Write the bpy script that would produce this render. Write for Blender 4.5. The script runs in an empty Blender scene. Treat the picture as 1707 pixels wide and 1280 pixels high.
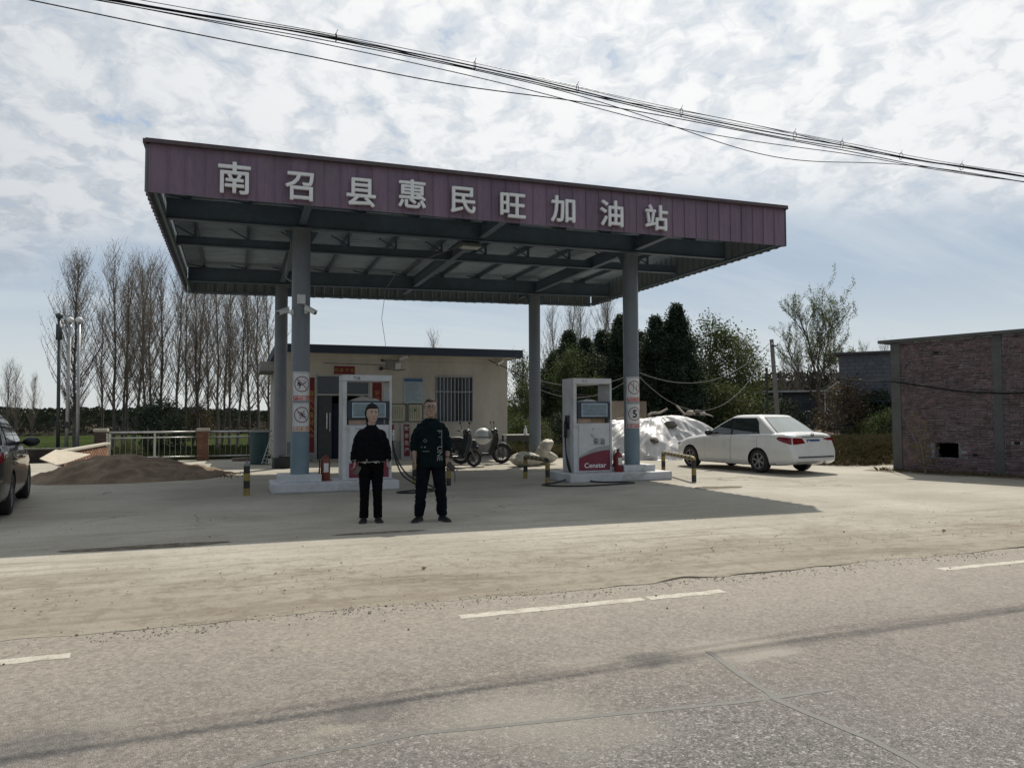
import bpy, bmesh, math, random
from mathutils import Vector, Matrix, Quaternion, noise
from math import sin, cos, pi, radians, sqrt, atan2
V = Vector
SC = bpy.context.scene
COL = SC.collection

# ------------------------------------------------------------------ camera
FPX, IW, IH = 1258.0, 1707.0, 1280.0
EYE = V((0.0, 0.0, 1.47))
_y = V((393 - IW/2, 696 - IH/2, FPX)).normalized()
_x = V((4300 - IW/2, 680 - IH/2, FPX)); _x = (_x - _x.dot(_y)*_y).normalized()
_z = _x.cross(_y)
CAMR = Matrix((_x, _y, _z))                 # world = CAMR @ (right, down, forward)
cam = bpy.data.objects.new('camera', bpy.data.cameras.new('camera'))
COL.objects.link(cam)
cam.data.sensor_width = 36.0
cam.data.lens = FPX/IW*36.0
cam.data.clip_start = 0.05
cam.data.clip_end = 9000
_rt, _up, _bk = CAMR @ V((1, 0, 0)), CAMR @ V((0, -1, 0)), CAMR @ V((0, 0, -1))
_m = Matrix((_rt, _up, _bk)).transposed().to_4x4(); _m.translation = EYE
cam.matrix_world = _m
SC.camera = cam

def site_ray(x, y):
    return (CAMR @ V((x - IW/2, y - IH/2, FPX))).normalized()
def gnd(x, y, z=0.0):                       # survey of the site: sight line to a level
    d = site_ray(x, y); return EYE + d*((z - EYE.z)/d.z)
def on_y(x, y, Y):                          # sight line to a wall at depth Y
    d = site_ray(x, y); return EYE + d*((Y - EYE.y)/d.y)

# ------------------------------------------------------------------ light and exposure
SUN_DIR = V((3.0, 4.15, 6.1)).normalized()
SUN_EL = math.asin(SUN_DIR.z); SUN_AZ = atan2(SUN_DIR.x, SUN_DIR.y)   # azimuth clockwise from +Y
sun = bpy.data.objects.new('sun', bpy.data.lights.new('sun', 'SUN'))
COL.objects.link(sun)
sun.data.energy = 4.5
sun.data.angle = radians(0.53)
sun.data.color = (1.0, 0.935, 0.825)
sun.rotation_euler = SUN_DIR.to_track_quat('Z', 'Y').to_euler()
SC.view_settings.view_transform = 'Standard'
SC.view_settings.look = 'None'
SC.view_settings.gamma = 1.0
SC.view_settings.use_curve_mapping = False
SC.view_settings.exposure = 0.0
SC.render.engine = 'CYCLES'
SC.cycles.max_bounces = 8
SC.cycles.diffuse_bounces = 3
SC.cycles.glossy_bounces = 3
SC.cycles.transmission_bounces = 6
SC.cycles.transparent_max_bounces = 8

# ------------------------------------------------------------------ node helpers
class NT:
    def __init__(s, nt): s.nt = nt; s.nt.nodes.clear()
    def n(s, typ, **kw):
        nd = s.nt.nodes.new(typ)
        for k, v in kw.items():
            if k.startswith('i_'):
                key = k[2:]; key = int(key) if key.isdigit() else key
                s.setin(nd, key, v)
            else: setattr(nd, k, v)
        return nd
    def setin(s, nd, key, v):
        if isinstance(v, bpy.types.NodeSocket): s.nt.links.new(v, nd.inputs[key])
        elif isinstance(v, bpy.types.Node): s.nt.links.new(v.outputs[0], nd.inputs[key])
        else: nd.inputs[key].default_value = v
    def link(s, a, b): s.nt.links.new(a, b)
    def math(s, op, a, b=0.0, c=0.0, clamp=False):
        nd = s.n('ShaderNodeMath', operation=op, use_clamp=clamp)
        s.setin(nd, 0, a); s.setin(nd, 1, b); s.setin(nd, 2, c); return nd.outputs[0]
    def vmath(s, op, a, b=(0, 0, 0), out=0):
        nd = s.n('ShaderNodeVectorMath', operation=op); s.setin(nd, 0, a)
        if op == 'SCALE': s.setin(nd, 'Scale', b)
        else: s.setin(nd, 1, b)
        return nd.outputs[out]
    def noise(s, vec, scale, detail=3.0, rough=0.55, dist=0.0, out=0):
        nd = s.n('ShaderNodeTexNoise'); s.setin(nd, 'Vector', vec)
        nd.inputs['Scale'].default_value = scale; nd.inputs['Detail'].default_value = detail
        nd.inputs['Roughness'].default_value = rough; nd.inputs['Distortion'].default_value = dist
        return nd.outputs[out]
    def voro(s, vec, scale, feature='F1', out=0, rnd=1.0):
        nd = s.n('ShaderNodeTexVoronoi', feature=feature); s.setin(nd, 'Vector', vec)
        nd.inputs['Scale'].default_value = scale; nd.inputs['Randomness'].default_value = rnd
        return nd.outputs[out]
    def ramp(s, f, a, b, lo=0.0, hi=1.0, smooth=True):
        nd = s.n('ShaderNodeMapRange', interpolation_type='SMOOTHSTEP' if smooth else 'LINEAR')
        s.setin(nd, 0, f); s.setin(nd, 1, a); s.setin(nd, 2, b); s.setin(nd, 3, lo); s.setin(nd, 4, hi)
        return nd.outputs[0]
    def mix(s, f, a, b, mode='MIX'):
        nd = s.n('ShaderNodeMix', data_type='RGBA', blend_type=mode)
        s.setin(nd, 0, f)
        for k, v in ((6, a), (7, b)):
            if isinstance(v, (tuple, list)) and len(v) == 3: v = (*v, 1)
            s.setin(nd, k, v)
        return nd.outputs[2]
    def scalev(s, vec, sc):
        nd = s.n('ShaderNodeMapping'); s.setin(nd, 'Vector', vec); nd.inputs['Scale'].default_value = sc
        return nd.outputs[0]
    def bump(s, h, strength=0.3, dist=0.01, normal=None):
        nd = s.n('ShaderNodeBump'); s.setin(nd, 'Height', h)
        nd.inputs['Strength'].default_value = strength; nd.inputs['Distance'].default_value = dist
        if normal is not None: s.setin(nd, 'Normal', normal)
        return nd.outputs[0]

# ------------------------------------------------------------------ world: blue sky, broken altocumulus, thin veil low down
world = bpy.data.worlds.new('World'); SC.world = world; world.use_nodes = True
w = NT(world.node_tree)
w_out = w.n('ShaderNodeOutputWorld')
bg = w.n('ShaderNodeBackground'); bg.inputs['Strength'].default_value = 0.10
sky = w.n('ShaderNodeTexSky', sky_type='NISHITA', sun_disc=False, sun_elevation=SUN_EL, sun_rotation=SUN_AZ,
          altitude=200, air_density=1.0, dust_density=1.0, ozone_density=1.0)
tc = w.n('ShaderNodeTexCoord')
sep = w.n('ShaderNodeSeparateXYZ', i_0=tc.outputs['Generated'])
zc = w.math('MAXIMUM', sep.outputs[2], 0.0)
den = w.math('ADD', zc, 0.30)
comb = w.n('ShaderNodeCombineXYZ', i_0=w.math('DIVIDE', sep.outputs[0], den), i_1=w.math('DIVIDE', sep.outputs[1], den))
pl = comb.outputs[0]                         # a point on the cloud layer, height 1
big = w.noise(pl, 1.7, 3, 0.5)
warp = w.vmath('SCALE', w.vmath('SUBTRACT', w.noise(pl, 9.0, 3, 0.55, out=1), (0.5, 0.5, 0.5)), 0.13)
plw = w.vmath('ADD', w.scalev(pl, (1.0, 0.8, 1.0)), warp)
puff = w.noise(plw, 12.5, 6, 0.6)
fine = w.noise(plw, 38.0, 5, 0.6)
cell = w.voro(plw, 16.0, 'SMOOTH_F1')
dens = w.math('ADD', w.math('MULTIPLY', puff, 0.62), w.math('MULTIPLY', fine, 0.28))
dens = w.math('ADD', dens, w.math('MULTIPLY', w.math('SUBTRACT', 0.62, cell), 0.34))
dens = w.math('ADD', dens, w.math('MULTIPLY', w.math('SUBTRACT', big, 0.5), 0.24))
cover = w.ramp(dens, 0.27, 0.40)
shade = w.ramp(dens, 0.37, 0.60)
# edge of the sheet: a line on the cloud layer, far ahead
sepl = w.n('ShaderNodeSeparateXYZ', i_0=pl)
along = w.math('ADD', w.math('MULTIPLY', sepl.outputs[0], 0.42), w.math('MULTIPLY', sepl.outputs[1], 0.90))
along = w.math('ADD', along, w.math('MULTIPLY', w.math('SUBTRACT', w.noise(pl, 2.0, 4, 0.6), 0.5), 0.45))
sheet = w.ramp(along, 1.78, 1.46)
glow = w.vmath('DOT_PRODUCT', tc.outputs['Generated'], tuple(SUN_DIR), out=1)
sunny = w.ramp(glow, 0.30, 0.97, 0.0, 1.0, smooth=False)
c_hi = w.mix(sunny, (4.1, 4.6, 5.2), (10.4, 10.4, 10.3))
c_lo = w.mix(sunny, (2.8, 3.3, 4.0), (7.55, 8.0, 8.45))
cloud = w.mix(shade, c_lo, c_hi)
blue = w.mix(0.65, sky.outputs[0], (4.9, 5.9, 7.2))
upper = w.mix(w.math('MULTIPLY', cover, 0.97), blue, cloud)
streak = w.noise(w.scalev(pl, (0.5, 2.6, 1)), 1.6, 5, 0.6)
veil_c = w.mix(w.ramp(streak, 0.40, 0.66), (4.2, 5.05, 6.05), (5.5, 6.2, 6.8))
veil_c = w.mix(w.ramp(sep.outputs[2], 0.20, 0.03), veil_c, (6.5, 6.95, 7.2))
low = w.mix(0.85, sky.outputs[0], veil_c)
skyc = w.mix(sheet, low, upper)
skyc = w.mix(w.ramp(sep.outputs[2], 0.0, -0.06), skyc, (1.2, 1.15, 1.0))
w.setin(bg, 'Color', skyc)
w.link(bg.outputs[0], w_out.inputs[0])

# ------------------------------------------------------------------ materials
MATS = {}
def new_mat(name):
    m = bpy.data.materials.new(name); m.use_nodes = True
    t = NT(m.node_tree)
    out = t.n('ShaderNodeOutputMaterial'); b = t.n('ShaderNodeBsdfPrincipled')
    t.link(b.outputs[0], out.inputs[0])
    MATS[name] = m
    return m, t, b, out
def pos(t): return t.n('ShaderNodeNewGeometry').outputs['Position']
def objc(t): return t.n('ShaderNodeTexCoord').outputs['Object']
def M(name, col, rough=0.6, metal=0.0, var=0.12, scale=6.0, bump=0.0, bscale=60.0, dirt=0.0, dirtcol=(0.16, 0.13, 0.10), spec=None, ior=None, per=0.0, stretch=None):
    """A weathered plain material: two scales of tone variation, dust patches, optional fine relief, optional tone per piece."""
    if name in MATS: return MATS[name]
    m, t, b, out = new_mat(name)
    p = objc(t)
    if per:                                   # alike pieces share a mesh: give each its own patch of the texture
        rr_ = t.n('ShaderNodeObjectInfo').outputs['Random']
        p = t.vmath('ADD', p, t.n('ShaderNodeCombineXYZ', i_0=t.math('MULTIPLY', rr_, 91.0), i_1=t.math('MULTIPLY', rr_, 37.0), i_2=t.math('MULTIPLY', rr_, 53.0)).outputs[0])
    if stretch: p = t.scalev(p, stretch)
    n1 = t.noise(p, scale, 5, 0.6)
    n2 = t.noise(p, scale*9, 3, 0.6)
    f = t.math('ADD', t.math('MULTIPLY', n1, 0.7), t.math('MULTIPLY', n2, 0.3))
    hi = tuple(min(1, c*(1 + var*1.6)) for c in col); lo = tuple(c*(1 - var*1.6) for c in col)
    c = t.mix(t.ramp(f, 0.3, 0.7), lo, hi)
    if per:
        r = t.n('ShaderNodeObjectInfo').outputs['Random']
        c = t.mix(1.0, c, t.n('ShaderNodeCombineColor', i_0=t.ramp(r, 0, 1, 1-per, 1+per, False), i_1=t.ramp(r, 0, 1, 1-per, 1+per, False), i_2=t.ramp(r, 0, 1, 1-per, 1+per, False)).outputs[0], 'MULTIPLY')
    if dirt:
        d = t.noise(p, scale*0.6, 6, 0.7, 0.6)
        c = t.mix(t.ramp(d, 0.48, 0.72, 0, dirt), c, dirtcol)
    t.setin(b, 'Base Color', c)
    b.inputs['Metallic'].default_value = metal
    rv = t.ramp(n1, 0.25, 0.75, max(0.02, rough - 0.08), min(1, rough + 0.08), False)
    t.setin(b, 'Roughness', rv)
    if spec is not None: b.inputs['Specular IOR Level'].default_value = spec
    if ior: b.inputs['IOR'].default_value = ior
    if bump: t.setin(b, 'Normal', t.bump(t.noise(p, bscale, 4, 0.6), bump, 0.01))
    return m
def glow_none(): pass

# ------------------------------------------------------------------ mesh builder
def rotz(a): return Matrix.Rotation(a, 3, 'Z')
class MB:
    def __init__(s): s.v = []; s.f = []; s.m = []; s.cur = 0
    def add(s, vs, fs):
        o = len(s.v); s.v += [tuple(p) for p in vs]
        for f in fs: s.f.append(tuple(i + o for i in f)); s.m.append(s.cur)
        return s
    def box(s, c, d, rot=None):
        hx, hy, hz = d[0]/2, d[1]/2, d[2]/2
        vs = [V((sx*hx, sy*hy, sz*hz)) for sz in (-1, 1) for sy in (-1, 1) for sx in (-1, 1)]
        if rot is not None: vs = [rot @ p for p in vs]
        return s.add([p + V(c) for p in vs], [(0, 2, 3, 1), (4, 5, 7, 6), (0, 1, 5, 4), (2, 6, 7, 3), (0, 4, 6, 2), (1, 3, 7, 5)])
    def bx(s, x0, x1, y0, y1, z0, z1):
        return s.box(((x0+x1)/2, (y0+y1)/2, (z0+z1)/2), (x1-x0, y1-y0, z1-z0))
    def beam(s, a, b, wd, ht, up=(0, 0, 1)):
        a, b = V(a), V(b); d = (b - a); L = d.length; d.normalize()
        u = V(up); sd = d.cross(u)
        if sd.length < 1e-4: sd = d.cross(V((1, 0, 0)))
        sd.normalize(); u = sd.cross(d)
        vs = []
        for e in (a, b):
            for (i, j) in ((-1, -1), (1, -1), (1, 1), (-1, 1)): vs.append(e + sd*(wd/2*i) + u*(ht/2*j))
        return s.add(vs, [(0, 1, 2, 3), (7, 6, 5, 4), (0, 4, 5, 1), (1, 5, 6, 2), (2, 6, 7, 3), (3, 7, 4, 0)])
    def tube(s, pts, r, n=6, closed=False, caps=True, flat=1.0):
        pts = [V(p) for p in pts]; k = len(pts)
        rs = list(r) if isinstance(r, (list, tuple)) else [r]*k
        T = []
        for i in range(k):
            if closed: d = pts[(i+1) % k] - pts[i-1]
            else: d = pts[min(i+1, k-1)] - pts[max(i-1, 0)]
            T.append(d.normalized() if d.length > 1e-9 else V((0, 0, 1)))
        ref = V((0, 0, 1)) if abs(T[0].z) < 0.9 else V((1, 0, 0))
        nx = T[0].cross(ref).normalized(); vs = []
        for i in range(k):
            if i:
                q = T[i-1].rotation_difference(T[i]); nx = (q @ nx); nx = (nx - nx.dot(T[i])*T[i]).normalized()
            ny = T[i].cross(nx)
            for j in range(n):
                a = 2*pi*j/n; vs.append(pts[i] + (nx*cos(a) + ny*sin(a)*flat)*rs[i])
        fs = []
        for i in range(k if closed else k-1):
            i2 = (i+1) % k
            for j in range(n):
                j2 = (j+1) % n; fs.append((i*n+j, i2*n+j, i2*n+j2, i*n+j2)[::-1])
        if caps and not closed and n > 2:
            fs.append(tuple(range(n))); fs.append(tuple((k-1)*n + j for j in range(n))[::-1])
        return s.add(vs, fs)
    def cyl(s, a, b, r0, r1=None, n=12): return s.tube([a, b], [r0, r0 if r1 is None else r1], n)
    def loft(s, rings, cap=True, closed=True):
        n = len(rings[0]); vs = [p for rg in rings for p in rg]; fs = []
        for i in range(len(rings)-1):
            for j in range(n if closed else n-1):
                j2 = (j+1) % n; fs.append((i*n+j, i*n+j2, (i+1)*n+j2, (i+1)*n+j))
        if cap and closed:
            fs.append(tuple(range(n))[::-1]); fs.append(tuple((len(rings)-1)*n + j for j in range(n)))
        return s.add(vs, fs)
    def lathe(s, prof, o=(0, 0, 0), axis=(0, 0, 1), n=20, cap=True):
        ax = V(axis).normalized(); ref = V((0, 0, 1)) if abs(ax.z) < 0.9 else V((1, 0, 0))
        nx = ax.cross(ref).normalized(); ny = ax.cross(nx); o = V(o)
        rings = [[o + ax*z + (nx*cos(2*pi*j/n) + ny*sin(2*pi*j/n))*max(r, 1e-4) for j in range(n)] for r, z in prof]
        return s.loft(rings, cap=cap)
    def prism(s, poly, ext):
        poly = [V(p) for p in poly]; e = V(ext); n = len(poly)
        fs = [tuple(range(n))[::-1], tuple(range(n, 2*n))] + [(i, (i+1) % n, (i+1) % n + n, i + n) for i in range(n)]
        return s.add(poly + [p + e for p in poly], fs)
    def quad(s, *p): return s.add(p, [tuple(range(len(p)))])
    def grid(s, fn, nu, nv):
        vs = [fn(i/nu, j/nv) for i in range(nu+1) for j in range(nv+1)]
        fs = [(i*(nv+1)+j, (i+1)*(nv+1)+j, (i+1)*(nv+1)+j+1, i*(nv+1)+j+1) for i in range(nu) for j in range(nv)]
        return s.add(vs, fs)
    def ball(s, c, r, nu=10, nv=7, rot=None, jit=0.0, seed=0):
        r = (r, r, r) if not isinstance(r, (tuple, list)) else r
        rnd = random.Random(seed); rings = []; c = V(c)
        for i in range(nv+1):
            th = pi*i/nv; rg = []
            for j in range(nu):
                a = 2*pi*j/nu; k = 1 + (rnd.uniform(-jit, jit) if jit else 0)
                p = V((sin(th)*cos(a)*r[0]*k, sin(th)*sin(a)*r[1]*k, -cos(th)*r[2]*k))
                if i in (0, nv): p = V((0, 0, -cos(th)*r[2]))
                if rot is not None: p = rot @ p
                rg.append(c + p)
            rings.append(rg)
        return s.loft(rings, cap=False)
    def mesh(s, name, mats, smooth=False, bevel=0.0, seg=2, fix=True, weld=0.0):
        me = bpy.data.meshes.new(name); me.from_pydata(s.v, [], s.f)
        mats = mats if isinstance(mats, (list, tuple)) else [mats]
        for m in mats: me.materials.append(m)
        if len(mats) > 1: me.polygons.foreach_set('material_index', s.m)
        if bevel or fix or weld:
            bm = bmesh.new(); bm.from_mesh(me)
            if weld: bmesh.ops.remove_doubles(bm, verts=bm.verts, dist=weld)
            if fix: bmesh.ops.recalc_face_normals(bm, faces=bm.faces)
            if bevel:
                es = [e for e in bm.edges if len(e.link_faces) == 2 and e.calc_face_angle(0) > 0.5]
                bmesh.ops.bevel(bm, geom=es, offset=bevel, segments=seg, profile=0.5, affect='EDGES', clamp_overlap=True)
            bm.to_mesh(me); bm.free()
        if smooth:
            me.polygons.foreach_set('use_smooth', [True]*len(me.polygons))
            if smooth is not True: me.set_sharp_from_angle(angle=radians(smooth))
        me.update()
        return me
    def build(s, name, mats, parent=None, **kw):
        return put(name, s.mesh(name, mats, **kw), parent)
def put(name, me, parent=None, loc=None, rot=None, scale=None):
    o = bpy.data.objects.new(name, me); COL.objects.link(o)
    if parent is not None: o.parent = parent
    if loc is not None: o.location = loc
    if rot is not None: o.rotation_euler = rot
    if scale is not None: o.scale = scale
    return o
def tag(o, label=None, cat=None, group=None, kind=None):
    if label: o['label'] = label
    if cat: o['category'] = cat
    if group: o['group'] = group
    if kind: o['kind'] = kind
    return o
def thing(name, label, cat, loc=(0, 0, 0), rz=0.0, group=None):
    o = bpy.data.objects.new(name, None); COL.objects.link(o)
    o.empty_display_size = 0.2
    o.location = loc; o.rotation_euler = (0, 0, rz)
    return tag(o, label, cat, group)
def struct(o): o['kind'] = 'structure'; return o
def stuff(o): o['kind'] = 'stuff'; return o
def children(o): return [c for c in bpy.data.objects if c.parent == o]
def copy_tree(o, parent=None, kids=None):
    if kids is None:
        kids = {}
        for c in bpy.data.objects:
            if c.parent: kids.setdefault(c.parent.name, []).append(c)
    c = o.copy(); COL.objects.link(c)
    if parent is not None: c.parent = parent
    for ch in kids.get(o.name, []): copy_tree(ch, c, kids)
    return c
def baked(o, name=None):
    """Replace an object's modifiers by their result."""
    dg = bpy.context.evaluated_depsgraph_get(); dg.update()
    me = bpy.data.meshes.new_from_object(o.evaluated_get(dg))
    o.modifiers.clear(); o.data = me; me.name = name or o.name
    return o
_TXT = {}
def text_mesh(s, size, depth, bold=0.0, mat=None, sx=1.0):
    key = (s, size, depth, bold, mat.name if mat else '', sx)
    if key in _TXT: return _TXT[key]
    cu = bpy.data.curves.new('lettering', 'FONT'); cu.body = s; cu.size = size
    cu.align_x = 'CENTER'; cu.align_y = 'CENTER'; cu.extrude = depth/2; cu.offset = bold*size; cu.resolution_u = 3
    ob = bpy.data.objects.new('lettering', cu); COL.objects.link(ob)
    dg = bpy.context.evaluated_depsgraph_get(); dg.update()
    me = bpy.data.meshes.new_from_object(ob.evaluated_get(dg))
    bpy.data.objects.remove(ob)
    if sx != 1.0:
        for v in me.vertices: v.co.x *= sx
    # centre on its own bounds
    xs = [v.co.x for v in me.vertices]; ys = [v.co.y for v in me.vertices]
    if xs:
        cx, cy = (min(xs)+max(xs))/2, (min(ys)+max(ys))/2
        for v in me.vertices: v.co.x -= cx; v.co.y -= cy
    me.materials.clear()
    if mat: me.materials.append(mat)
    _TXT[key] = me
    return me
def bold_mesh(s, size, depth, d, mat, sx=1.0):
    """Heavy lettering: the glyph and four copies pushed sideways, each a hair deeper so no faces coincide."""
    src = text_mesh(s, size, depth, 0.0, mat, sx); mb = MB(); k = 0
    base = [v.co.copy() for v in src.vertices]; fs = [tuple(p.vertices) for p in src.polygons]
    for dx, dy in ((0, 0), (-1, 0), (1, 0), (0, -1), (0, 1), (-.7, -.7), (.7, .7), (-.7, .7), (.7, -.7)):
        mb.add([v + V((dx*d*size, dy*d*size, -k*.0007)) for v in base], fs); k += 1
    return mb.mesh('lettering', mat, fix=False)
FACE_CAM = (pi/2, 0, 0)                      # text standing up, read from -Y
RND = random.Random(7)
# ------------------------------------------------------------------ ground, road, forecourt
def mat_concrete():
    m, t, b, out = new_mat('worn_concrete')
    p = pos(t)
    big = t.noise(p, 0.35, 5, 0.62, 0.4)
    mid = t.noise(t.scalev(p, (0.5, 1.6, 1)), 1.3, 6, 0.65, 0.5)
    fine = t.noise(p, 26, 4, 0.7)
    c = t.mix(t.ramp(big, 0.3, 0.7), (0.295, 0.275, 0.228), (0.425, 0.40, 0.343))
    c = t.mix(t.ramp(mid, 0.52, 0.74, 0, 0.55), c, (0.215, 0.185, 0.138))
    c = t.mix(t.ramp(mid, 0.45, 0.28, 0, 0.35), c, (0.45, 0.415, 0.335))
    c = t.mix(t.ramp(fine, 0.35, 0.72, 0, 0.32), c, (0.20, 0.175, 0.135))
    # tracked dirt and dust towards the road
    sp = t.n('ShaderNodeSeparateXYZ', i_0=p)
    edge = t.math('ADD', sp.outputs[1], t.math('MULTIPLY', t.noise(p, 0.9, 5, 0.65), 2.6))
    c = t.mix(t.ramp(edge, 10.2, 7.6, 0, 0.74), c, (0.238, 0.210, 0.163))
    sp2 = t.math('ADD', t.math('MULTIPLY', t.noise(t.scalev(p, (0.55, 1.7, 1)), 1.0, 9, 0.78, 0.5), 0.8), t.math('MULTIPLY', t.noise(t.scalev(p, (1, 2, 1)), 14, 4, 0.8), 0.2))
    nr = t.ramp(edge, 10.6, 8.2)
    c = t.mix(t.math('MULTIPLY', t.ramp(sp2, 0.46, 0.66), t.math('MULTIPLY', nr, 0.85)), c, (0.115, 0.093, 0.066))
    grit = t.voro(p, 38, 'F1')
    gmask = t.ramp(t.noise(p, 1.7, 4, 0.6), 0.5, 0.62)
    c = t.mix(t.math('MULTIPLY', t.ramp(grit, 0.2, 0.12), t.math('MULTIPLY', gmask, 0.45)), c, (0.10, 0.085, 0.065))
    # grain, long tyre tracks drawn out along the frontage, scattered dark crumbs
    c = t.mix(1.0, c, t.mix(t.noise(p, 34, 6, 0.8), (0.68, 0.68, 0.68), (1.27, 1.265, 1.26)), 'MULTIPLY')
    trk = t.noise(t.scalev(p, (0.10, 2.6, 1)), 1.5, 6, 0.7, 0.25)
    c = t.mix(t.math('MULTIPLY', t.ramp(trk, 0.47, 0.66), t.ramp(edge, 13.0, 8.0, 0.12, 0.72)), c, (0.185, 0.155, 0.115))
    mot = t.noise(p, 5.5, 6, 0.72)
    c = t.mix(t.math('MULTIPLY', t.ramp(mot, 0.48, 0.64), t.ramp(edge, 11.5, 8.0, 0.08, 0.66)), c, (0.155, 0.130, 0.095))
    crumb = t.voro(p, 17, 'F1')
    c = t.mix(t.math('MULTIPLY', t.ramp(crumb, 0.16, 0.09), t.math('MULTIPLY', t.ramp(t.noise(p, 2.6, 4, 0.6), 0.48, 0.6), t.ramp(edge, 10.8, 8.0, 0.08, 0.85))), c, (0.085, 0.07, 0.05))
    # cracks
    wv = t.vmath('ADD', p, t.vmath('SCALE', t.noise(p, 0.9, 5, 0.6, out=1), 1.6))
    cr = t.voro(wv, 0.22, 'DISTANCE_TO_EDGE')
    cm = t.ramp(t.noise(p, 0.31, 2), 0.5, 0.6)
    c = t.mix(t.math('MULTIPLY', t.ramp(cr, 0.006, 0.001), t.math('MULTIPLY', cm, 0.7)), c, (0.09, 0.075, 0.055))
    t.setin(b, 'Base Color', c)
    b.inputs['Roughness'].default_value = 0.88
    b.inputs['Specular IOR Level'].default_value = 0.3
    h = t.math('ADD', t.noise(p, 55, 4, 0.7), t.math('MULTIPLY', mid, 1.6))
    t.setin(b, 'Normal', t.bump(h, 0.35, 0.012))
    return m
_st = lambda x, y: tuple(gnd(x, y, -.034))[:2]
STAINS = ((*_st(1085, 1098), .17, (.09, .087, .08), .55), (*_st(620, 1185), .22, (.085, .08, .078), .5), (*_st(860, 1192), .42, (.30, .275, .235), .6), (*_st(1225, 1082), .34, (.33, .30, .25), .6), (*_st(560, 1215), .13, (.31, .29, .23), .6), (*_st(1000, 1225), .36, (.27, .255, .22), .5),
          (*_st(1290, 1088), .16, (.33, .31, .27), .55), (*_st(980, 1105), .18, (.30, .275, .23), .5), (*_st(180, 1205), .16, (.28, .26, .22), .5), (*_st(30, 1250), .35, (.09, .088, .088), .45))
def mat_asphalt():
    m, t, b, out = new_mat('worn_asphalt')
    p = pos(t)
    st = t.voro(p, 135, 'F1', out=1)               # stone colours
    stv = t.n('ShaderNodeSeparateColor', i_0=st).outputs[0]
    gap = t.voro(p, 135, 'F1', out=0)
    st2 = t.n('ShaderNodeSeparateColor', i_0=t.voro(p, 85, 'F1', out=1)).outputs[1]
    big = t.noise(p, 0.5, 5, 0.6, 0.3)
    wear = t.noise(p, 2.6, 5, 0.65)
    base = t.mix(stv, (0.085, 0.082, 0.080), (0.245, 0.230, 0.218))
    base = t.mix(t.ramp(st2, 0.84, 0.95, 0, 0.65), base, (0.44, 0.42, 0.39))
    base = t.mix(t.ramp(st2, 0.18, 0.06, 0, 0.6), base, (0.045, 0.043, 0.042))
    base = t.mix(t.ramp(gap, 0.55, 0.75, 0, 0.55), base, (0.05, 0.046, 0.042))
    base = t.mix(t.ramp(big, 0.35, 0.7, 0, 0.45), base, (0.225, 0.21, 0.188))
    base = t.mix(t.ramp(wear, 0.58, 0.74, 0, 0.32), base, (0.24, 0.222, 0.19))
    base = t.mix(t.ramp(wear, 0.40, 0.26, 0, 0.40), base, (0.075, 0.07, 0.068))
    # dust washed from the forecourt on to the lane edge
    sp = t.n('ShaderNodeSeparateXYZ', i_0=p)
    yy = t.math('ADD', sp.outputs[1], t.math('MULTIPLY', t.noise(p, 1.1, 5, 0.65), 1.5))
    dust = t.ramp(yy, 4.3, 6.5, 0, 0.90)
    dust = t.math('MULTIPLY', dust, t.ramp(t.math('ADD', t.math('MULTIPLY', stv, 0.55), t.math('MULTIPLY', t.noise(p, 30, 4, 0.75), 0.6)), 0.25, 0.85, 1.0, 0.52))
    base = t.mix(dust, base, t.mix(t.noise(p, 9, 4, 0.7), (0.208, 0.185, 0.152), (0.325, 0.294, 0.247)))
    mid = t.ramp(yy, 3.2, 5.2, 0, 0.45)
    base = t.mix(mid, base, (0.235, 0.208, 0.168))
    st3 = t.n('ShaderNodeSeparateColor', i_0=t.voro(p, 38, 'F1', out=1)).outputs[2]
    base = t.mix(1.0, base, t.mix(st3, (0.80, 0.80, 0.80), (1.19, 1.185, 1.18)), 'MULTIPLY')
    base = t.mix(1.0, base, t.mix(t.noise(p, 11, 5, 0.7), (0.80, 0.80, 0.81), (1.18, 1.17, 1.16)), 'MULTIPLY')
    for (x, y, r_, col, amt) in STAINS:           # oil drips and bleached worn areas, each with its own place
        dv = t.vmath('SUBTRACT', t.vmath('ADD', p, t.vmath('SCALE', t.vmath('SUBTRACT', t.noise(p, 3.2, 5, 0.7, out=1), (.5, .5, .5)), 0.55)), (x, y, -0.034))
        dl = t.vmath('LENGTH', t.scalev(dv, (0.62, 1.0, 0.0)), out=1)
        base = t.mix(t.ramp(dl, r_, r_*0.25, 0, amt), base, col)
    base = t.mix(1.0, base, t.mix(t.noise(p, 42, 5, 0.8), (0.60, 0.60, 0.61), (1.28, 1.27, 1.27)), 'MULTIPLY')
    t.setin(b, 'Base Color', base)
    b.inputs['Roughness'].default_value = 0.80
    b.inputs['Specular IOR Level'].default_value = 0.35
    h = t.math('SUBTRACT', 1.0, gap)
    hs = t.math('MULTIPLY', h, t.ramp(yy, 6.4, 4.6, 0.25, 1.0))
    t.setin(b, 'Normal', t.bump(t.math('ADD', hs, t.math('MULTIPLY', t.noise(p, 5, 4, 0.6), 0.8)), 0.55, 0.012))
    return m
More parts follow.
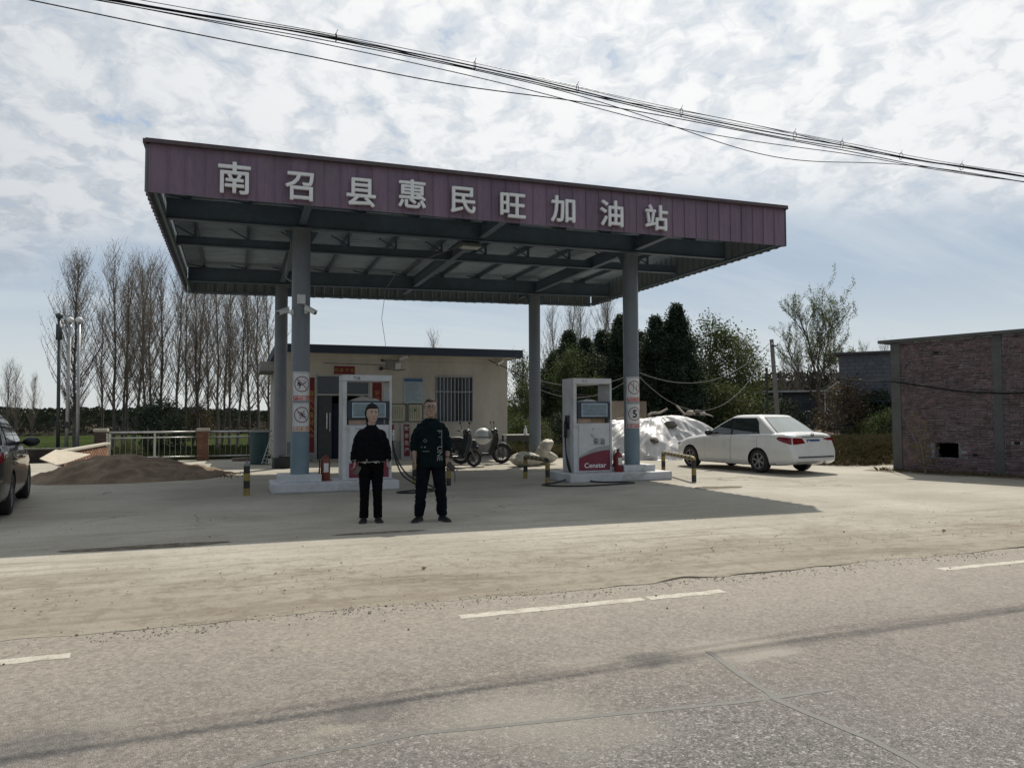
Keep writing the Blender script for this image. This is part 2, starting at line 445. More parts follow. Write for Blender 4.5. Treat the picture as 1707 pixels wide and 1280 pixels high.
def mat_field():
    m, t, b, out = new_mat('wheat_field')
    p = pos(t)
    a = t.noise(p, 0.12, 5, 0.6); n2 = t.noise(t.scalev(p, (1, 0.3, 1)), 2.0, 5, 0.7)
    c = t.mix(t.ramp(a, 0.35, 0.65), (0.026, 0.040, 0.015), (0.040, 0.056, 0.020))
    c = t.mix(t.ramp(n2, 0.45, 0.7, 0, 0.5), c, (0.075, 0.07, 0.035))
    t.setin(b, 'Base Color', c); b.inputs['Roughness'].default_value = 1.0; b.inputs['Specular IOR Level'].default_value = 0.0
    t.setin(b, 'Normal', t.bump(t.noise(p, 6, 4, 0.7), 0.8, 0.1))
    return m
CONC, ASPH, FIELD = mat_concrete(), mat_asphalt(), mat_field()

g = MB(); g.quad((-3000, -300, -0.30), (3000, -300, -0.30), (3000, 4000, -0.30), (-3000, 4000, -0.30))
struct(g.build('ground', FIELD))
g = MB(); g.quad((-400, -9, -0.034), (400, -9, -0.034), (400, 7.2, -0.034), (-400, 7.2, -0.034))
struct(g.build('road', ASPH))

def lot_edge(x):                              # broken front edge of the concrete
    return 6.05 + 0.16*noise.noise(V((x*0.55, 3.1, 0))) + 0.07*noise.noise(V((x*2.7, 9, 0))) + 0.025*noise.noise(V((x*9, 4, 0)))
def lot_lip(x):                               # the lip is worn flush in places
    k = noise.noise(V((x*0.33, 20, 0))) + 0.25
    st = math.exp(-((x - 4.3)/1.5)**4) + 0.8*math.exp(-((x - 8.6)/1.3)**4) + 0.35*math.exp(-((x + 0.6)/1.2)**4)
    return -0.034 + 0.0015 + max(0.0, min(1.0, st*(0.55 + k*1.2)*max(0.0, 0.55 + 1.1*noise.noise(V((x*2.2, 31, 0))))))*0.013
g = MB(); xs = [-60 + i*0.5 for i in range(100)] + [-10 + i*0.06 for i in range(400)] + [14 + i*0.5 for i in range(93)]
rows = []
for x in xs:
    y = lot_edge(x)
    rows.append([(x, y - 0.012, -0.06), (x, y, lot_lip(x)), (x, y + 0.70, lot_lip(x)*0.60), (x, y + 1.9, 0.0), (x, 16.0, 0.0), (x, 28.6, 0.0), (x, 28.6, -0.32)])
g.loft(rows, cap=False, closed=False)
struct(g.build('forecourt', CONC, smooth=25))

# lane edge dashes, worn paint
def mat_paint():
    m, t, b, out = new_mat('worn_road_paint')
    p = pos(t)
    n = t.noise(p, 7, 6, 0.75); n2 = t.noise(p, 60, 3, 0.7)
    f = t.math('ADD', t.math('MULTIPLY', n, 0.6), t.math('MULTIPLY', n2, 0.4))
    c = t.mix(t.ramp(f, 0.46, 0.62), (0.43, 0.40, 0.34), (0.25, 0.22, 0.175))
    t.setin(b, 'Base Color', c); b.inputs['Roughness'].default_value = 0.75
    t.setin(b, 'Normal', t.bump(n2, 0.4, 0.01))
    return m
PAINT = mat_paint()
for (x0, x1) in ((-4.8, -0.97), (1.60, 3.16), (3.22, 3.95), (6.45, 10.3), (12.6, 16.4), (18.8, 22.6)):
    g = MB(); r = random.Random(int(x0*10)); n = max(6, int((x1-x0)/0.08)); a, bb = [], []
    for i in range(n+1):
        x = x0 + (x1-x0)*i/n
        a.append((x + r.uniform(-.01, .01), 5.48 + r.uniform(-.014, .008), -0.0322)); bb.append((x + r.uniform(-.01, .01), 5.585 + r.uniform(-.008, .014), -0.0322))
    g.loft([a, bb], cap=False, closed=False)
    struct(g.build('road_marking', PAINT))
# crack sealant bands on the asphalt
SEAL = M('crack_sealant', (0.118, 0.116, 0.105), 0.75, var=0.15, scale=9, bump=0.3, bscale=40)
def band(pts, wd, seed):
    r = random.Random(seed); P = []
    for a, b2 in zip(pts[:-1], pts[1:]):
        for i in range(14): P.append(V(a).lerp(V(b2), i/14))
    P.append(V(pts[-1])); L, R_ = [], []
    for i, q in enumerate(P):
        d = (P[min(i+1, len(P)-1)] - P[max(i-1, 0)]).normalized(); s = V((-d.y, d.x, 0))
        w1 = wd*(0.5 + 0.16*noise.noise(V((i*0.35, seed, 0)))); w2 = wd*(0.5 + 0.16*noise.noise(V((i*0.35, seed+9, 0))))
        off = s*(0.012*noise.noise(V((i*0.2, seed+3, 0))))
        L.append(q + s*w1 + off); R_.append(q - s*w2 + off)
    mb = MB(); mb.loft([L, R_], cap=False, closed=False)
    return struct(mb.build('crack_sealant', SEAL))
def rd(x, y, z=-0.0328): return gnd(x, y, z)
band([rd(330, 1300), rd(450, 1268), rd(700, 1222), rd(1000, 1192), rd(1280, 1164), rd(1385, 1148)], 0.036, 1)
band([rd(1180, 1085, -0.0318), rd(1240, 1127, -0.0318), rd(1300, 1168, -0.0318), rd(1460, 1235, -0.0318), rd(1580, 1300, -0.0318)], 0.042, 2)

# worn patches in the forecourt: broken hollows with dark grit
def patch(cx, cy, lx, ly, seed, name, mat, z=0.004):
    g = MB(); n = 40; ring = []
    for i in range(n):
        a = 2*pi*i/n; k = 1 + 0.35*noise.noise(V((cos(a)*1.4, sin(a)*1.4, seed))) + 0.15*noise.noise(V((cos(a)*5, sin(a)*5, seed)))
        ring.append((cx + cos(a)*lx*k, cy + sin(a)*ly*k, z))
    g.add(ring, [tuple(range(n))])
    return struct(g.build(name, mat))
def mat_patch():
    m, t, b, out = new_mat('broken_patch')
    p = pos(t); n = t.noise(p, 7, 6, 0.75); n2 = t.noise(p, 45, 4, 0.7)
    c = t.mix(t.ramp(n, 0.4, 0.62), (0.10, 0.078, 0.055), (0.26, 0.225, 0.17))
    c = t.mix(t.ramp(n2, 0.4, 0.65, 0, 0.5), c, (0.07, 0.055, 0.04))
    t.setin(b, 'Base Color', c); b.inputs['Roughness'].default_value = 0.95
    t.setin(b, 'Normal', t.bump(t.math('ADD', n, n2), 0.9, 0.03)); return m
PATCH = mat_patch()
q = gnd(245, 911); patch(q.x, q.y, 0.95, 0.13, 3, 'broken_patch', PATCH)
q = gnd(628, 888); patch(q.x, q.y, 0.62, 0.07, 5, 'broken_patch', PATCH)
# drain cover frame area right of the pump island
q = gnd(1190, 813)
patch(q.x, q.y, 0.62, 0.34, 8, 'concrete_patch', M('pale_concrete', (0.40, 0.36, 0.29), 0.9, bump=0.3))
patch(q.x + .03, q.y - .02, 0.52, 0.25, 9, 'gravel_patch', PATCH, 0.008)
# loose stones and clods near the road edge (countless grit: one mass)
g = MB(); r = random.Random(4)
for i in range(1500):
    if r.random() < 0.6: x, y = r.uniform(-4, 11), 6.0 + abs(r.gauss(0, 0.9)) + r.uniform(-.35, .25)
    else: x, y = r.uniform(-5, 13), r.uniform(5.0, 12)
    s = r.choice((0.004, 0.005, 0.006, 0.008)) * r.uniform(0.6, 1.3)
    if r.random() < 0.012: s *= 2.4
    base = 0.0 if y > 6.7 else -0.03
    g.ball((x, y, base + s*0.3), (s*r.uniform(.8, 1.5), s, s*0.6), 5, 3, rotz(r.uniform(0, 3)), 0.2, i)
for i in range(3000):                         # crumbs swept into the joint and into a second line beside it
    x = r.uniform(-2.4, 9.5); dn = noise.noise(V((x*1.3, 40, 0))) + .5*noise.noise(V((x*4, 44, 0)))
    if r.random() > .35 + .8*dn: continue
    ln = r.random() < .55
    y = lot_edge(x) + (r.gauss(-.02, .05) if ln else -.17 + r.gauss(0, .045) + .05*noise.noise(V((x*.9, 50, 0))))
    s = r.uniform(.0025, .007)
    g.ball((x, y, -.031 + s*.3), (s*r.uniform(.9, 1.8), s, s*.6), 5, 3, rotz(r.uniform(0, 3)), .2, i)
stuff(g.build('gravel', M('loose_stone', (0.22, 0.185, 0.14), 0.9, var=0.4, scale=3), fix=False))
# verge on the right and banks behind
SOIL = M('verge_soil', (0.15, 0.12, 0.08), 0.95, var=0.3, scale=1.5, bump=0.5, bscale=14)
# ------------------------------------------------------------------ station canopy
MAROON = M('faded_maroon_steel', (0.176, 0.117, 0.165), 0.5, var=0.14, scale=2.6, stretch=(1, 1, .22), dirt=0.42, dirtcol=(0.22, 0.18, 0.195), per=0.07)
TRIM = M('dark_trim', (0.085, 0.062, 0.068), 0.5, var=0.15, dirt=0.3)
STEEL = M('blue_grey_steel', (0.085, 0.122, 0.16), 0.5, var=0.12, scale=2, dirt=0.3, dirtcol=(0.07, 0.08, 0.09))
SHEET = M('galvanised_sheet', (0.30, 0.38, 0.44), 0.5, var=0.10, scale=3, dirt=0.3, dirtcol=(0.2, 0.18, 0.16))
COLM = M('column_grey_paint', (0.158, 0.178, 0.20), 0.42, var=0.07, scale=2.5, dirt=0.22, dirtcol=(0.15, 0.15, 0.15))
BANDM = M('column_blue_paint', (0.15, 0.215, 0.25), 0.45, var=0.08, scale=3, dirt=0.25, dirtcol=(0.2, 0.19, 0.17))
_bs = [n for n in MAROON.node_tree.nodes if n.type == 'BSDF_PRINCIPLED'][0]      # the inner face of the sheets carries a grey back coat
_nt = NT.__new__(NT); _nt.nt = MAROON.node_tree
_src = _bs.inputs['Base Color'].links[0].from_socket
_nt.setin(_bs, 'Base Color', _nt.mix(_nt.n('ShaderNodeNewGeometry').outputs['Backfacing'], _src, (0.17, 0.20, 0.205)))
LETTER = M('white_letter_board', (0.78, 0.78, 0.77), 0.45, var=0.05, dirt=0.25, dirtcol=(0.5, 0.46, 0.42))

ZF, ZT = 5.21, 6.08
CFL, CFR, CBL, CBR = V((-1.41, 13.67, 0)), V((11.36, 13.46, 0)), V((-1.41, 24.56, 0)), V((11.36, 23.16, 0))
def cpt(u, v, z):
    p = CFL.lerp(CFR, u).lerp(CBL.lerp(CBR, u), v); return V((p.x, p.y, z))
canopy = thing('station_canopy', 'flat maroon canopy lettered in white Chinese characters over the pumps on four grey columns', 'canopy')
def panel_mesh(wd, ht):
    """A pressed panel: broad pans, one standing seam, shallow rib."""
    prof = [(0, 0), (0.012, 0.0), (0.012, 0.014), (0.028, 0.014), (0.034, 0.004), (wd*0.5-.02, 0.002), (wd*0.5, 0.009), (wd*0.5+.02, 0.002), (wd + 0.008, -0.002)]
    mb = MB(); mb.loft([[(x, -y, 0) for x, y in prof], [(x, -y, ht) for x, y in prof]], cap=False, closed=False)
    return mb.mesh('fascia_panel', MAROON, fix=False)
def rib_mesh(wd, ht):
    prof = [(0, 0.05), (wd*0.28, 0.05), (wd*0.38, 0), (wd*0.9, 0), (wd - 0.001, 0.05)]
    mb = MB(); mb.loft([[(x, -y, 0) for x, y in prof], [(x, -y, ht) for x, y in prof]], cap=False, closed=False)
    return mb.mesh('fascia_panel', MAROON, fix=False)
def fascia(a, b, count, mesh_fn, inward=False):
    a, b = V(a), V(b); d = b - a; wd = d.length/count; ang = atan2(d.y, d.x)
    me = mesh_fn(wd, ZT - ZF - 0.05)
    for i in range(count):
        q = a + d*(i/count)
        put('fascia_panel', me, canopy, (q.x, q.y, ZF + RND.uniform(-.006, .003)), (RND.uniform(-.004, .004), 0, ang))
fascia(CFL, CFR, 45, panel_mesh)
fascia(CFR, CBR, 36, rib_mesh)
fascia(CBR, CBL, 45, rib_mesh)
fascia(CBL, CFL, 40, rib_mesh)
def edge_trim(a, b, z0, z1, out, name):
    a, b = V(a), V(b); d = (b-a).normalized(); s = V((d.y, -d.x, 0))
    mb = MB(); mb.beam(a + s*out*0.5 - d*0.04 + V((0, 0, (z0+z1)/2)), b + s*out*0.5 + d*0.04 + V((0, 0, (z0+z1)/2)), out + 0.06, z1 - z0)
    mb.build(name, TRIM, canopy)
for a, b in ((CFL, CFR), (CFR, CBR), (CBR, CBL), (CBL, CFL)): edge_trim(a, b, ZT - 0.055, ZT + 0.012, 0.055, 'edge_trim')
# inside frame of the fascia: rails and short posts
mb = MB()
for v0, v1 in (((0, 0), (1, 0)), ((1, 0), (1, 1)), ((1, 1), (0, 1)), ((0, 1), (0, 0))):
    for z in (ZF + 0.05, ZT - 0.12):
        i0 = lambda t, v=v0: 0.006 + v*0.988
        a = cpt(0.008 + v0[0]*0.984, 0.008 + v0[1]*0.984, z); b = cpt(0.008 + v1[0]*0.984, 0.008 + v1[1]*0.984, z)
        mb.beam(a, b, 0.05, 0.05)
mb.build('fascia_rail', STEEL, canopy)
# roof sheet, ridges along the road
prof = []; nr = 60
for i in range(nr):
    for f, h in ((0.0, 0), (0.35, 0), (0.5, 0.045), (0.85, 0.045)):
        prof.append(((i+f)/nr, h))
prof.append((1, 0))
mb = MB(); mb.loft([[cpt(0.006, 0.006 + t*0.988, 5.86 + h) for t, h in prof], [cpt(0.994, 0.006 + t*0.988, 5.86 + h) for t, h in prof]], cap=False, closed=False)
mb.build('roof_sheet', SHEET, canopy, fix=False)
def ibeam(a, b, wd, ht, name):
    a, b = V(a), V(b); mb = MB()
    mb.beam(a, b, 0.016, ht - 0.03)
    mb.beam(a + V((0, 0, ht/2 - .0075)), b + V((0, 0, ht/2 - .0075)), wd, 0.015)
    mb.beam(a - V((0, 0, ht/2 - .0075)), b - V((0, 0, ht/2 - .0075)), wd, 0.015)
    mb.build(name, STEEL, canopy)
FY, BYL, BYR = 15.8, 22.95, 21.95
COLS = [(1.22, FY), (8.79, FY), (1.22, BYL), (8.79, BYR)]
def lineY(x, vY):      # depth of a cross line: vY in metres on the left, scaled on the right
    t = (x - CFL.x)/(CFR.x - CFL.x); return vY - t*(vY - 13.6)/9.3*1.3
BEAMS = ((15.8, .40), (18.35, .20), (22.9, .40))
for vY, bh_ in BEAMS:
    x0, x1 = -1.30, 11.25
    ibeam((x0, lineY(x0, vY), 5.30 + bh_/2 if bh_ > .3 else 5.45), (x1, lineY(x1, vY), 5.30 + bh_/2 if bh_ > .3 else 5.45), 0.15, bh_, 'cross_beam')
for x in (1.22, 5.0, 8.79):
    ibeam((x, 13.72, 5.50), (x, 24.35 - (x+1.4)/12.8*1.35, 5.50), 0.14, 0.29, 'girder')
px = [-0.9 + i*1.13 for i in range(11)]
for x in px:
    mb = MB(); y1 = 24.4 - (x+1.4)/12.8*1.37
    mb.beam((x, 13.75, 5.805), (x, y1, 5.805), 0.06, 0.10); mb.build('purlin', STEEL, canopy)
    for vY, bh_ in BEAMS:
        mb = MB(); y = lineY(x, vY); zb_ = 5.302 + bh_ if bh_ > .3 else 5.552
        mb.bx(x - .025, x + .025, y - .025, y + .025, zb_, 5.755)
        mb.beam((x - .03, y - .02, zb_ + .02), (x - 0.42, y - .02, 5.78), 0.03, 0.03)
        mb.build('bracket', STEEL, canopy)
# columns
for i, (x, y) in enumerate(COLS):
    mb = MB(); r = 0.182
    z0 = 0.33 if i < 2 else 0.0
    mb.lathe([(r, 1.16), (r, 5.28)], (x, y, 0), n=28)
    mb.bx(x-.2, x+.2, y-.2, y+.2, 5.28, 5.298)
    c = mb.build('column', COLM, canopy, smooth=40)
    mb = MB(); mb.lathe([(r + .001, z0), (r + .001, 1.16)], (x, y, 0), n=28); mb.build('painted_band', BANDM if i < 2 else COLM, c, smooth=40)
    for sx in (-1, 1):
        mb = MB(); mb.prism([(x + sx*r, y, 5.27), (x + sx*(r+.16), y, 5.27), (x + sx*r, y, 5.0)], (0, 0.015, 0)); mb.build('gusset', STEEL, c)
mb = MB(); mb.lathe([(0.215, 0.0), (0.225, 0.02), (0.215, 0.30), (0.2, 0.31)], (1.22, BYL, 0), n=8)
mb.bx(1.22-.05, 1.22+.29, BYL-.27, BYL-.22, 0.0, 0.36)
mb.build('black_wrap', M('black_rubber_wrap', (0.016, 0.017, 0.018), 0.6, bump=0.3), canopy, bevel=0.01)
# lettering, boards standing off the fascia
for ch, (px_, py_), s in zip('南召县惠民旺加油站', ((391, 297), (499.5, 311), (602, 321), (687, 323.5), (772, 334), (855, 343), (938.5, 349), (1019.5, 356), (1094.5, 363)),
                         (.575, .56, .565, .56, .545, .56, .56, .56, .55)):
    fy = 13.6
    t = (on_y(px_, py_, fy).x - CFL.x)/(CFR.x - CFL.x); fy = CFL.y + t*(CFR.y - CFL.y) - 0.085
    q = on_y(px_, py_, fy)
    me = bold_mesh(ch, s, 0.05, 0.016, LETTER)
    put('sign_character', me, canopy, q, (pi/2, 0, atan2(CFR.y - CFL.y, CFR.x - CFL.x)))
# flood lamp under the canopy with its cable
fl = thing('flood_lamp', 'small square flood lamp hanging under the middle of the canopy', 'lamp', (4.80, 15.75, 5.30))
mb = MB(); mb.box((0, 0, -0.09), (0.46, 0.34, 0.07)); mb.box((0, 0, -.045), (0.34, .24, .03)); mb.build('housing', M('lamp_grey', (0.12, .13, .13), .5), fl, bevel=0.012)
mb = MB(); mb.box((0, 0, -.128), (0.40, 0.28, 0.008)); mb.build('glass', M('lamp_glass', (0.5, .52, .52), .2), fl)
mb = MB(); mb.tube([(-.2, 0, -.08), (-.2, 0, 0.0), (.2, 0, 0.0), (.2, 0, -.08)], 0.012, 5); mb.build('bracket', STEEL, fl)
CABLE = M('black_cable', (0.02, 0.021, 0.023), 0.9, spec=0.05)
WHITEW = M('pale_conduit', (0.22, 0.23, 0.23), 0.5)
mb = MB(); mb.tube([(4.79, 15.75, 5.30), (4.6, 16.6, 5.31), (4.2, 18.2, 5.29), (3.95, 19.6, 5.28), (4.1, 22.0, 5.20), (4.35, 24.0, 4.62), (4.72, 25.3, 3.90), (4.75, 25.9, 3.55)], 0.008, 5)
tag(mb.build('power_cable', WHITEW), 'thin pale cable hanging from the canopy lamp down to the hut wall', 'cable')
mb = MB(); mb.tube([(1.04, 15.9, 5.27), (1.02, 16.0, 4.9), (0.93, 16.1, 4.42), (0.96, 16.0, 4.3), (1.06, 15.93, 4.24)], 0.016, 6)
tag(mb.build('conduit', WHITEW), 'pale flexible conduit bent along the top of the column with two cameras', 'conduit')

# ------------------------------------------------------------------ cameras on the first column
PLAS = M('white_plastic', (0.62, 0.63, 0.62), 0.4, var=0.05, dirt=0.2)
BLK = M('black_plastic', (0.018, 0.018, 0.02), 0.45)
def cctv(loc, yaw, pitch, label, rz_mount, length=0.26, mount=0.14):
    t = thing('security_camera', label, 'camera', loc, 0, 'security cameras')
    d = V((cos(pitch)*cos(yaw), cos(pitch)*sin(yaw), sin(pitch)))
    c = V((cos(rz_mount), sin(rz_mount), 0))*mount
    mb = MB(); mb.tube([(0, 0, 0), tuple(c*0.5 + V((0, 0, -.02))), tuple(c)], 0.018, 7); mb.box((0, 0, 0), (.06, .06, .10)); mb.build('mount', PLAS, t)
    mb = MB(); mb.beam(c - d*length*0.35 + V((0, 0, .02)), c + d*length*0.65 + V((0, 0, .02)), 0.085, 0.085); mb.build('housing', PLAS, t, bevel=0.015)
    mb = MB(); mb.beam(c - d*length*0.3 + V((0, 0, .072)), c + d*length*0.75 + V((0, 0, .072)), 0.11, 0.012); mb.build('hood', PLAS, t)
    mb = MB(); mb.cyl(c + d*length*0.65 + V((0, 0, .02)), c + d*(length*0.65 + .012) + V((0, 0, .02)), 0.033, n=12); mb.build('lens', BLK, t)
    return t
cctv((1.04, 15.72, 3.58), radians(215), radians(-22), 'white security camera pointing left from the first pump column', radians(195))
cctv((1.30, 15.60, 3.60), radians(-38), radians(-28), 'white security camera pointing right from the first pump column', radians(-70))
t = tag(MB().bx(1.13, 1.29, 15.55, 15.62, 3.74, 3.93).build('junction_box', PLAS, bevel=0.01), 'small white junction box above the two column cameras', 'junction box')

# ------------------------------------------------------------------ warning signs on the columns (curved sheets)
SIGNW = M('sign_white', (0.62, 0.62, 0.61), 0.45, var=0.05, dirt=0.2)
SIGNR = M('sign_red', (0.50, 0.075, 0.05), 0.5, var=0.08, dirt=0.15)
SIGNO = M('sign_orange', (0.52, 0.20, 0.045), 0.5, var=0.08, dirt=0.15)
SIGNK = M('sign_black', (0.02, 0.02, 0.022), 0.5)
RINGR = M('sign_ring_red', (0.22, 0.05, 0.05), 0.5)
def on_col(me, cx, cy, r, mid):               # wrap flat artwork (x = arc, y = up, z = proud) round a column
    for v in me.vertices:
        a = mid + v.co.x/r; rr = r + v.co.z
        v.co = (cx + rr*sin(a), cy - rr*cos(a), v.co.y)
    return me
def flat(polys_fn):
    mb = MB(); polys_fn(mb); return mb
def sheet(mb, x0, x1, y0, y1, z, n=12):
    mb.loft([[(x0 + (x1-x0)*i/n, y0, z) for i in range(n+1)], [(x0 + (x1-x0)*i/n, y1, z) for i in range(n+1)]], cap=False, closed=False)
def ringm(mb, cx, cy, r0, r1, z, n=40, asp=1.0):
    mb.loft([[(cx + r0*cos(2*pi*i/n)*asp, cy + r0*sin(2*pi*i/n), z) for i in range(n)], [(cx + r1*cos(2*pi*i/n)*asp, cy + r1*sin(2*pi*i/n), z) for i in range(n)]], cap=False)
def strip(mb, pts, wd, z):
    P = [V((p[0], p[1], 0)) for p in pts]; A, B = [], []
    for i, p in enumerate(P):
        d = (P[min(i+1, len(P)-1)] - P[max(i-1, 0)]).normalized(); s = V((-d.y, d.x, 0))*wd/2
        A.append((p.x + s.x, p.y + s.y, z)); B.append((p.x - s.x, p.y - s.y, z))
    mb.loft([A, B], cap=False, closed=False)
def seg(a, b, n=8): return [(a[0] + (b[0]-a[0])*i/n, a[1] + (b[1]-a[1])*i/n) for i in range(n+1)]
def warning_sign(ci, mid, z0, label, words, wcol, art, ring=RINGR):
    cx, cy = COLS[ci]; r = 0.183; wd = 0.42; ht = 0.585
    root = thing('warning_sign', label, 'sign', (0, 0, 0), 0, 'signs on the pump columns')
    def part(name, mb, mat):
        me = mb.mesh(name, mat, fix=False); on_col(me, cx, cy, r, mid)
        for v in me.vertices: v.co.z += z0
        return put(name, me, root)
    mb = MB(); sheet(mb, -wd/2, wd/2, 0, ht, 0.003); part('sheet', mb, SIGNW)
    mb = MB()
    for a, b in (((-wd/2+.02, ht-.02), (wd/2-.02, ht-.02)), ((-wd/2+.02, .115), (-wd/2+.02, ht-.02)), ((wd/2-.02, .115), (wd/2-.02, ht-.02))): strip(mb, seg(a, b), 0.007, 0.0045)
    part('border', mb, SIGNK)
    mb = MB(); sheet(mb, -wd/2 + .018, wd/2 - .018, 0.012, 0.105, 0.005); b = part('word_band', mb, wcol)
    me = text_mesh(words, 0.088, 0.0, 0.012, SIGNW).copy(); on_col(me, cx, cy, r + 0.0065, mid)
    for v in me.vertices: v.co.z += z0 + 0.058
    put('lettering', me, b)
    mb = MB(); ringm(mb, 0, 0.335, 0.140, 0.158, 0.005); part('ring', mb, ring)
    mb = MB(); art(mb); part('pictogram', mb, SIGNK)
    return root, part
def blob(mb, pts, z): mb.add([(x, y, z) for x, y in pts], [tuple(range(len(pts)))])
def art_match(mb):
    blob(mb, [(-.09, .35), (-.075, .395), (-.055, .36), (-.03, .37), (-.035, .34), (-.01, .325), (-.03, .29), (-.07, .285), (-.095, .31)], .005)
    strip(mb, seg((-.02, .315), (.085, .385)), .016, .005); strip(mb, seg((-.04, .27), (-.065, .245)), .02, .005); blob(mb, [(-.05, .415), (-.035, .425), (-.03, .41)], .005)
def art_spark(mb):
    for a in range(8):
        q = a*pi/4 + .3; l = .10 if a % 2 else .07
        strip(mb, seg((cos(q)*.02, .335 + sin(q)*.02), (cos(q)*l, .335 + sin(q)*l), 4), .014, .005)
    blob(mb, [(-.025, .32), (.02, .315), (.03, .345), (-.01, .36)], .005)
def art_phone(mb):
    blob(mb, [(-.035, .255), (.06, .255), (.06, .41), (-.035, .41)], .005)
    strip(mb, seg((-.02, .41), (-.02, .44), 2), .02, .005)
def art_five(mb): pass
mid0 = radians(-4)
r0, p0 = warning_sign(0, radians(7), 1.80, 'white no open flame sign with a red word band on the first pump column', '严禁烟火', SIGNR, art_match)
mb = MB(); strip(mb, seg((-.105, .44), (.105, .23)), .016, .0065); p0('slash', mb, RINGR)
r1, p1 = warning_sign(0, radians(7), 1.185, 'white no fireworks sign with an orange word band low on the first pump column', '燃放烟花', SIGNO, art_spark)
mb = MB(); strip(mb, seg((-.105, .44), (.105, .23)), .016, .0065); p1('slash', mb, RINGR)
r2, p2 = warning_sign(1, radians(-5), 1.80, 'white no mobile phone sign with a red word band on the right pump column', '禁打手机', SIGNR, art_phone)
mb = MB(); strip(mb, seg((-.105, .44), (.105, .23)), .016, .0065); p2('slash', mb, RINGR)
mb = MB(); blob(mb, [(-.022, .335), (.047, .335), (.047, .395), (-.022, .395)], .0062); p2('phone_screen', mb, SIGNW)
r3, p3 = warning_sign(1, radians(-5), 1.185, 'white speed limit 5 sign with a red word band on the right pump column', '限速行驶', SIGNR, art_five)
me = bold_mesh('5', 0.25, 0.0, 0.030, SIGNK); on_col(me, COLS[1][0], COLS[1][1], .1945, radians(-5))
for v in me.vertices: v.co.z += 1.185 + .335
bpy.data.objects.remove([c for c in bpy.data.objects if c.parent == r3 and c.name.startswith('pictogram')][0])
put('numeral', me, r3)

# ------------------------------------------------------------------ pump islands
ISL = M('island_white_paint', (0.52, 0.53, 0.54), 0.55, var=0.07, scale=2, dirt=0.7, dirtcol=(0.22, 0.20, 0.17), bump=0.1)
def island(x0, x1, y0, y1, px0, px1, label):
    t = thing('pump_island', label, 'pump island', ((x0+x1)/2, (y0+y1)/2, 0), 0, 'raised concrete pump islands')
    cx, cy = (x0+x1)/2, (y0+y1)/2
    MB().bx(x0-cx, x1-cx, y0-cy, y1-cy, 0, 0.19).build('kerb_block', ISL, t, bevel=0.018)
    MB().bx(px0-cx, px1-cx, 15.47-cy, 16.23-cy, 0.188, 0.335).build('plinth', ISL, t, bevel=0.012)
    return t
island(0.66, 3.15, 15.3, 16.45, 0.80, 1.62, 'white painted concrete island under the pump behind the woman')
island(6.92, 9.50, 15.2, 16.45, 8.40, 9.22, 'white painted concrete island under the diesel pump')
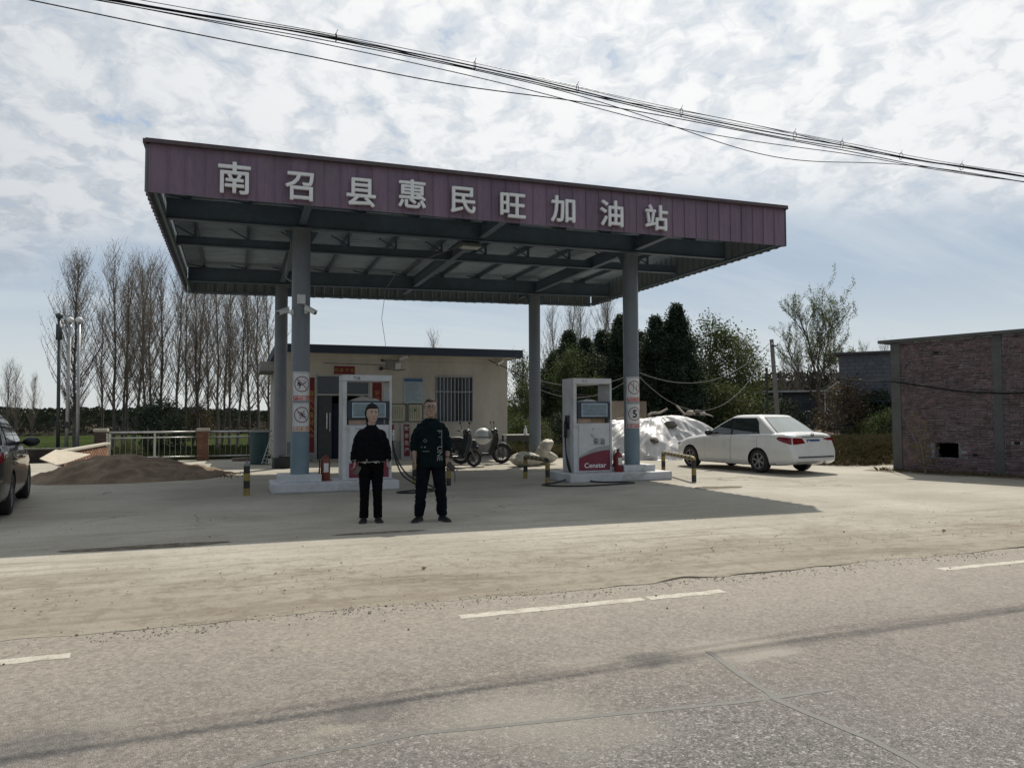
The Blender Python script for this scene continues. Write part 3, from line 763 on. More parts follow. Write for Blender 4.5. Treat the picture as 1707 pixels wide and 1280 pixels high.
# ------------------------------------------------------------------ fuel dispensers
PUMPW = M('pump_white', (0.56, 0.57, 0.57), 0.42, var=0.06, scale=3, dirt=0.45, dirtcol=(0.30, 0.28, 0.24))
PUMPG = M('pump_grey', (0.33, 0.345, 0.35), 0.45, var=0.06, dirt=0.25)
NAVY = M('pump_navy', (0.022, 0.033, 0.052), 0.35)
PUMPR = M('pump_crimson', (0.18, 0.013, 0.036), 0.4, var=0.05, dirt=0.1)
DISP = M('display_pane', (0.18, 0.24, 0.27), 0.15, spec=0.7)
DISPF = M('display_frame', (0.42, 0.50, 0.54), 0.4)
TAPE = M('brown_tape', (0.23, 0.16, 0.10), 0.6, var=0.2)
RUBB = M('hose_rubber', (0.014, 0.014, 0.015), 0.5)
ALU = M('nozzle_metal', (0.55, 0.55, 0.54), 0.3, metal=0.8)
def dispenser(x0, x1, label, title, diesel):
    wd = x1 - x0; cy = 15.98; dp = 0.62; H = 2.15
    t = thing('fuel_dispenser', label, 'fuel dispenser', ((x0+x1)/2, cy, 0.19), 0, 'fuel dispensers')
    h = wd/2; f = -dp/2
    mb = MB()                                          # lower cabinet, side posts, head
    mb.bx(-h + .085, h - .05, f + .02, -f - .02, 0.0, 1.12)
    b = mb.build('cabinet', PUMPW, t, bevel=0.008)
    for (xa, xb) in ((-h, -h + .085), (h - .05, h)):
        MB().bx(xa, xb, f, -f, 0, H - .13).build('side_post', PUMPW, t, bevel=0.008)
    MB().bx(-h, h, f, -f, H - .128, H).build('top_beam', PUMPW, t, bevel=0.01)
    # display head
    hd = MB().bx(-h + .09, h - .055, f - .03, -f + .03, 1.23, 1.61).build('display_head', NAVY, t, bevel=0.015)
    for s in (-1, 1):
        yb = s*(-f + .032)
        mb = MB(); mb.bx(-h + .185, h - .135, min(yb, yb + s*.012), max(yb, yb + s*.012), 1.27, 1.575); fr = mb.build('display_frame', DISPF, hd, bevel=0.02)
        mb = MB(); mb.bx(-h + .205, h - .155, min(yb + s*.006, yb + s*.014), max(yb + s*.006, yb + s*.014), 1.29, 1.555); mb.build('display_pane', DISP, hd)
        mb = MB()
        for k in range(3): mb.bx(-h + .23, h - .19, min(yb + s*.014, yb + s*.016), max(yb + s*.014, yb + s*.016), 1.318 + k*.085, 1.322 + k*.085)
        mb.build('display_line', M('display_print', (0.10, 0.13, 0.15), .4), hd)
    # notch between head and cabinet
    MB().bx(-h + .12, h - .16, f + .05, -f - .05, 1.12, 1.23).build('neck', TAPE if diesel else NAVY, t)
    mb = MB(); mb.bx(-h + .125, -0.03, f + .04, f + .048, 1.13, 1.225); mb.build('tape_strip', M('peach_tape', (0.42, 0.29, 0.22), .6), t)
    # front panel with the sweeping crimson foot
    pw0, pw1 = -h + .135, h - .065
    mb = MB(); mb.bx(pw0, pw1, f + .006, f + .018, 0.04, 1.09); pn = mb.build('front_panel', PUMPW, t, bevel=0.004)
    def arc(u, a, b): return a + (b - a)*(1 - (1-u)**1.9)
    n = 18
    def sweep(lo, hi, z, mat, name):
        mb = MB(); A = [(pw0 + (pw1-pw0)*i/n, f + z, lo(i/n)) for i in range(n+1)]; B = [(pw0 + (pw1-pw0)*i/n, f + z, hi(i/n)) for i in range(n+1)]
        mb.loft([A, B], cap=False, closed=False); return mb.build(name, mat, pn)
    sweep(lambda u: .042, lambda u: arc(u, .32, .50), .004, PUMPR, 'crimson_sweep')
    sweep(lambda u: arc(u, .322, .502), lambda u: arc(u, .355, .605), .004, PUMPG, 'grey_sweep')
    tx = text_mesh('Censtar', 0.155, 0.002, 0.016, LETTER, 1.12)
    put('maker_lettering', tx, pn, (0.055, f + .0028, 0.155), FACE_CAM)
    if diesel:
        put('fuel_lettering', text_mesh('柴油', 0.17, 0.001, 0.004, SIGNK, 0.9), pn, (0.15, f + .0028, 0.70), FACE_CAM)
        mb = MB()
        for (x, z, w_, h_, r_) in ((-.05, .86, .03, .012, .6), (.0, .85, .03, .012, -.7), (-.03, .815, .035, .01, 1.4), (.01, .80, .05, .012, .1)): mb.box((x, f + .003, z), (w_, .002, h_), Matrix.Rotation(r_, 3, 'Y'))
        mb.cyl((0.0, f + .003, 0.985), (0.0, f - .004, .985), .012, n=10)
        mb.build('old_print', SIGNK, pn)
    else:
        mb = MB(); mb.box((-.14, f + .002, 1.04), (.22, .002, .02)); mb.build('old_print', PUMPG, pn)
    MB().bx(-h + .16, -h + .40, f - .003, f + .004, H - .105, H - .025).build('title_plate', SIGNW, t)
    put('title_lettering', text_mesh(title, 0.075, 0.001, 0.008, SIGNK if not diesel else PUMPG), t, (-h + .28, f - .0055, H - .065), FACE_CAM)
    # recessed nozzle pocket on the side
    s = -1 if diesel else 1
    xs = s*(h + .001)
    mb = MB(); mb.bx(min(xs, xs + s*.02), max(xs, xs + s*.02), -.10, .12, .98, 1.30); mb.build('nozzle_pocket', NAVY, t)
    nz = MB()
    zz = 1.02
    nz.beam((xs + s*.07, -.02, zz), (xs + s*.07, -.02, zz - .24), .05, .07)
    nz.tube([(xs + s*.07, -.02, zz - .02), (xs + s*.065, .04, zz + .1), (xs + s*.05, .09, zz + .13)], [.022, .018, .012], 7)
    nz.tube([(xs + s*.07, -.075, zz - .02), (xs + s*.07, -.11, zz - .12), (xs + s*.07, -.06, zz - .23)], .010, 5)
    n_ = nz.build('nozzle', BLK if diesel else ALU, t, bevel=0.008)
    MB().beam((xs + s*.075, -.02, zz - .02), (xs + s*.075, -.02, zz + .1), .055, .06).build('splash_guard', PUMPR if not diesel else BLK, n_, bevel=0.012)
    # hose: drops, sags to the ground in a wide loop and returns to the head
    if diesel:
        pts = [(xs + s*.07, -.02, .80), (xs + s*.08, -.06, .45), (xs + s*.06, -.18, .05), (xs + s*.0, -.45, -.08), (xs + .25, -.85, -.165), (xs + .75, -1.15, -.17), (xs + .95, -1.38, -.17), (xs + .4, -1.55, -.17),
               (xs - .45, -1.62, -.17), (xs - 1.0, -1.35, -.17), (xs - 1.05, -1.0, -.17), (xs - .6, -.72, -.165), (xs - .18, -.42, -.10), (xs - .02, -.14, .05), (xs + s*.05, .0, .45), (xs + s*.05, .05, .9), (xs + s*.03, .06, 1.25)]
    else:
        pts = [(xs + .07, -.02, .80), (xs + .11, -.06, .45), (xs + .20, -.35, .10), (xs + .35, -.75, -.06), (xs + .55, -1.1, -.16), (xs + .62, -1.45, -.17), (xs + .1, -1.66, -.17), (xs - .12, -1.45, -.17), (xs + .25, -1.2, -.17),
               (xs + .72, -1.05, -.165), (xs + .6, -.75, -.08), (xs + .34, -.35, .06), (xs + .16, -.05, .40), (xs + .06, .05, .9), (xs + .03, .06, 1.25)]
    P = []
    q = [V(p) for p in pts]
    for i in range(len(q)-1):                          # Catmull-Rom
        p0, p1, p2, p3 = q[max(i-1, 0)], q[i], q[i+1], q[min(i+2, len(q)-1)]
        for k in range(6):
            u = k/6; P.append(0.5*((2*p1) + (p2-p0)*u + (2*p0 - 5*p1 + 4*p2 - p3)*u*u + (3*p1 - p0 - 3*p2 + p3)*u**3))
    P.append(q[-1])
    for p in P: p.z = max(p.z, -.19 + .018 if p.y < -.80 else p.z)
    mb = MB(); mb.tube(P, 0.017, 7); mb.build('hose', RUBB, t, smooth=True)
    return t
dispenser(2.05, 3.06, 'white fuel dispenser standing behind the woman, with a cloth in its open head', '汽油', False)
dispenser(7.22, 8.20, 'white diesel dispenser with a crimson foot and black hose looped on the ground', '柴油', True)
def cloth(loc, sx, sy, sz, seed, label, col):
    mb = MB()
    def fn(u, v):
        x, y = (u - .5)*2, (v - .5)*2; r_ = max(abs(x), abs(y))
        h = max(0, 1 - r_**2.6)*(0.75 + 0.4*noise.noise(V((x*1.6, y*1.6, seed)))) + .10*noise.noise(V((x*5, y*5, seed)))*(1 - r_)
        return (x*sx*(1 + .1*noise.noise(V((y*2, seed, 1)))), y*sy, max(h, 0)*sz)
    mb.grid(fn, 22, 16); o = mb.build('folded_cloth', M('cloth_' + label.split()[0], col, .9, var=.12, bump=.3), smooth=True); o.location = loc
    return tag(o, label, 'cloth', 'cloths on the dispensers')
cloth((2.53, 15.95, 0.19 + 1.611), .30, .22, .115, 2, 'crumpled beige cloth lying in the head of the pump behind the woman', (0.40, 0.36, 0.32))
cloth((7.70, 15.95, 0.19 + 1.611), .22, .18, .07, 6, 'flat white rag lying in the head of the diesel pump', (0.55, 0.55, 0.54))

# ------------------------------------------------------------------ fire extinguishers
def extinguisher(loc, label, col, leather=False, hgt=.52):
    t = thing('fire_extinguisher', label, 'fire extinguisher', loc, 0, 'fire extinguishers')
    mt = M('extinguisher_' + label.split()[0], col, .45, var=.12, dirt=.3)
    r = .095
    MB().lathe([(r*.96, 0), (r, .01), (r, hgt*.76), (r*.86, hgt*.85), (r*.45, hgt*.93), (.03, hgt*.95), (.03, hgt)], n=20).build('cylinder', mt, t, smooth=40)
    mb = MB(); mb.bx(-.03, .03, -.02, .02, hgt, hgt + .035); mb.beam((-.02, 0, hgt + .03), (.10, 0, hgt + .075), .022, .010); mb.beam((-.02, 0, hgt + .012), (.11, 0, hgt + .012), .022, .010)
    mb.build('valve_handle', BLK, t)
    mb = MB(); mb.tube([(-.03, 0, hgt + .02), (-.09, 0, hgt + .01), (-.118, 0, hgt - .10), (-.115, 0, hgt*.5), (-.125, 0, .12)], [.012, .012, .012, .012, .022], 7); mb.build('discharge_hose', RUBB, t, smooth=True)
    mb = MB(); n = 8; a0, a1 = radians(-115), radians(-55)
    mb.loft([[(cos(a0 + (a1-a0)*i/n)*(r + .0015), sin(a0 + (a1-a0)*i/n)*(r + .0015), z) for i in range(n+1)] for z in (hgt*.33, hgt*.68)], cap=False, closed=False); mb.build('paper_label', SIGNW, t, fix=False)
    MB().lathe([(r + .05, 0), (r + .05, .012), (r*1.02, .03)], n=16).build('foot', mt, t)
    return t
extinguisher((1.72, 15.75, .19), 'rusty orange-red fire extinguisher standing on the island beside the first column', (0.16, 0.035, 0.018))
extinguisher((8.30, 15.58, .19), 'red fire extinguisher standing on the island beside the diesel pump', (0.18, 0.014, 0.014), hgt=.48)

# ------------------------------------------------------------------ yellow and black barrier hoops
YEL = M('barrier_yellow', (0.25, 0.185, 0.05), .6, var=.2, dirt=.6, dirtcol=(.18, .15, .11))
BARK = M('barrier_black', (0.022, 0.021, 0.02), .5, var=.2, dirt=.3, dirtcol=(.10, .09, .075))
def hoop(a, b, h, r, label, bands=True, single=False):
    a, b = V(a), V(b); o = (a + b)/2
    t = thing('barrier_hoop' if not single else 'bollard', label, 'barrier' if not single else 'bollard', (o.x, o.y, 0), 0, 'yellow and black barriers round the pumps')
    a -= o; b -= o; d = (b - a)
    L = d.length; P = []
    if single: P = [V((0, 0, z)) for z in (0, h)]
    else:
        d.normalize(); rc = min(.10, L*.3)
        P = [a, a + V((0, 0, h - rc))]
        for i in range(1, 7):
            q = i/6*pi/2; P.append(a + d*(rc*(1 - cos(q))) + V((0, 0, h - rc + rc*sin(q))))
        for i in range(6, -1, -1):
            q = i/6*pi/2; P.append(b - d*(rc*(1 - cos(q))) + V((0, 0, h - rc + rc*sin(q))))
        P.append(b)
    # resample along the length and paint in bands
    acc = [0.0]
    for i in range(1, len(P)): acc.append(acc[-1] + (P[i]-P[i-1]).length)
    def at(s):
        for i in range(1, len(P)):
            if s <= acc[i] + 1e-9:
                k = (s - acc[i-1])/max(1e-9, acc[i]-acc[i-1]); return P[i-1].lerp(P[i], k)
        return P[-1]
    tot = acc[-1]; bw = .155 if not single else .14
    nb = max(2, round(tot/bw)); 
    for k in range(nb):
        s0, s1 = tot*k/nb, tot*(k+1)/nb
        mb = MB(); mb.tube([at(s0 + (s1-s0)*i/6) for i in range(7)], r, 12, caps=(k in (0, nb-1)))
        mb.build('yellow_band' if k % 2 == 0 else 'black_band', YEL if k % 2 == 0 else BARK, t, smooth=40)
    return t
g1, g2 = gnd(876, 797), gnd(913, 807)
hoop(g1, g2, .52, .052, 'low striped hoop in front of the sacks, left of the diesel pump')
g1, g2 = gnd(1106, 788), gnd(1157, 803)
hoop(g1, g2, .52, .052, 'striped hoop standing right of the right pump column, before the white car')
g1, g2 = gnd(691, 806), gnd(748, 809)
hoop(g1, g2, .52, .052, 'striped hoop half hidden behind the standing man')
bq = gnd(411, 826)
bo = hoop((bq.x, bq.y, 0), (bq.x, bq.y, 0), .56, .058, 'single black and yellow bollard standing left of the first island', single=True)
MB().lathe([(.058, .56), (.05, .60), (.026, .62), (.02, .66)], n=12).build('spike_cap', M('bollard_grey', (.2, .2, .2), .6), bo)
# ------------------------------------------------------------------ station hut
WALL = M('cream_render', (0.48, 0.45, 0.385), 0.85, var=0.08, scale=1.5, stretch=(1, 1, .3), dirt=0.36, dirtcol=(0.33, 0.29, 0.23), bump=0.12)
DADO = M('grey_dado', (0.27, 0.27, 0.26), 0.8, var=0.1, dirt=0.3)
ROOFB = M('roof_edge_blue', (0.022, 0.035, 0.058), 0.45, var=0.1)
SOFF = M('soffit_white', (0.50, 0.48, 0.44), 0.8, var=0.06, dirt=0.2)
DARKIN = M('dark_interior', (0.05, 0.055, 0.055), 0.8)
REDP = M('red_paper', (0.15, 0.013, 0.02), 0.7, var=0.12, dirt=0.15)
GOLD = M('gold_print', (0.36, 0.21, 0.05), 0.6)
HY, HX0, HX1, HD, HZ = 26.0, 1.32, 9.33, 6.5, 3.60
hut = thing('station_hut', 'cream rendered single storey hut with dark blue roof edge behind the pumps', 'building')
dx0, dx1, dz = 2.50, 4.32, 2.90
wx0, wx1, wz0, wz1 = 6.63, 8.02, 1.27, 2.905
mb = MB()
def wallrect(x0, x1, z0, z1): mb.bx(x0, x1, HY, HY + .24, z0, z1)
wallrect(HX0, dx0, .65, HZ); wallrect(dx0, dx1, dz, HZ); wallrect(dx1, wx0, .65, HZ); wallrect(wx0, wx1, wz1, HZ); wallrect(wx0, wx1, .65, wz0); wallrect(wx1, HX1, .65, HZ)
mb.bx(HX0, HX0 + .24, HY + .24, HY + HD, 0, HZ); mb.bx(HX1 - .24, HX1, HY + .24, HY + HD, 0, HZ); mb.bx(HX0 + .24, HX1 - .24, HY + HD - .24, HY + HD, 0, HZ)
mb.build('wall', WALL, hut)
mb = MB()
for x0, x1 in ((HX0, dx0), (dx1, HX1)): mb.bx(x0, x1, HY - .006, HY + .24, 0, .648)
mb.build('dado', DADO, hut)
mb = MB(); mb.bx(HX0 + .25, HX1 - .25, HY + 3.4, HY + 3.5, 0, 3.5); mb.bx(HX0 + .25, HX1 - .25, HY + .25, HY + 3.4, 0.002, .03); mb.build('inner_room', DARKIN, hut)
rx0, rx1, ry0, ry1 = 1.20, 9.69, 25.38, 33.0
mb = MB(); mb.bx(rx0, rx1, ry0 + .02, ry1, HZ, HZ + .09); mb.build('roof_slab', SOFF, hut)
mb = MB(); mb.bx(rx0 - .02, rx1 + .02, ry0 - .02, ry0 + .05, HZ - .02, 3.86); mb.bx(rx1 - .05, rx1 + .021, ry0 + .051, ry1, HZ - .019, 3.855); mb.bx(rx0 - .021, rx0 + .05, ry0 + .051, ry1, HZ - .019, 3.855)
mb.bx(rx0 + .06, rx1 - .06, ry0 + .06, ry1, HZ + .10, 3.80)
mb.build('roof_edge', ROOFB, hut, bevel=0.006)
# wall mouldings and box under the eave at the back
MB().bx(.80, 1.316, 28.6, 31.5, 3.16, 3.50).build('eave_box', M('eave_box_grey', (0.26, 0.26, 0.25), .8), hut)
MB().bx(HX0 + .01, HX1 - .01, HY - .02, HY - .001, 3.36, 3.40).build('string_course', WALL, hut)
# doorway: frame, glazed leaves, one open
DFR = M('door_frame', (0.36, 0.37, 0.36), .5, dirt=.2); GLASSD = M('dark_glass', (0.022, 0.028, 0.032), .08, spec=.6)
mb = MB(); mb.bx(dx0, dx0 + .06, HY + .02, HY + .14, 0, dz); mb.bx(dx1 - .06, dx1, HY + .02, HY + .14, 0, dz); mb.bx(dx0 + .061, dx1 - .061, HY + .02, HY + .14, dz - .06, dz); mb.bx(dx0 + .061, dx1 - .061, HY + .03, HY + .13, 2.2, 2.26)
dr = mb.build('door_frame', DFR, hut)
MB().bx(dx0 + .07, dx1 - .07, HY + .07, HY + .08, 2.27, dz - .07).build('transom_pane', GLASSD, dr)
lf = MB().bx(dx0 + .10, 3.05, HY + .07, HY + .11, .05, 2.19).build('door_leaf', M('door_green', (0.045, 0.055, 0.055), .5), hut)
MB().bx(2.86, 2.90, HY + .02, HY + .06, 1.08, 1.62).build('handle', ALU, lf)
MB().bx(2.97, 2.995, HY + .03, HY + .06, 1.0, 1.62).build('handle', ALU, lf)
MB().bx(3.10, dx1 - .07, HY + .32, HY + .36, .05, 1.95).build('curtain', M('navy_curtain', (0.012, 0.016, 0.045), .8, var=.15), hut)
MB().bx(dx0 - .1, dx1 + .1, HY - .32, HY - .008, 0.004, .07).build('door_step', CONC, hut)
# window with bars
wn = MB().bx(wx0, wx1, HY + .10, HY + .11, wz0, wz1).build('window_pane', GLASSD, hut)
wf = MB(); FR = M('window_frame', (0.09, .095, .10), .5)
for a in ((wx0, wx0 + .05, wz0, wz1), (wx1 - .05, wx1, wz0, wz1), (wx0 + .051, wx1 - .051, wz0, wz0 + .05), (wx0 + .051, wx1 - .051, wz1 - .05, wz1), (7.30, 7.35, wz0 + .051, wz1 - .051), (wx0 + .051, 7.299, 2.32, 2.36), (7.351, wx1 - .051, 2.32, 2.36)):
    wf.bx(a[0], a[1], HY + .07, HY + .13, a[2], a[3])
wf.build('window_frame', FR, hut)
BAR = M('window_bar', (0.40, .40, .40), .4, metal=.3)
gr = thing('window_guard', 'grey steel bars bolted over the hut window', 'window guard', (0, 0, 0))
nb = 11
for i in range(nb):
    x = wx0 + .03 + (wx1 - wx0 - .06)*i/(nb-1); MB().cyl((x, HY - .05, wz0 - .02), (x, HY - .05, wz1 + .02), .011, n=6).build('bar', BAR, gr)
for z in (wz0 + .02, 2.36, wz1 - .02): MB().bx(wx0 - .03, wx1 + .03, HY - .066, HY - .034, z - .012, z + .012).build('cross_rail', BAR, gr)
# spring-festival papers
def paper(x0, x1, z0, z1, label, words, sz, vert=False):
    o = thing('red_couplet', label, 'paper banner', ((x0+x1)/2, HY - .004, (z0+z1)/2), 0, 'red new year papers round the hut door')
    MB().bx(-(x1-x0)/2, (x1-x0)/2, -.004, .002, -(z1-z0)/2, (z1-z0)/2).build('sheet', REDP, o)
    n = len(words)
    for i, ch in enumerate(words):
        p = (0, -.006, (n-1)/2*sz*1.15 - i*sz*1.15) if vert else ((i - (n-1)/2)*sz*1.2, -.006, 0)
        put('brush_character', text_mesh(ch, sz, .001, .006, GOLD), o, p, FACE_CAM)
paper(3.10, 3.80, 2.925, 3.20, 'red paper lintel banner above the hut door', '四季平安', .15)
paper(2.25, 2.47, .30, 2.80, 'tall red paper couplet left of the hut door', '春风入喜财入户', .21, True)
paper(4.40, 4.72, .30, 2.85, 'tall red paper couplet right of the hut door behind the pump', '岁月更新福满门', .21, True)
# notice board, certificates, leaning sign, meter box
nb_ = thing('notice_board', 'pale blue printed notice board on the hut wall, left of the barred window', 'notice board', (5.83, HY - .01, 2.39))
MB().bx(-.345, .345, -.02, .008, -.44, .44).build('backing', M('notice_blue', (0.34, 0.42, 0.46), .5, var=.05), nb_)
MB().bx(-.33, .33, -.023, -.0205, .31, .42).build('heading_band', M('notice_heading', (0.06, .12, .24), .5), nb_)
mb = MB(); r = random.Random(3)
for k in range(11): mb.bx(-.29, -.29 + r.uniform(.35, .58), -.0225, -.0205, .24 - k*.058, .252 - k*.058)
mb.build('print_lines', M('notice_print', (0.12, .17, .2), .6), nb_)
for i, (x0, x1) in enumerate(((4.66, 4.98), (5.03, 5.58), (5.63, 6.18))):
    c = thing('certificate_frame', ('narrow framed certificate half behind the pump', 'framed certificate in the middle of the row under the notice board', 'framed certificate with a green badge at the right of the row')[i], 'certificate', ((x0+x1)/2, HY - .01, 1.61), 0, 'framed certificates on the hut wall')
    h = (x1-x0)/2
    mb = MB()
    for a in ((-h, -h + .025, -.315, .315), (h - .025, h, -.315, .315), (-h + .026, h - .026, -.315, -.29), (-h + .026, h - .026, .29, .315)): mb.bx(a[0], a[1], -.03, .006, a[2], a[3])
    mb.build('frame', M('certificate_frame_dark', (0.03, .03, .028), .4), c)
    MB().bx(-h + .026, h - .026, -.012, .004, -.289, .289).build('sheet', M('certificate_sheet', (0.44, .43, .34), .6, var=.05), c)
    mb = MB()
    for k in range(5 if i else 3): mb.bx(-h + .06 + k*.08, -h + .10 + k*.08, -.0135, -.0121, -.2, .22)
    mb.build('print_column', M('certificate_print', (0.25, .24, .15), .6), c)
    if i == 2: MB().bx(-.06, .02, -.0155, -.0136, .05, .14).build('green_badge', M('badge_green', (.03, .14, .08), .5), c)
ls = thing('leaning_sign', 'red framed narrow board leaning against the hut wall beside the pump hose', 'sign board', (5.55, HY - .13, .0))
rot = Matrix.Rotation(radians(-5), 3, 'X')
mb = MB(); mb.box(rot @ V((0, 0, .62)), (.34, .03, 1.24), rot); mb.build('board', M('board_grey', (.38, .38, .37), .6), ls)
mb = MB(); mb.box(rot @ V((.03, -.018, .66)), (.20, .006, 1.1), rot); mb.build('red_panel', REDP, ls)
for k in range(4):
    q = rot @ V((.03, -.024, 1.08 - k*.25)); put('lettering', text_mesh('安全生产'[k], .17, .001, .004, SIGNW), ls, q, (pi/2 + radians(-5), 0, 0))
mbx = thing('meter_box', 'cluster of grey meter, switch and cables on the hut wall under the eave', 'meter box', (5.15, HY - .02, 3.32))
MB().bx(-.28, -.06, -.09, .015, -.16, .12).build('meter', M('meter_grey', (.2, .2, .19), .5), mbx, bevel=.01)
MB().bx(.02, .22, -.08, .015, -.20, .02).build('switch_case', PLAS, mbx, bevel=.01)
MB().cyl((-.42, -.05, .1), (-.42, .015, .1), .05, n=10).build('round_box', BLK, mbx); MB().cyl((-.46, -.07, -.18), (-.46, .015, -.18), .07, n=10).build('siren', BLK, mbx)
mb = MB(); mb.tube([(-.4, -.03, .1), (-.2, -.05, .06), (0, -.05, .08), (.3, -.04, .16)], .012, 5); mb.tube([(-.46, -.04, -.18), (-.2, -.06, -.2), (.1, -.06, -.24), (.4, -.03, -.2)], .010, 5); mb.tube([(-.4, -.02, -.06), (-2.4, -.02, -.03)], .008, 4); mb.build('wiring', CABLE, mbx)
cctv((5.42, HY - .03, 3.47), radians(-35), radians(20), 'black-lensed security camera under the eave in the middle of the hut front', radians(-90), .34, .16)
cctv((9.02, HY - .06, 3.42), radians(-150), radians(-25), 'white security camera under the right end of the hut eave', radians(-90), .36, .16)
MB2 = MB(); MB2.tube([(8.6, HY - .02, 3.52), (9.0, HY - .03, 3.36), (9.34, HY - .03, 3.22)], .012, 5)
tag(MB2.build('wall_cable', CABLE), 'short black cable running to the right corner of the hut', 'cable')
# ------------------------------------------------------------------ cars
def interp(tab, x):
    if x <= tab[0][0]: return tab[0][1]
    for (a, b), (c, d) in zip(tab[:-1], tab[1:]):
        if x <= c:
            u = (x-a)/(c-a); u = u*u*(3-2*u)*0.5 + u*0.5; return b + (d-b)*u
    return tab[-1][1]
def crom(pts, k):
    out = []
    for i in range(len(pts)-1):
        p0, p1, p2, p3 = pts[max(i-1, 0)], pts[i], pts[i+1], pts[min(i+2, len(pts)-1)]
        for j in range(k):
            u = j/k; out.append(0.5*((2*p1) + (p2-p0)*u + (2*p0-5*p1+4*p2-p3)*u*u + (3*p1-p0-3*p2+p3)*u**3))
    out.append(pts[-1]); return out
TYRE = M('tyre_rubber', (0.018, 0.018, 0.018), .75, var=.2, dirt=.35, dirtcol=(.10, .085, .07))
RIMM = M('wheel_silver', (0.27, .27, .27), .4, metal=.4, dirt=.3, dirtcol=(.12, .10, .09))
GLASS = None
def mat_glass(name, col, rough=.03, ior=1.75):
    m, t, b, out = new_mat(name)
    b.inputs['Base Color'].default_value = (*col, 1); b.inputs['Roughness'].default_value = rough; b.inputs['IOR'].default_value = ior
    return m
GLASS = mat_glass('car_glass', (0.022, 0.030, 0.030), .03, 1.9)
REARG = mat_glass('rear_glass_painted_sky', (0.26, 0.30, 0.285), .12, 2.3)  # pale base colour paints in part of the sky reflection on the screen
BLKTRIM = M('black_trim', (0.012, .012, .013), .4)
LAMPR = mat_glass('tail_lamp_red', (0.16, 0.006, 0.010), .12, 1.5)
LAMPO = mat_glass('tail_lamp_amber', (0.22, 0.035, 0.015), .15, 1.5)
CHROME = M('chrome', (0.62, .62, .62), .15, metal=1.0, var=.02)
PLATE = M('plate_blue', (0.012, 0.05, 0.20), .35, var=.05)
def paint(name, col, rough, coat):
    m = M(name, col, rough, var=.03, scale=1.2, dirt=.12, dirtcol=tuple(c*.6 + .004 for c in col))
    b = [n for n in m.node_tree.nodes if n.type == 'BSDF_PRINCIPLED'][0]
    b.inputs['Coat Weight'].default_value = coat; b.inputs['Coat Roughness'].default_value = .04; return m
def sedan(name, label, loc, heading, body_mat, plate_text, spokes, S=1.0, plate_mat=None):
    t = thing(name, label, 'car', loc, heading, 'parked cars')
    WB = 2.60
    wt = [(-1.07, .70), (-1.0, .775), (-.8, .825), (-.3, .848), (.6, .8525), (1.8, .85), (2.6, .842), (3.0, .80), (3.25, .72), (3.45, .52)]
    zb = [(-1.07, .34), (-.9, .25), (-.5, .20), (.4, .175), (2.2, .175), (3.0, .19), (3.45, .25)]
    zs = [(-1.07, .93), (-.8, .985), (-.3, .99), (.6, .965), (1.6, .935), (2.1, .91), (2.7, .84), (3.2, .72), (3.45, .60)]
    zt = [(-1.07, .985), (-1.0, 1.035), (-.85, 1.055), (-.5, 1.06), (.3, 1.03), (1.5, 1.0), (2.05, .985), (2.6, .93), (3.1, .82), (3.35, .70), (3.45, .62)]
    def ring(x):
        w_, b_, s_, t_ = interp(wt, x), interp(zb, x), interp(zs, x), interp(zt, x)
        P = [V((0, b_)), V((w_*.80, b_)), V((w_*.945, b_ + .05)), V((w_*.985, b_ + .16)), V((w_*1.0, .50 + (b_-.18)*.3)), V((w_*.995, .5 + (s_-.5)*.45)), V((w_*.972, s_ - .075)), V((w_*.93, s_ - .008)), V((w_*.84, s_ + (t_-s_)*.45)), V((w_*.45, t_ - .006)), V((0, t_))]
        P = [V((p.x, p.y, 0)) for p in P]
        half = crom(P, 3)
        pts = []
        for p in half:
            z = p.y; xx = x
            if x < -.6: xx += (z - .55)*.16*min(1, (-.6 - x)/.4) - (.03 if z < .66 else 0)*min(1, (-.6-x)/.4)
            pts.append(V((xx, p.x, z)))
        full = pts + [V((p.x, -p.y, p.z)) for p in reversed(pts[1:-1])]
        return full
    xs = sorted(set([-1.07, -1.05, -1.02, -.98, -.9, -.8, -.65, -.5] + [-.35 + .1*i for i in range(36)] + [.03, .98, 1.99] + [3.2, 3.27, 3.33, 3.38, 3.42, 3.45]))
    rings = [ring(x) for x in xs]
    mb = MB(); mb.loft(rings)
    bm_ = mb.mesh('body', [body_mat, BLKTRIM]); body = put('body', bm_)
    for x in (0, WB):
        c = MB(); c.cur = 0
        for sy in (-1, 1): c.cyl((x, sy*.56, .30), (x, sy*1.1, .30), .352, n=36)
        co = put('cutter', c.mesh('cutter', [BLKTRIM])); md = body.modifiers.new('b', 'BOOLEAN'); md.operation = 'DIFFERENCE'; md.object = co; md.solver = 'EXACT'; md.material_mode = 'TRANSFER'
        baked(body); bpy.data.objects.remove(co)
    bm = bmesh.new(); bm.from_mesh(body.data)
    kk = [i for i, m in enumerate(body.data.materials) if m == BLKTRIM]
    doors = []
    for sy in (-1, 1):
        for (x0, x1) in ((.03, .98), (.98, 1.99)):
            fs = [f for f in bm.faces if x0 - .001 < f.calc_center_median().x < x1 + .001 and f.calc_center_median().y*sy > .78 and .30 < f.calc_center_median().z < .955 and f.material_index not in kk]
            vm = {}; vs = []; ff = []
            for f in fs:
                idx = []
                for v in f.verts:
                    if v.index not in vm: vm[v.index] = len(vs); vs.append(v.co.copy())
                    idx.append(vm[v.index])
                ff.append(idx)
            cx = (x0+x1)/2; cz = .62
            vs = [V((cx + (v.x-cx)*.988, v.y + sy*.002, cz + (v.z-cz)*.988)) for v in vs]
            doors.append((sy, x0, x1, vs, ff)); bmesh.ops.delete(bm, geom=fs, context='FACES')
            bm.faces.ensure_lookup_table(); bm.verts.index_update()
    bm.to_mesh(body.data); bm.free(); body.parent = t
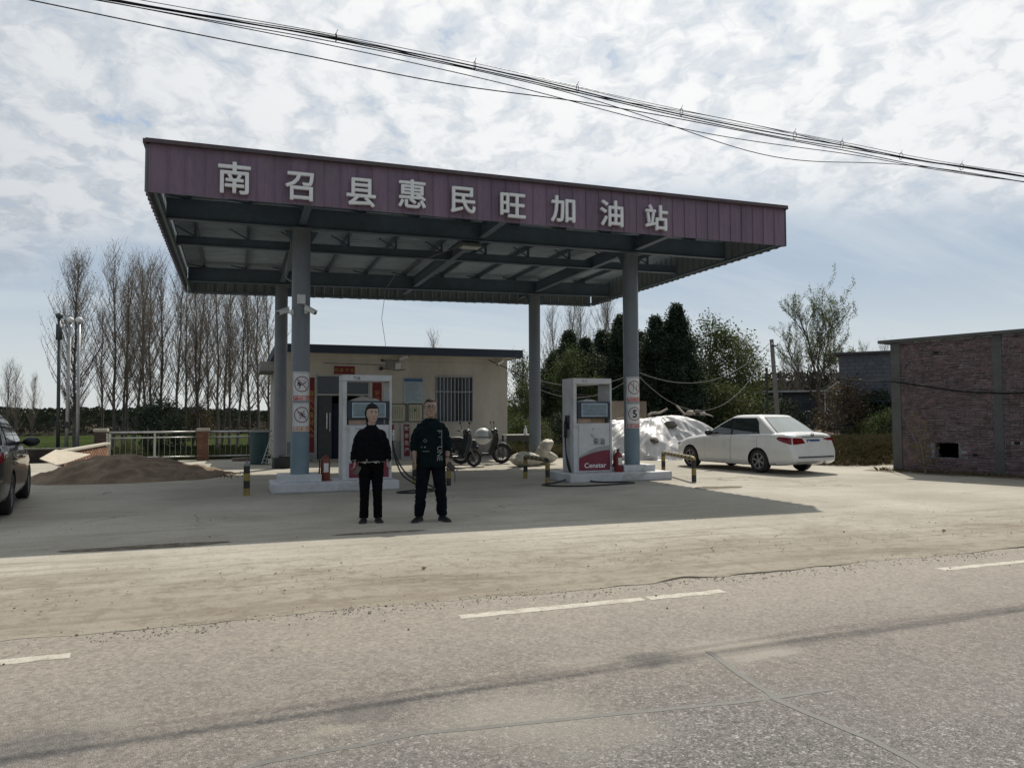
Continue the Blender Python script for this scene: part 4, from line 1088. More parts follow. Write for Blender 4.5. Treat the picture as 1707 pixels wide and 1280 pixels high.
    body.data.polygons.foreach_set('use_smooth', [True]*len(body.data.polygons)); body.data.set_sharp_from_angle(angle=radians(42))
    MB().bx(-.55, 2.6, -.80, .80, .24, .26).build('underbody', BLKTRIM, t)
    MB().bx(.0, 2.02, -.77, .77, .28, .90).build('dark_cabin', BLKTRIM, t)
    def side_y(x, z):
        r = ring(x); h = r[:len(r)//2+1]; best = None
        for a, b in zip(h[6:-1], h[7:]):
            if (a.z - z)*(b.z - z) <= 0 and abs(a.z-b.z) > 1e-6: best = a.y + (b.y-a.y)*(z-a.z)/(b.z-a.z); break
        return best if best else h[18].y
    for sy, x0, x1, vs, ff in doors:
        d = MB().add(vs, ff); do = d.build('door', body_mat, t, smooth=42, fix=False)
        hx = x0 + .14; y = side_y(hx, .80)*sy
        MB().beam((hx - .08, y + sy*.018, .80), (hx + .09, y + sy*.018, .805), .03, .028).build('handle', body_mat, do, bevel=.008)
    # greenhouse
    def gz(t_): return .955 + (1.445 - .955)*t_
    def gf(t_): return 2.06 - .86*t_ - .06*t_*t_
    def gr(t_): return -.60 + .66*t_ + .06*t_*t_
    def gw(t_): return .770 - .09*t_ - .115*t_*t_
    def outline(t_, shrink=0.0, z=None):
        f, r, hw = gf(t_) - shrink*1.0, gr(t_) + shrink*1.0, gw(t_) - shrink*.8
        zz = gz(t_) if z is None else z; pts = []; rc = .12
        n = 14
        for i in range(n+1): pts.append(V((f - rc - (f - r - 2*rc)*i/n, hw, zz)))
        for i in range(1, 5): q = i/5*pi/2; pts.append(V((r + rc - rc*sin(q)*1.0, hw - rc + rc*cos(q), zz)))
        bul = .07
        for i in range(9): y = (hw - rc)*(1 - i/4); pts.append(V((r - bul*(1 - (y/(hw-rc))**2), y, zz)))
        for i in range(1, 5): q = i/5*pi/2; pts.append(V((r + rc - rc*cos(q), -(hw - rc) - rc*sin(q), zz)))
        for i in range(n+1): pts.append(V((r + rc + (f - r - 2*rc)*i/n, -hw, zz)))
        for i in range(1, 5): q = i/5*pi/2; pts.append(V((f - rc + rc*sin(q), -hw + rc - rc*cos(q), zz)))
        bul = .12
        for i in range(9): y = -(hw - rc)*(1 - i/4); pts.append(V((f + bul*(1 - (y/(hw-rc))**2), y, zz)))
        for i in range(1, 5): q = i/5*pi/2; pts.append(V((f - rc + rc*cos(q), hw - rc + rc*sin(q), zz)))
        return pts
    rg = [outline(i/8) for i in range(9)] + [outline(1, .05, 1.468), outline(1, .13, 1.482), outline(1, .25, 1.490), outline(1, .40, 1.494)]
    MB().loft(rg).build('roof', body_mat, t, smooth=50)
    def zt_(z): return (z - .955)/(1.445 - .955)
    def side_patch(nm, mat, xr, xf, z0, z1, off, sy, parent=t, nu=10, nv=8):
        mb = MB(); mb.grid(lambda u, v: (xr(z0+(z1-z0)*v)*(1-u) + xf(z0+(z1-z0)*v)*u, sy*(gw(zt_(z0+(z1-z0)*v)) + off), z0+(z1-z0)*v), nu, nv)
        return mb.build(nm, mat, parent, smooth=True)
    Af = lambda z: gf(zt_(z)) - .15
    Cr = lambda z: .02 + (z - .985)*.42 + max(0, z - 1.30)*.9
    for sy in (-1, 1):
        s = side_patch('window_surround', BLKTRIM, lambda z: Cr(z) - .03, lambda z: Af(z) + .05, .968, 1.405, .0045, sy, nu=14)
        side_patch('window_pane', GLASS, lambda z: 1.03, lambda z: max(1.04, Af(z)), .985, 1.385, .0075, sy, s)
        side_patch('window_pane', GLASS, lambda z: max(.22, Cr(z) + .0), lambda z: .955, .985, 1.385, .0075, sy, s)
        side_patch('window_pane', GLASS, lambda z: Cr(z) + .005, lambda z: max(.19, Cr(z) + .006), .985, 1.36, .0075, sy, s)
        # mirror
        mb = MB(); mb.ball((1.72, sy*.93, 1.005), (.075, .125, .082), 14, 9); mir = mb.build('mirror', BLKTRIM, t, smooth=True)
        MB().beam((1.74, sy*.78, .985), (1.73, sy*.87, .995), .06, .04).build('mirror_arm', BLKTRIM, mir)
        # lamps: wrap of the rear quarter and the rear face
        mb = MB()
        def lp(u, v):
            x = -.60 - .44*u; lo = .745 + .12*(1-u); hi = .935 - .02*u; z = lo + (hi-lo)*v
            if u < .15: z = .885 + (z - .885)*(u/.15)
            return (x + (z-.55)*.16*min(1, (-.6-x)/.4), sy*(side_y(x, z) + .006), z)
        mb.grid(lp, 12, 4)
        def lp2(u, v):
            lo, hi = .745 + .03*u, .912 - .015*u; z = lo + (hi-lo)*v; y = .715 - .33*u + .09*(1-v)*u*-1
            x = -1.07 + (z-.55)*.16 - .008
            return (x, sy*y, z)
        mb.grid(lp2, 8, 3); mb.build('tail_lamp', LAMPR, t, smooth=True)
        mb = MB(); mb.bx(-1.035, -1.03, sy*.50 - .07, sy*.50 + .07, .775, .84); mb.build('amber_lens', LAMPO, t)
        mb = MB(); mb.ball((3.22, sy*.60, .66), (.17, .13, .085), 12, 8, rotz(-sy*.5)); mb.build('headlight', mat_glass('headlight_glass', (.35, .37, .37), .08, 1.5) if 'headlight_glass' not in MATS else MATS['headlight_glass'], t, smooth=True)
    def end_patch(nm, mat, xfn, bul, sgn, yw, z0, z1, off, parent=t):
        mb = MB()
        def fn(u, v):
            z = z0 + (z1-z0)*v; t_ = zt_(z); hw = gw(t_) - .12; y = (u - .5)*2*yw(z)
            return (xfn(t_) + sgn*(bul*(1 - min(1, (y/hw)**2)) + off), y, z)
        mb.grid(fn, 16, 8); return mb.build(nm, mat, parent, smooth=True)
    s = end_patch('rear_screen_surround', BLKTRIM, gr, .07, -1, lambda z: gw(zt_(z)) - .085, .99, 1.425, .004)
    end_patch('rear_screen', REARG, gr, .07, -1, lambda z: gw(zt_(z)) - .115, 1.005, 1.41, .009, s)
    s = end_patch('windscreen_surround', BLKTRIM, gf, .12, 1, lambda z: gw(zt_(z)) - .085, .97, 1.425, .004)
    end_patch('windscreen', GLASS, gf, .12, 1, lambda z: gw(zt_(z)) - .115, .985, 1.41, .009, s)
    # tail details
    xt = lambda z: -1.07 + (z-.55)*.16 - (.03 if z < .66 else 0)
    mb = MB(); mb.bx(xt(.82) - .012, xt(.82) + .002, -.22, .22, .725, .865); pl_ = mb.build('number_plate', PLATE if plate_mat is None else plate_mat, t)
    if plate_text: q = text_mesh(plate_text, .105, .001, .006, LETTER, .82); put('plate_lettering', q, pl_, (xt(.82) - .0135, 0, .795), (pi/2, 0, -pi/2))
    MB().beam((xt(.925) - .006, -.40, .925), (xt(.925) - .006, .40, .925), .03, .022).build('chrome_strip', CHROME, t, bevel=.005)
    mb = MB(); mb.tube([(xt(.985) - .008, cos(a*pi/9)*.052, .985 + sin(a*pi/9)*.036) for a in range(18)], .008, 6, closed=True); mb.box((xt(.985) - .006, 0, .985), (.008, .07, .014)); mb.build('emblem', M('emblem_dark', (.06, .065, .07), .3, metal=.6), t)
    mb = MB(); mb.beam((xt(.45) - .012, -.62, .435), (xt(.45) - .012, .62, .435), .02, .028); mb.build('bumper_strip', BLKTRIM, t)
    mb = MB()
    for (y0, y1, z) in ((.36, .24, .745), (.34, .20, .715)): mb.bx(xt(z) - .004, xt(z) + .002, y1, y0, z - .008, z + .008)
    mb.build('script_badge', M('badge_dark', (.08, .08, .08), .4), t)
    mb = MB()
    mb.tube([(xt(.9) - .001, .60, .79), (xt(.70) - .001, .52, .69), (xt(.68) - .001, 0, .675), (xt(.70) - .001, -.52, .69), (xt(.9) - .001, -.60, .79)], .004, 5); mb.build('boot_seam', BLKTRIM, t)
    MB().cyl((-.9, -.45, .24), (-1.05, -.45, .235), .03, n=10).build('exhaust', CHROME, t)
    # wheels
    k = 0
    for x in (0, WB):
        for sy in (-1, 1):
            wname = 'wheel'; R_ = .305
            mb = MB(); prof = [(.20, -.095), (.27, -.10), (R_ - .012, -.085), (R_, -.06), (R_, .06), (R_ - .012, .085), (.27, .10), (.20, .095)]
            y0 = sy*.745
            mb.lathe(prof + prof[:1], (x, y0, R_), (0, 1, 0), 36, cap=False); wh = mb.build(wname, TYRE, t, smooth=35)
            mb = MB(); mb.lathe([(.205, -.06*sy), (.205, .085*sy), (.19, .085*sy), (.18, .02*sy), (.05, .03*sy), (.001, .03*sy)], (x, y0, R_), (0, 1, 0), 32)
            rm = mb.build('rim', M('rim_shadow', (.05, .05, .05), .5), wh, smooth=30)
            mb = MB()
            mb.lathe([(.205, .080*sy), (.205, .09*sy), (.182, .09*sy), (.182, .075*sy), (.205, .080*sy)], (x, y0, R_), (0, 1, 0), 32, cap=False)
            mb.lathe([(.055, .03*sy), (.055, .078*sy), (.04, .086*sy), (.001, .086*sy)], (x, y0, R_), (0, 1, 0), 16)
            for i in range(spokes):
                a = 2*pi*i/spokes + .3; c, s_ = cos(a), sin(a); tx, tz = -s_, c
                pts = []
                for (r_, hw_) in ((.05, .020), (.12, .016), (.19, .026)): pts.append((r_, hw_))
                A = [V((x + c*r_ + tx*h_, y0 + sy*.082, R_ + s_*r_ + tz*h_)) for r_, h_ in pts]; B = [V((x + c*r_ - tx*h_, y0 + sy*.082, R_ + s_*r_ - tz*h_)) for r_, h_ in pts]
                mb.prism(A + B[::-1], (0, -sy*.035, 0))
            mb.build('spoke', RIMM, rm, smooth=30)
    if S != 1.0: t.scale = (S, S, S)
    return t
WHITEP = paint('white_car_paint', (0.70, .70, .68), .3, .8)
BLACKP = paint('black_car_paint', (0.004, .0045, .006), .3, .7)
sedan('sedan_car', 'white sedan with red tail lamps and a blue plate parked right of the canopy', (13.45, 16.22, 0), radians(97.5), WHITEP, '豫R·0XM71', 6)
_a = V((-3.22, 13.62, 0)); _h = atan2(2.86, -.40); _r = V((sin(_h), -cos(_h), 0))
_o = _a - _r*.84*1.06
sedan('sedan_car', 'black sedan cut off by the left edge, parked in front of the sand heap', (_o.x, _o.y, 0), _h, BLACKP, '', 5, 1.06)

# ------------------------------------------------------------------ scooters beside the hut
SCB = M('scooter_black', (0.014, 0.015, 0.018), .28, var=.1, dirt=.3, dirtcol=(.09, .08, .07))
SCS = M('scooter_silver', (0.13, 0.14, 0.155), .3, metal=.3, var=.05, dirt=.2)
SEATM = M('seat_vinyl', (0.018, .018, .018), .55, bump=.2)
def wheel2(t, x, r, wd, spoke_n, y=0.0):
    mb = MB(); mb.lathe([(r*.72, -wd*.42), (r*.86, -wd*.5), (r*.97, -wd*.36), (r, 0), (r*.97, wd*.36), (r*.86, wd*.5), (r*.72, wd*.42), (r*.72, -wd*.42)], (x, y, r), (0, 1, 0), 28, cap=False); wh = mb.build('wheel', TYRE, t, smooth=40)
    mb = MB(); mb.lathe([(r*.73, -wd*.3), (r*.73, wd*.3), (r*.64, wd*.25), (r*.64, -wd*.25), (r*.73, -wd*.3)], (x, y, r), (0, 1, 0), 28, cap=False); mb.cyl((x, y - wd*.5, r), (x, y + wd*.5, r), r*.17, n=12)
    for i in range(spoke_n):
        a = 2*pi*i/spoke_n; mb.beam((x + cos(a)*r*.12, y, r + sin(a)*r*.12), (x + cos(a)*r*.68, y, r + sin(a)*r*.68), .022 if spoke_n < 9 else .008, .018 if spoke_n < 9 else .008)
    mb.build('rim', M('dark_alloy', (.09, .09, .09), .45, metal=.4), wh, smooth=30)
    mb = MB(); mb.lathe([(r*.40, wd*.55), (r*.40, wd*.58), (r*.2, wd*.58), (r*.2, wd*.55), (r*.40, wd*.55)], (x, y, r), (0, 1, 0), 20, cap=False); mb.build('brake_disc', M('brake_steel', (.16, .16, .16), .4, metal=.6), wh)
def outline_prism(mb, pts, y0, y1): mb.prism([(x, y0, z) for x, z in pts], (0, y1 - y0, 0))
def scooter(loc, rz, label, panel, motorbike=False):
    t = thing('motor_scooter' if not motorbike else 'motorcycle', label, 'scooter' if not motorbike else 'motorcycle', loc, rz, 'two-wheelers parked at the hut')
    R1 = .235 if not motorbike else .31; WBm = 1.28; fx = WBm
    wheel2(t, 0, R1, .12, 5 if not motorbike else 18); wheel2(t, fx, R1, .10, 5 if not motorbike else 18)
    mb = MB(); outline_prism(mb, [(-.42, .62), (-.30, .48), (-.05, .40), (.38, .30), (.55, .34), (.52, .58), (.40, .70), (.0, .76), (-.35, .74)], -.155, .155); mb.build('rear_body', SCB, t, bevel=.045)
    mb = MB()
    for sy in (-1, 1): mb.prism([(-.30, sy*.157, .58), (-.02, sy*.165, .46), (.40, sy*.165, .45), (.52, sy*.16, .56), (.20, sy*.162, .64)], (0, sy*.010, 0))
    mb.build('side_panel', panel, t, bevel=.008)
    def sring(x, hw, z0, z1):
        return [V((x, -hw, z0)), V((x, -hw*.9, z1 - .02)), V((x, -hw*.4, z1)), V((x, hw*.4, z1)), V((x, hw*.9, z1 - .02)), V((x, hw, z0))]
    mb = MB(); mb.loft([sring(-.44, .09, .74, .80), sring(-.36, .14, .73, .85), sring(-.05, .16, .73, .855), sring(.12, .15, .72, .80), sring(.42, .13, .68, .76), sring(.54, .08, .64, .70)]); mb.build('seat', SEATM, t, smooth=40)
    mb = MB(); outline_prism(mb, [(.42, .27), (.92, .25), (.98, .31), (.90, .34), (.46, .34)], -.15, .15); mb.build('floorboard', SCB, t, bevel=.02)
    mb = MB(); outline_prism(mb, [(.84, .30), (.92, .26), (1.02, .42), (1.13, .72), (1.10, 1.0), (1.02, 1.02), (1.0, .74)], -.21, .21); mb.build('leg_shield', SCB, t, bevel=.05)
    mb = MB(); mb.prism([(1.045, -.14, .45), (1.15, -.15, .74), (1.13, -.10, .95), (1.13, .10, .95), (1.15, .15, .74), (1.045, .14, .45)], (.03, 0, 0)); mb.build('front_panel', panel, t, bevel=.02)
    mb = MB(); n = 10
    R2 = R1 + .035
    mb.loft([[(fx + cos(a)*R2, -.075, R1 + sin(a)*R2), (fx + cos(a)*(R2 + .02), 0, R1 + sin(a)*(R2 + .02)), (fx + cos(a)*R2, .075, R1 + sin(a)*R2)] for a in [radians(10 + 150*i/n) for i in range(n+1)]], cap=False, closed=False); mb.build('front_mudguard', SCB, t, smooth=True)
    mb = MB(); mb.loft([[(cos(a)*R2, -.07, R1 + sin(a)*R2), (cos(a)*(R2 + .02), 0, R1 + sin(a)*(R2 + .02)), (cos(a)*R2, .07, R1 + sin(a)*R2)] for a in [radians(60 + 130*i/n) for i in range(n+1)]], cap=False, closed=False); mb.build('rear_mudguard', SCB, t, smooth=True)
    mb = MB()
    for sy in (-1, 1): mb.cyl((fx, sy*.085, R1), (1.09, sy*.075, .62), .024, n=8)
    mb.build('fork', M('fork_metal', (.16, .16, .16), .4, metal=.6), t)
    mb = MB(); mb.ball((1.06, 0, 1.02), (.12, .15, .10), 14, 9); hn = mb.build('handlebar_cowl', SCB, t, smooth=True)
    mb = MB(); mb.ball((1.135, 0, 1.02), (.06, .09, .065), 12, 8); mb.build('headlight', MATS['headlight_glass'], hn, smooth=True)
    mb = MB(); mb.tube([(.90, -.36, 1.06), (1.0, -.22, 1.06), (1.05, 0, 1.04), (1.0, .22, 1.06), (.90, .36, 1.06)], .014, 7); hb = mb.build('handlebar', ALU, t)
    for sy in (-1, 1):
        MB().cyl((.905, sy*.35, 1.06), (.955, sy*.25, 1.06), .019, n=8).build('grip', RUBB, hb)
        mb = MB(); mb.tube([(.99, sy*.22, 1.07), (1.0, sy*.28, 1.18), (.99, sy*.32, 1.26)], .007, 5); mr = mb.build('mirror', BLK, t)
        mb = MB(); mb.ball((.985, sy*.33, 1.29), (.018, .062, .042) if not motorbike else (.018, .05, .05), 12, 8); mb.build('mirror_head', BLK, mr, smooth=True)
    mb = MB(); mb.ball((-.43, 0, .66), (.05, .11, .05), 10, 7); mb.build('tail_light', LAMPR, t, smooth=True)
    mb = MB(); mb.tube([(-.1, -.16, .30), (-.45, -.19, .36), (-.52, -.19, .38)], [.03, .05, .045], 10); mb.build('exhaust', ALU, t, smooth=True)
    mb = MB(); mb.beam((.38, .10, .30), (.30, .22, .01), .025, .02); mb.build('side_stand', BLK, t)
    mb = MB(); outline_prism(mb, [(-.08, .18), (.30, .20), (.45, .30), (.30, .38), (.0, .36)], -.11, .11); mb.build('engine', M('engine_metal', (.09, .09, .09), .45, metal=.5), t, bevel=.03)
    mb = MB(); mb.tube([(-.18, -.13, .80), (-.48, -.12, .86), (-.50, 0, .87), (-.48, .12, .86), (-.18, .13, .80)], .012, 6); mb.build('grab_rail', ALU, t)
    return t
f1 = gnd(790, 778)
scooter((f1.x - 1.26, f1.y - .16, 0), radians(8), 'dark scooter with a grey side panel parked behind the man', SCS)
f2 = gnd(835, 772.5)
scooter((f2.x - 1.24, f2.y + .22, 0), radians(-10), 'black motorcycle with a spoked front wheel parked nearest the hut corner', SCB, True)
# white helmet on the handlebars
q = on_y(805, 727, f1.y + .35)
hm = thing('helmet', 'white open helmet hung on the handlebars of the parked two-wheelers', 'helmet', q)
mb = MB(); mb.ball((0, 0, 0), (.27, .24, .25), 18, 12); o = mb.build('shell', M('helmet_white', (.55, .57, .56), .45, var=.03), hm, smooth=True)
mb = MB(); mb.grid(lambda u, v: (sin(1.2 + u*1.5 - .75)*.276*cos(v*1.1 - .55 + .1), -cos(1.2 + u*1.5 - .75)*.246*cos(v*1.1 - .55 + .1), sin(v*1.1 - .35)*.256), 10, 8); mb.build('visor', GLASS, hm, smooth=True)
MB().lathe([(.262, -.012), (.268, 0), (.262, .012)], (0, 0, -.03), n=24).build('rim_trim', BLK, hm)
# ------------------------------------------------------------------ people
SKIN = None
def mat_skin(name, col):
    m, t, b, out = new_mat(name); p = objc(t)
    n = t.noise(p, 14, 4, .6)
    t.setin(b, 'Base Color', t.mix(t.ramp(n, .35, .7), col, tuple(c*.82 for c in col)))
    b.inputs['Roughness'].default_value = .5; b.inputs['Subsurface Weight'].default_value = .08; b.inputs['Subsurface Radius'].default_value = (.02, .008, .005); return m
def mat_cloth(name, col, sc=1.0):
    m, t, b, out = new_mat(name); p = objc(t)
    n = t.noise(p, 9*sc, 5, .65); wv = t.noise(p, 240, 2, .5)
    c = t.mix(t.ramp(n, .3, .7), tuple(x*.75 for x in col), tuple(x*1.3 for x in col))
    t.setin(b, 'Base Color', c); b.inputs['Roughness'].default_value = .9; b.inputs['Specular IOR Level'].default_value = .1
    t.setin(b, 'Normal', t.bump(t.math('ADD', n, t.math('MULTIPLY', wv, .2)), .5, .015)); return m
SKIN = mat_skin('skin', (0.27, 0.185, 0.14)); SKIN2 = mat_skin('skin_fair', (0.37, 0.26, 0.21))
HAIR = M('black_hair', (0.012, 0.010, 0.010), .75, spec=.15, var=.3, scale=20, bump=.6, bscale=90, stretch=(1, 1, .15))
LIP = M('lip', (0.30, .11, .09), .45); EYEW = M('eye_white', (.26, .24, .22), .4); EYEB = M('eye_dark', (.012, .009, .008), .2)
SHOE = M('black_shoe', (0.008, 0.008, .009), .6, spec=.2, bump=.1)
def ell(c, rx, ry, n=18, tilt=0.0, sq=1.0):
    c = V(c); out = []
    for j in range(n):
        a = 2*pi*j/n; ca, sa = cos(a), sin(a)
        if sq != 1.0: ca = math.copysign(abs(ca)**sq, ca); sa = math.copysign(abs(sa)**sq, sa)
        out.append(c + V((ca*rx, sa*ry, tilt*ca)))
    return out
def limb(mb, pts, rs, n=12, k=4, flat=1.0):
    P = crom([V(p) for p in pts], k); Rr = crom([V((r, 0, 0)) for r in rs], k)
    mb.tube(P, [r.x for r in Rr], n, flat=flat); mb.ball(P[0], Rr[0].x*.98, n, 7); mb.ball(P[-1], Rr[-1].x*.98, n, 7)
def remesh(mb, name, mat, parent, vox, smooth_it=6, noise_amp=0.0, noise_sc=9.0, ratio=.5, seed=0):
    o = put(name, mb.mesh(name, mat))
    m = o.modifiers.new('r', 'REMESH'); m.mode = 'VOXEL'; m.voxel_size = vox; m.use_smooth_shade = True
    m = o.modifiers.new('s', 'SMOOTH'); m.factor = .5; m.iterations = smooth_it
    if ratio < 1: m = o.modifiers.new('d', 'DECIMATE'); m.ratio = ratio
    baked(o)
    o.data.polygons.foreach_set('use_smooth', [True]*len(o.data.polygons))
    if noise_amp:                              # creases: stretched noise, stronger at elbows, knees, hems
        o.data.update()
        nrm = [v.normal.copy() for v in o.data.vertices]
        for v, nn in zip(o.data.vertices, nrm):
            p = v.co; q = V((p.x*noise_sc*.7, p.y*noise_sc*.7, p.z*noise_sc*1.6 + seed))
            v.co += nn*(noise_amp*(abs(noise.noise(q))*-1.4 + .35) + noise_amp*.5*noise.noise(q*2.3))
        o.data.update()
    o.parent = parent
    if mat.name not in [m.name for m in o.data.materials if m]: o.data.materials.clear(); o.data.materials.append(mat)
    return o
def hand(mb, wrist, dirv, palm_n, side, s=1.0, curl=.35):
    """Palm and five separate fingers; side = +1 thumb towards +x of the palm frame."""
    w_ = V(wrist); d = V(dirv).normalized(); n = V(palm_n); n = (n - n.dot(d)*d).normalized(); a = d.cross(n)*side
    pl_ = [ell((0, 0, 0), 1, 1, 10)]
    rings = []
    for (l, hw, th) in ((-.01, .026, .020), (.02, .034, .018), (.055, .041, .015), (.085, .041, .013), (.095, .036, .010)):
        c = w_ + d*l*s; rings.append([c + a*(cos(2*pi*j/12)*hw*s) + n*(sin(2*pi*j/12)*th*s) for j in range(12)])
    mb.loft(rings)
    for k, (off, L) in enumerate(((.030, .070), (.010, .080), (-.011, .074), (-.031, .058))):
        b = w_ + d*.085*s + a*off*s; p = [b]; dd = d.copy(); r0 = (.0095, .0095, .009, .008)[k]*s
        for j, f in enumerate((.45, .32, .23)):
            q = Quaternion(d.cross(n), -(curl*(.6 + .35*j) + .05*k)); dd = (q @ dd); dd += a*(off*.6); dd.normalize(); p.append(p[-1] + dd*L*f*s)
        mb.tube(p, [r0*1.05, r0, r0*.92, r0*.75], 8); mb.ball(p[-1], r0*.76, 8, 5)
    b = w_ + d*.025*s + a*.028*s; dd = (d*.75 + a*.55 + n*.28).normalized(); dd2 = (d*.95 + a*.12 + n*.38).normalized()
    p = [b, b + dd*.035*s, b + dd*.035*s + dd2*.03*s, b + dd*.035*s + dd2*.054*s]; mb.tube(p, [.014*s, .012*s, .0105*s, .008*s], 8); mb.ball(p[-1], .0082*s, 8, 5)
def head(mb, c, s=1.0, jaw=1.0, turn=0.0):
    """Skull, jaw, brow, nose, lips, ears as overlapping lofts; facing -Y. c is the chin-to-crown centre."""
    c = V(c); Rm = rotz(turn)
    def T(p): return c + Rm @ (V(p)*s)
    rings = []
    for (z, rx, ry, yo) in ((-.118, .020*jaw, .022, -.062), (-.112, .034*jaw, .034, -.052), (-.092, .050*jaw, .058, -.028), (-.06, .061*jaw, .078, -.012), (-.025, .069, .089, -.004), (.01, .073, .094, 0), (.045, .075, .097, .003), (.08, .070, .090, .006), (.105, .054, .070, .008), (.12, .032, .042, .008), (.126, .008, .01, .008)):
        rings.append([T((cos(2*pi*j/24)*rx*1.14, yo + sin(2*pi*j/24)*ry, z)) for j in range(24)])
    mb.loft(rings)
    mb.loft([[T((x, y, z)) for x, y, z in rg] for rg in (
        [(-.007, -.086, .022), (.007, -.086, .022), (.006, -.098, .022), (-.006, -.098, .022)], [(-.011, -.085, -.005), (.011, -.085, -.005), (.006, -.108, -.008), (-.006, -.108, -.008)], [(-.018, -.082, -.030), (.018, -.082, -.030), (.010, -.116, -.026), (-.010, -.116, -.026)], [(-.014, -.080, -.038), (.014, -.080, -.038), (.008, -.104, -.036), (-.008, -.104, -.036)])])
    for sx in (-1, 1):
        mb.ball(T((sx*.030, -.078, .030)), (.026*s, .018*s, .008*s), 10, 6, Rm)
        mb.ball(T((sx*.044, -.064, -.022)), (.022*s, .022*s, .018*s), 10, 6)
        mb.ball(T((sx*.076, .006, -.008)), (.009*s, .020*s, .033*s), 10, 7, Rm @ Matrix.Rotation(sx*.25, 3, 'Z'))
    mb.ball(T((0, -.084, -.062)), (.024*s, .012*s, .007*s), 10, 6, Rm); mb.ball(T((0, -.081, -.075)), (.020*s, .012*s, .007*s), 10, 6, Rm)
    return T
def face_parts(T, s, root, turn, brow=.004):
    Rm = rotz(turn)
    for sx in (-1, 1):
        mb = MB(); mb.ball(T((sx*.031, -.083, .012)), (.0150*s, .006*s, .0052*s), 10, 6, Rm); e = mb.build('eye', EYEW, root, smooth=True)
        mb = MB(); mb.ball(T((sx*.031, -.0875, .012)), (.0072*s, .0035*s, .0056*s), 8, 6, Rm); mb.build('iris', EYEB, e, smooth=True)
        mb = MB(); mb.tube([T((sx*.013, -.091, .031)), T((sx*.030, -.0925, .037)), T((sx*.049, -.080, .032))], [.0048*s, brow*1.5*s, .0028*s], 6); mb.build('eyebrow', HAIR, root, smooth=True)
    mb = MB(); mb.tube([T((-.024, -.088, -.067)), T((-.010, -.096, -.0655)), T((0, -.0965, -.0672)), T((.010, -.096, -.0655)), T((.024, -.088, -.067))], [.002*s, .0042*s, .004*s, .0042*s, .002*s], 6); mb.build('mouth', LIP, root, smooth=True)
def shoe(loc, yaw, L, name, root, hgt=.10, mat=None):
    Rm = rotz(yaw); c = V(loc); rings = []
    for (y, hw, h) in ((.07, .030, .085), (.05, .038, hgt), (0, .042, hgt + .01), (-.06, .045, .072), (-.12, .050, .056), (-.17, .044, .044), (-.20, .020, .028)):
        rings.append([c + Rm @ V((x_*hw, y*L/.27, z_*h)) for x_, z_ in ((-1, 0), (-1.0, .35), (-.8, .75), (-.4, 1), (.4, 1), (.8, .75), (1.0, .35), (1, 0))])
    o = MB().loft(rings).build(name, mat or SHOE, root, smooth=50)
    MB().loft([[c + Rm @ V((x_*(hw + .004), y*L/.27, z_)) for x_, z_ in ((-1, .001), (-1, .022), (1, .022), (1, .001))] for y, hw in ((.075, .028), (.05, .038), (0, .042), (-.06, .046), (-.12, .051), (-.17, .045), (-.205, .02))]).build('sole', M('shoe_sole', (.03, .03, .03), .7), o)
    return o

# --- the man: dark crew-neck top with lettering, 3/4 sleeves, loose navy trousers, glasses
MAN = V((2.61, 10.5, 0))
mroot = thing('person', 'standing man in glasses, dark sweatshirt with sideways white letters, dark trousers and black shoes', 'person', MAN, atan2(-MAN.x, MAN.y)*1.0, 'people in front of the pumps')
mroot.rotation_euler = (0, 0, radians(-12))
KN = mat_cloth('dark_green_knit', (0.0035, 0.0085, 0.0095)); NAVYT = mat_cloth('navy_trouser_cloth', (0.004, 0.0055, 0.0095))
b = MB()
T = head(b, (-.005, -.005, 1.592), 1.02, 1.08, radians(4))
limb(b, [(0, .012, 1.36), (0, .004, 1.43), (0, -.002, 1.50)], [.058, .058, .058], 14)
b.loft([ell((0, 0, z), rx, ry) for z, rx, ry in ((.84, .15, .10), (.95, .155, .105), (1.1, .15, .10), (1.25, .15, .09), (1.33, .12, .07), (1.38, .08, .05))])
for sx in (-1, 1):
    limb(b, [(sx*.155, .01, 1.29), (sx*.225, .015, 1.12), (sx*.232, -.02, .98), (sx*.225, -.045, .875)], [.036, .038, .040, .028])
    hand(b, (sx*.225, -.047, .868), (sx*-.02, -.12, -1), (-sx, .25, 0), -sx if False else sx*1, 1.02, .32)
    limb(b, [(sx*.09, .01, .86), (sx*.125, .0, .48), (sx*.155, .02, .06)], [.07, .05, .035])
remesh(b, 'body', SKIN, mroot, .0065, 3, ratio=.6)
face_parts(T, 1.02, mroot, radians(4), .005)
# glasses
g = MB(); Rm4 = rotz(radians(4))
for sx in (-1, 1):
    g.tube([T((sx*.033 + cos(a*pi/8)*.025, -.101 + abs(cos(a*pi/8)*sx*.5 + .5)*.004, .010 + sin(a*pi/8)*.017)) for a in range(16)], .0016, 5, closed=True)
    g.tube([T((sx*.058, -.097, .014)), T((sx*.077, -.04, .014)), T((sx*.079, .01, .008))], .0016, 5)
g.tube([T((-.009, -.103, .013)), T((0, -.106, .016)), T((.009, -.103, .013))], .0016, 5)
g.build('glasses', BLK, mroot)
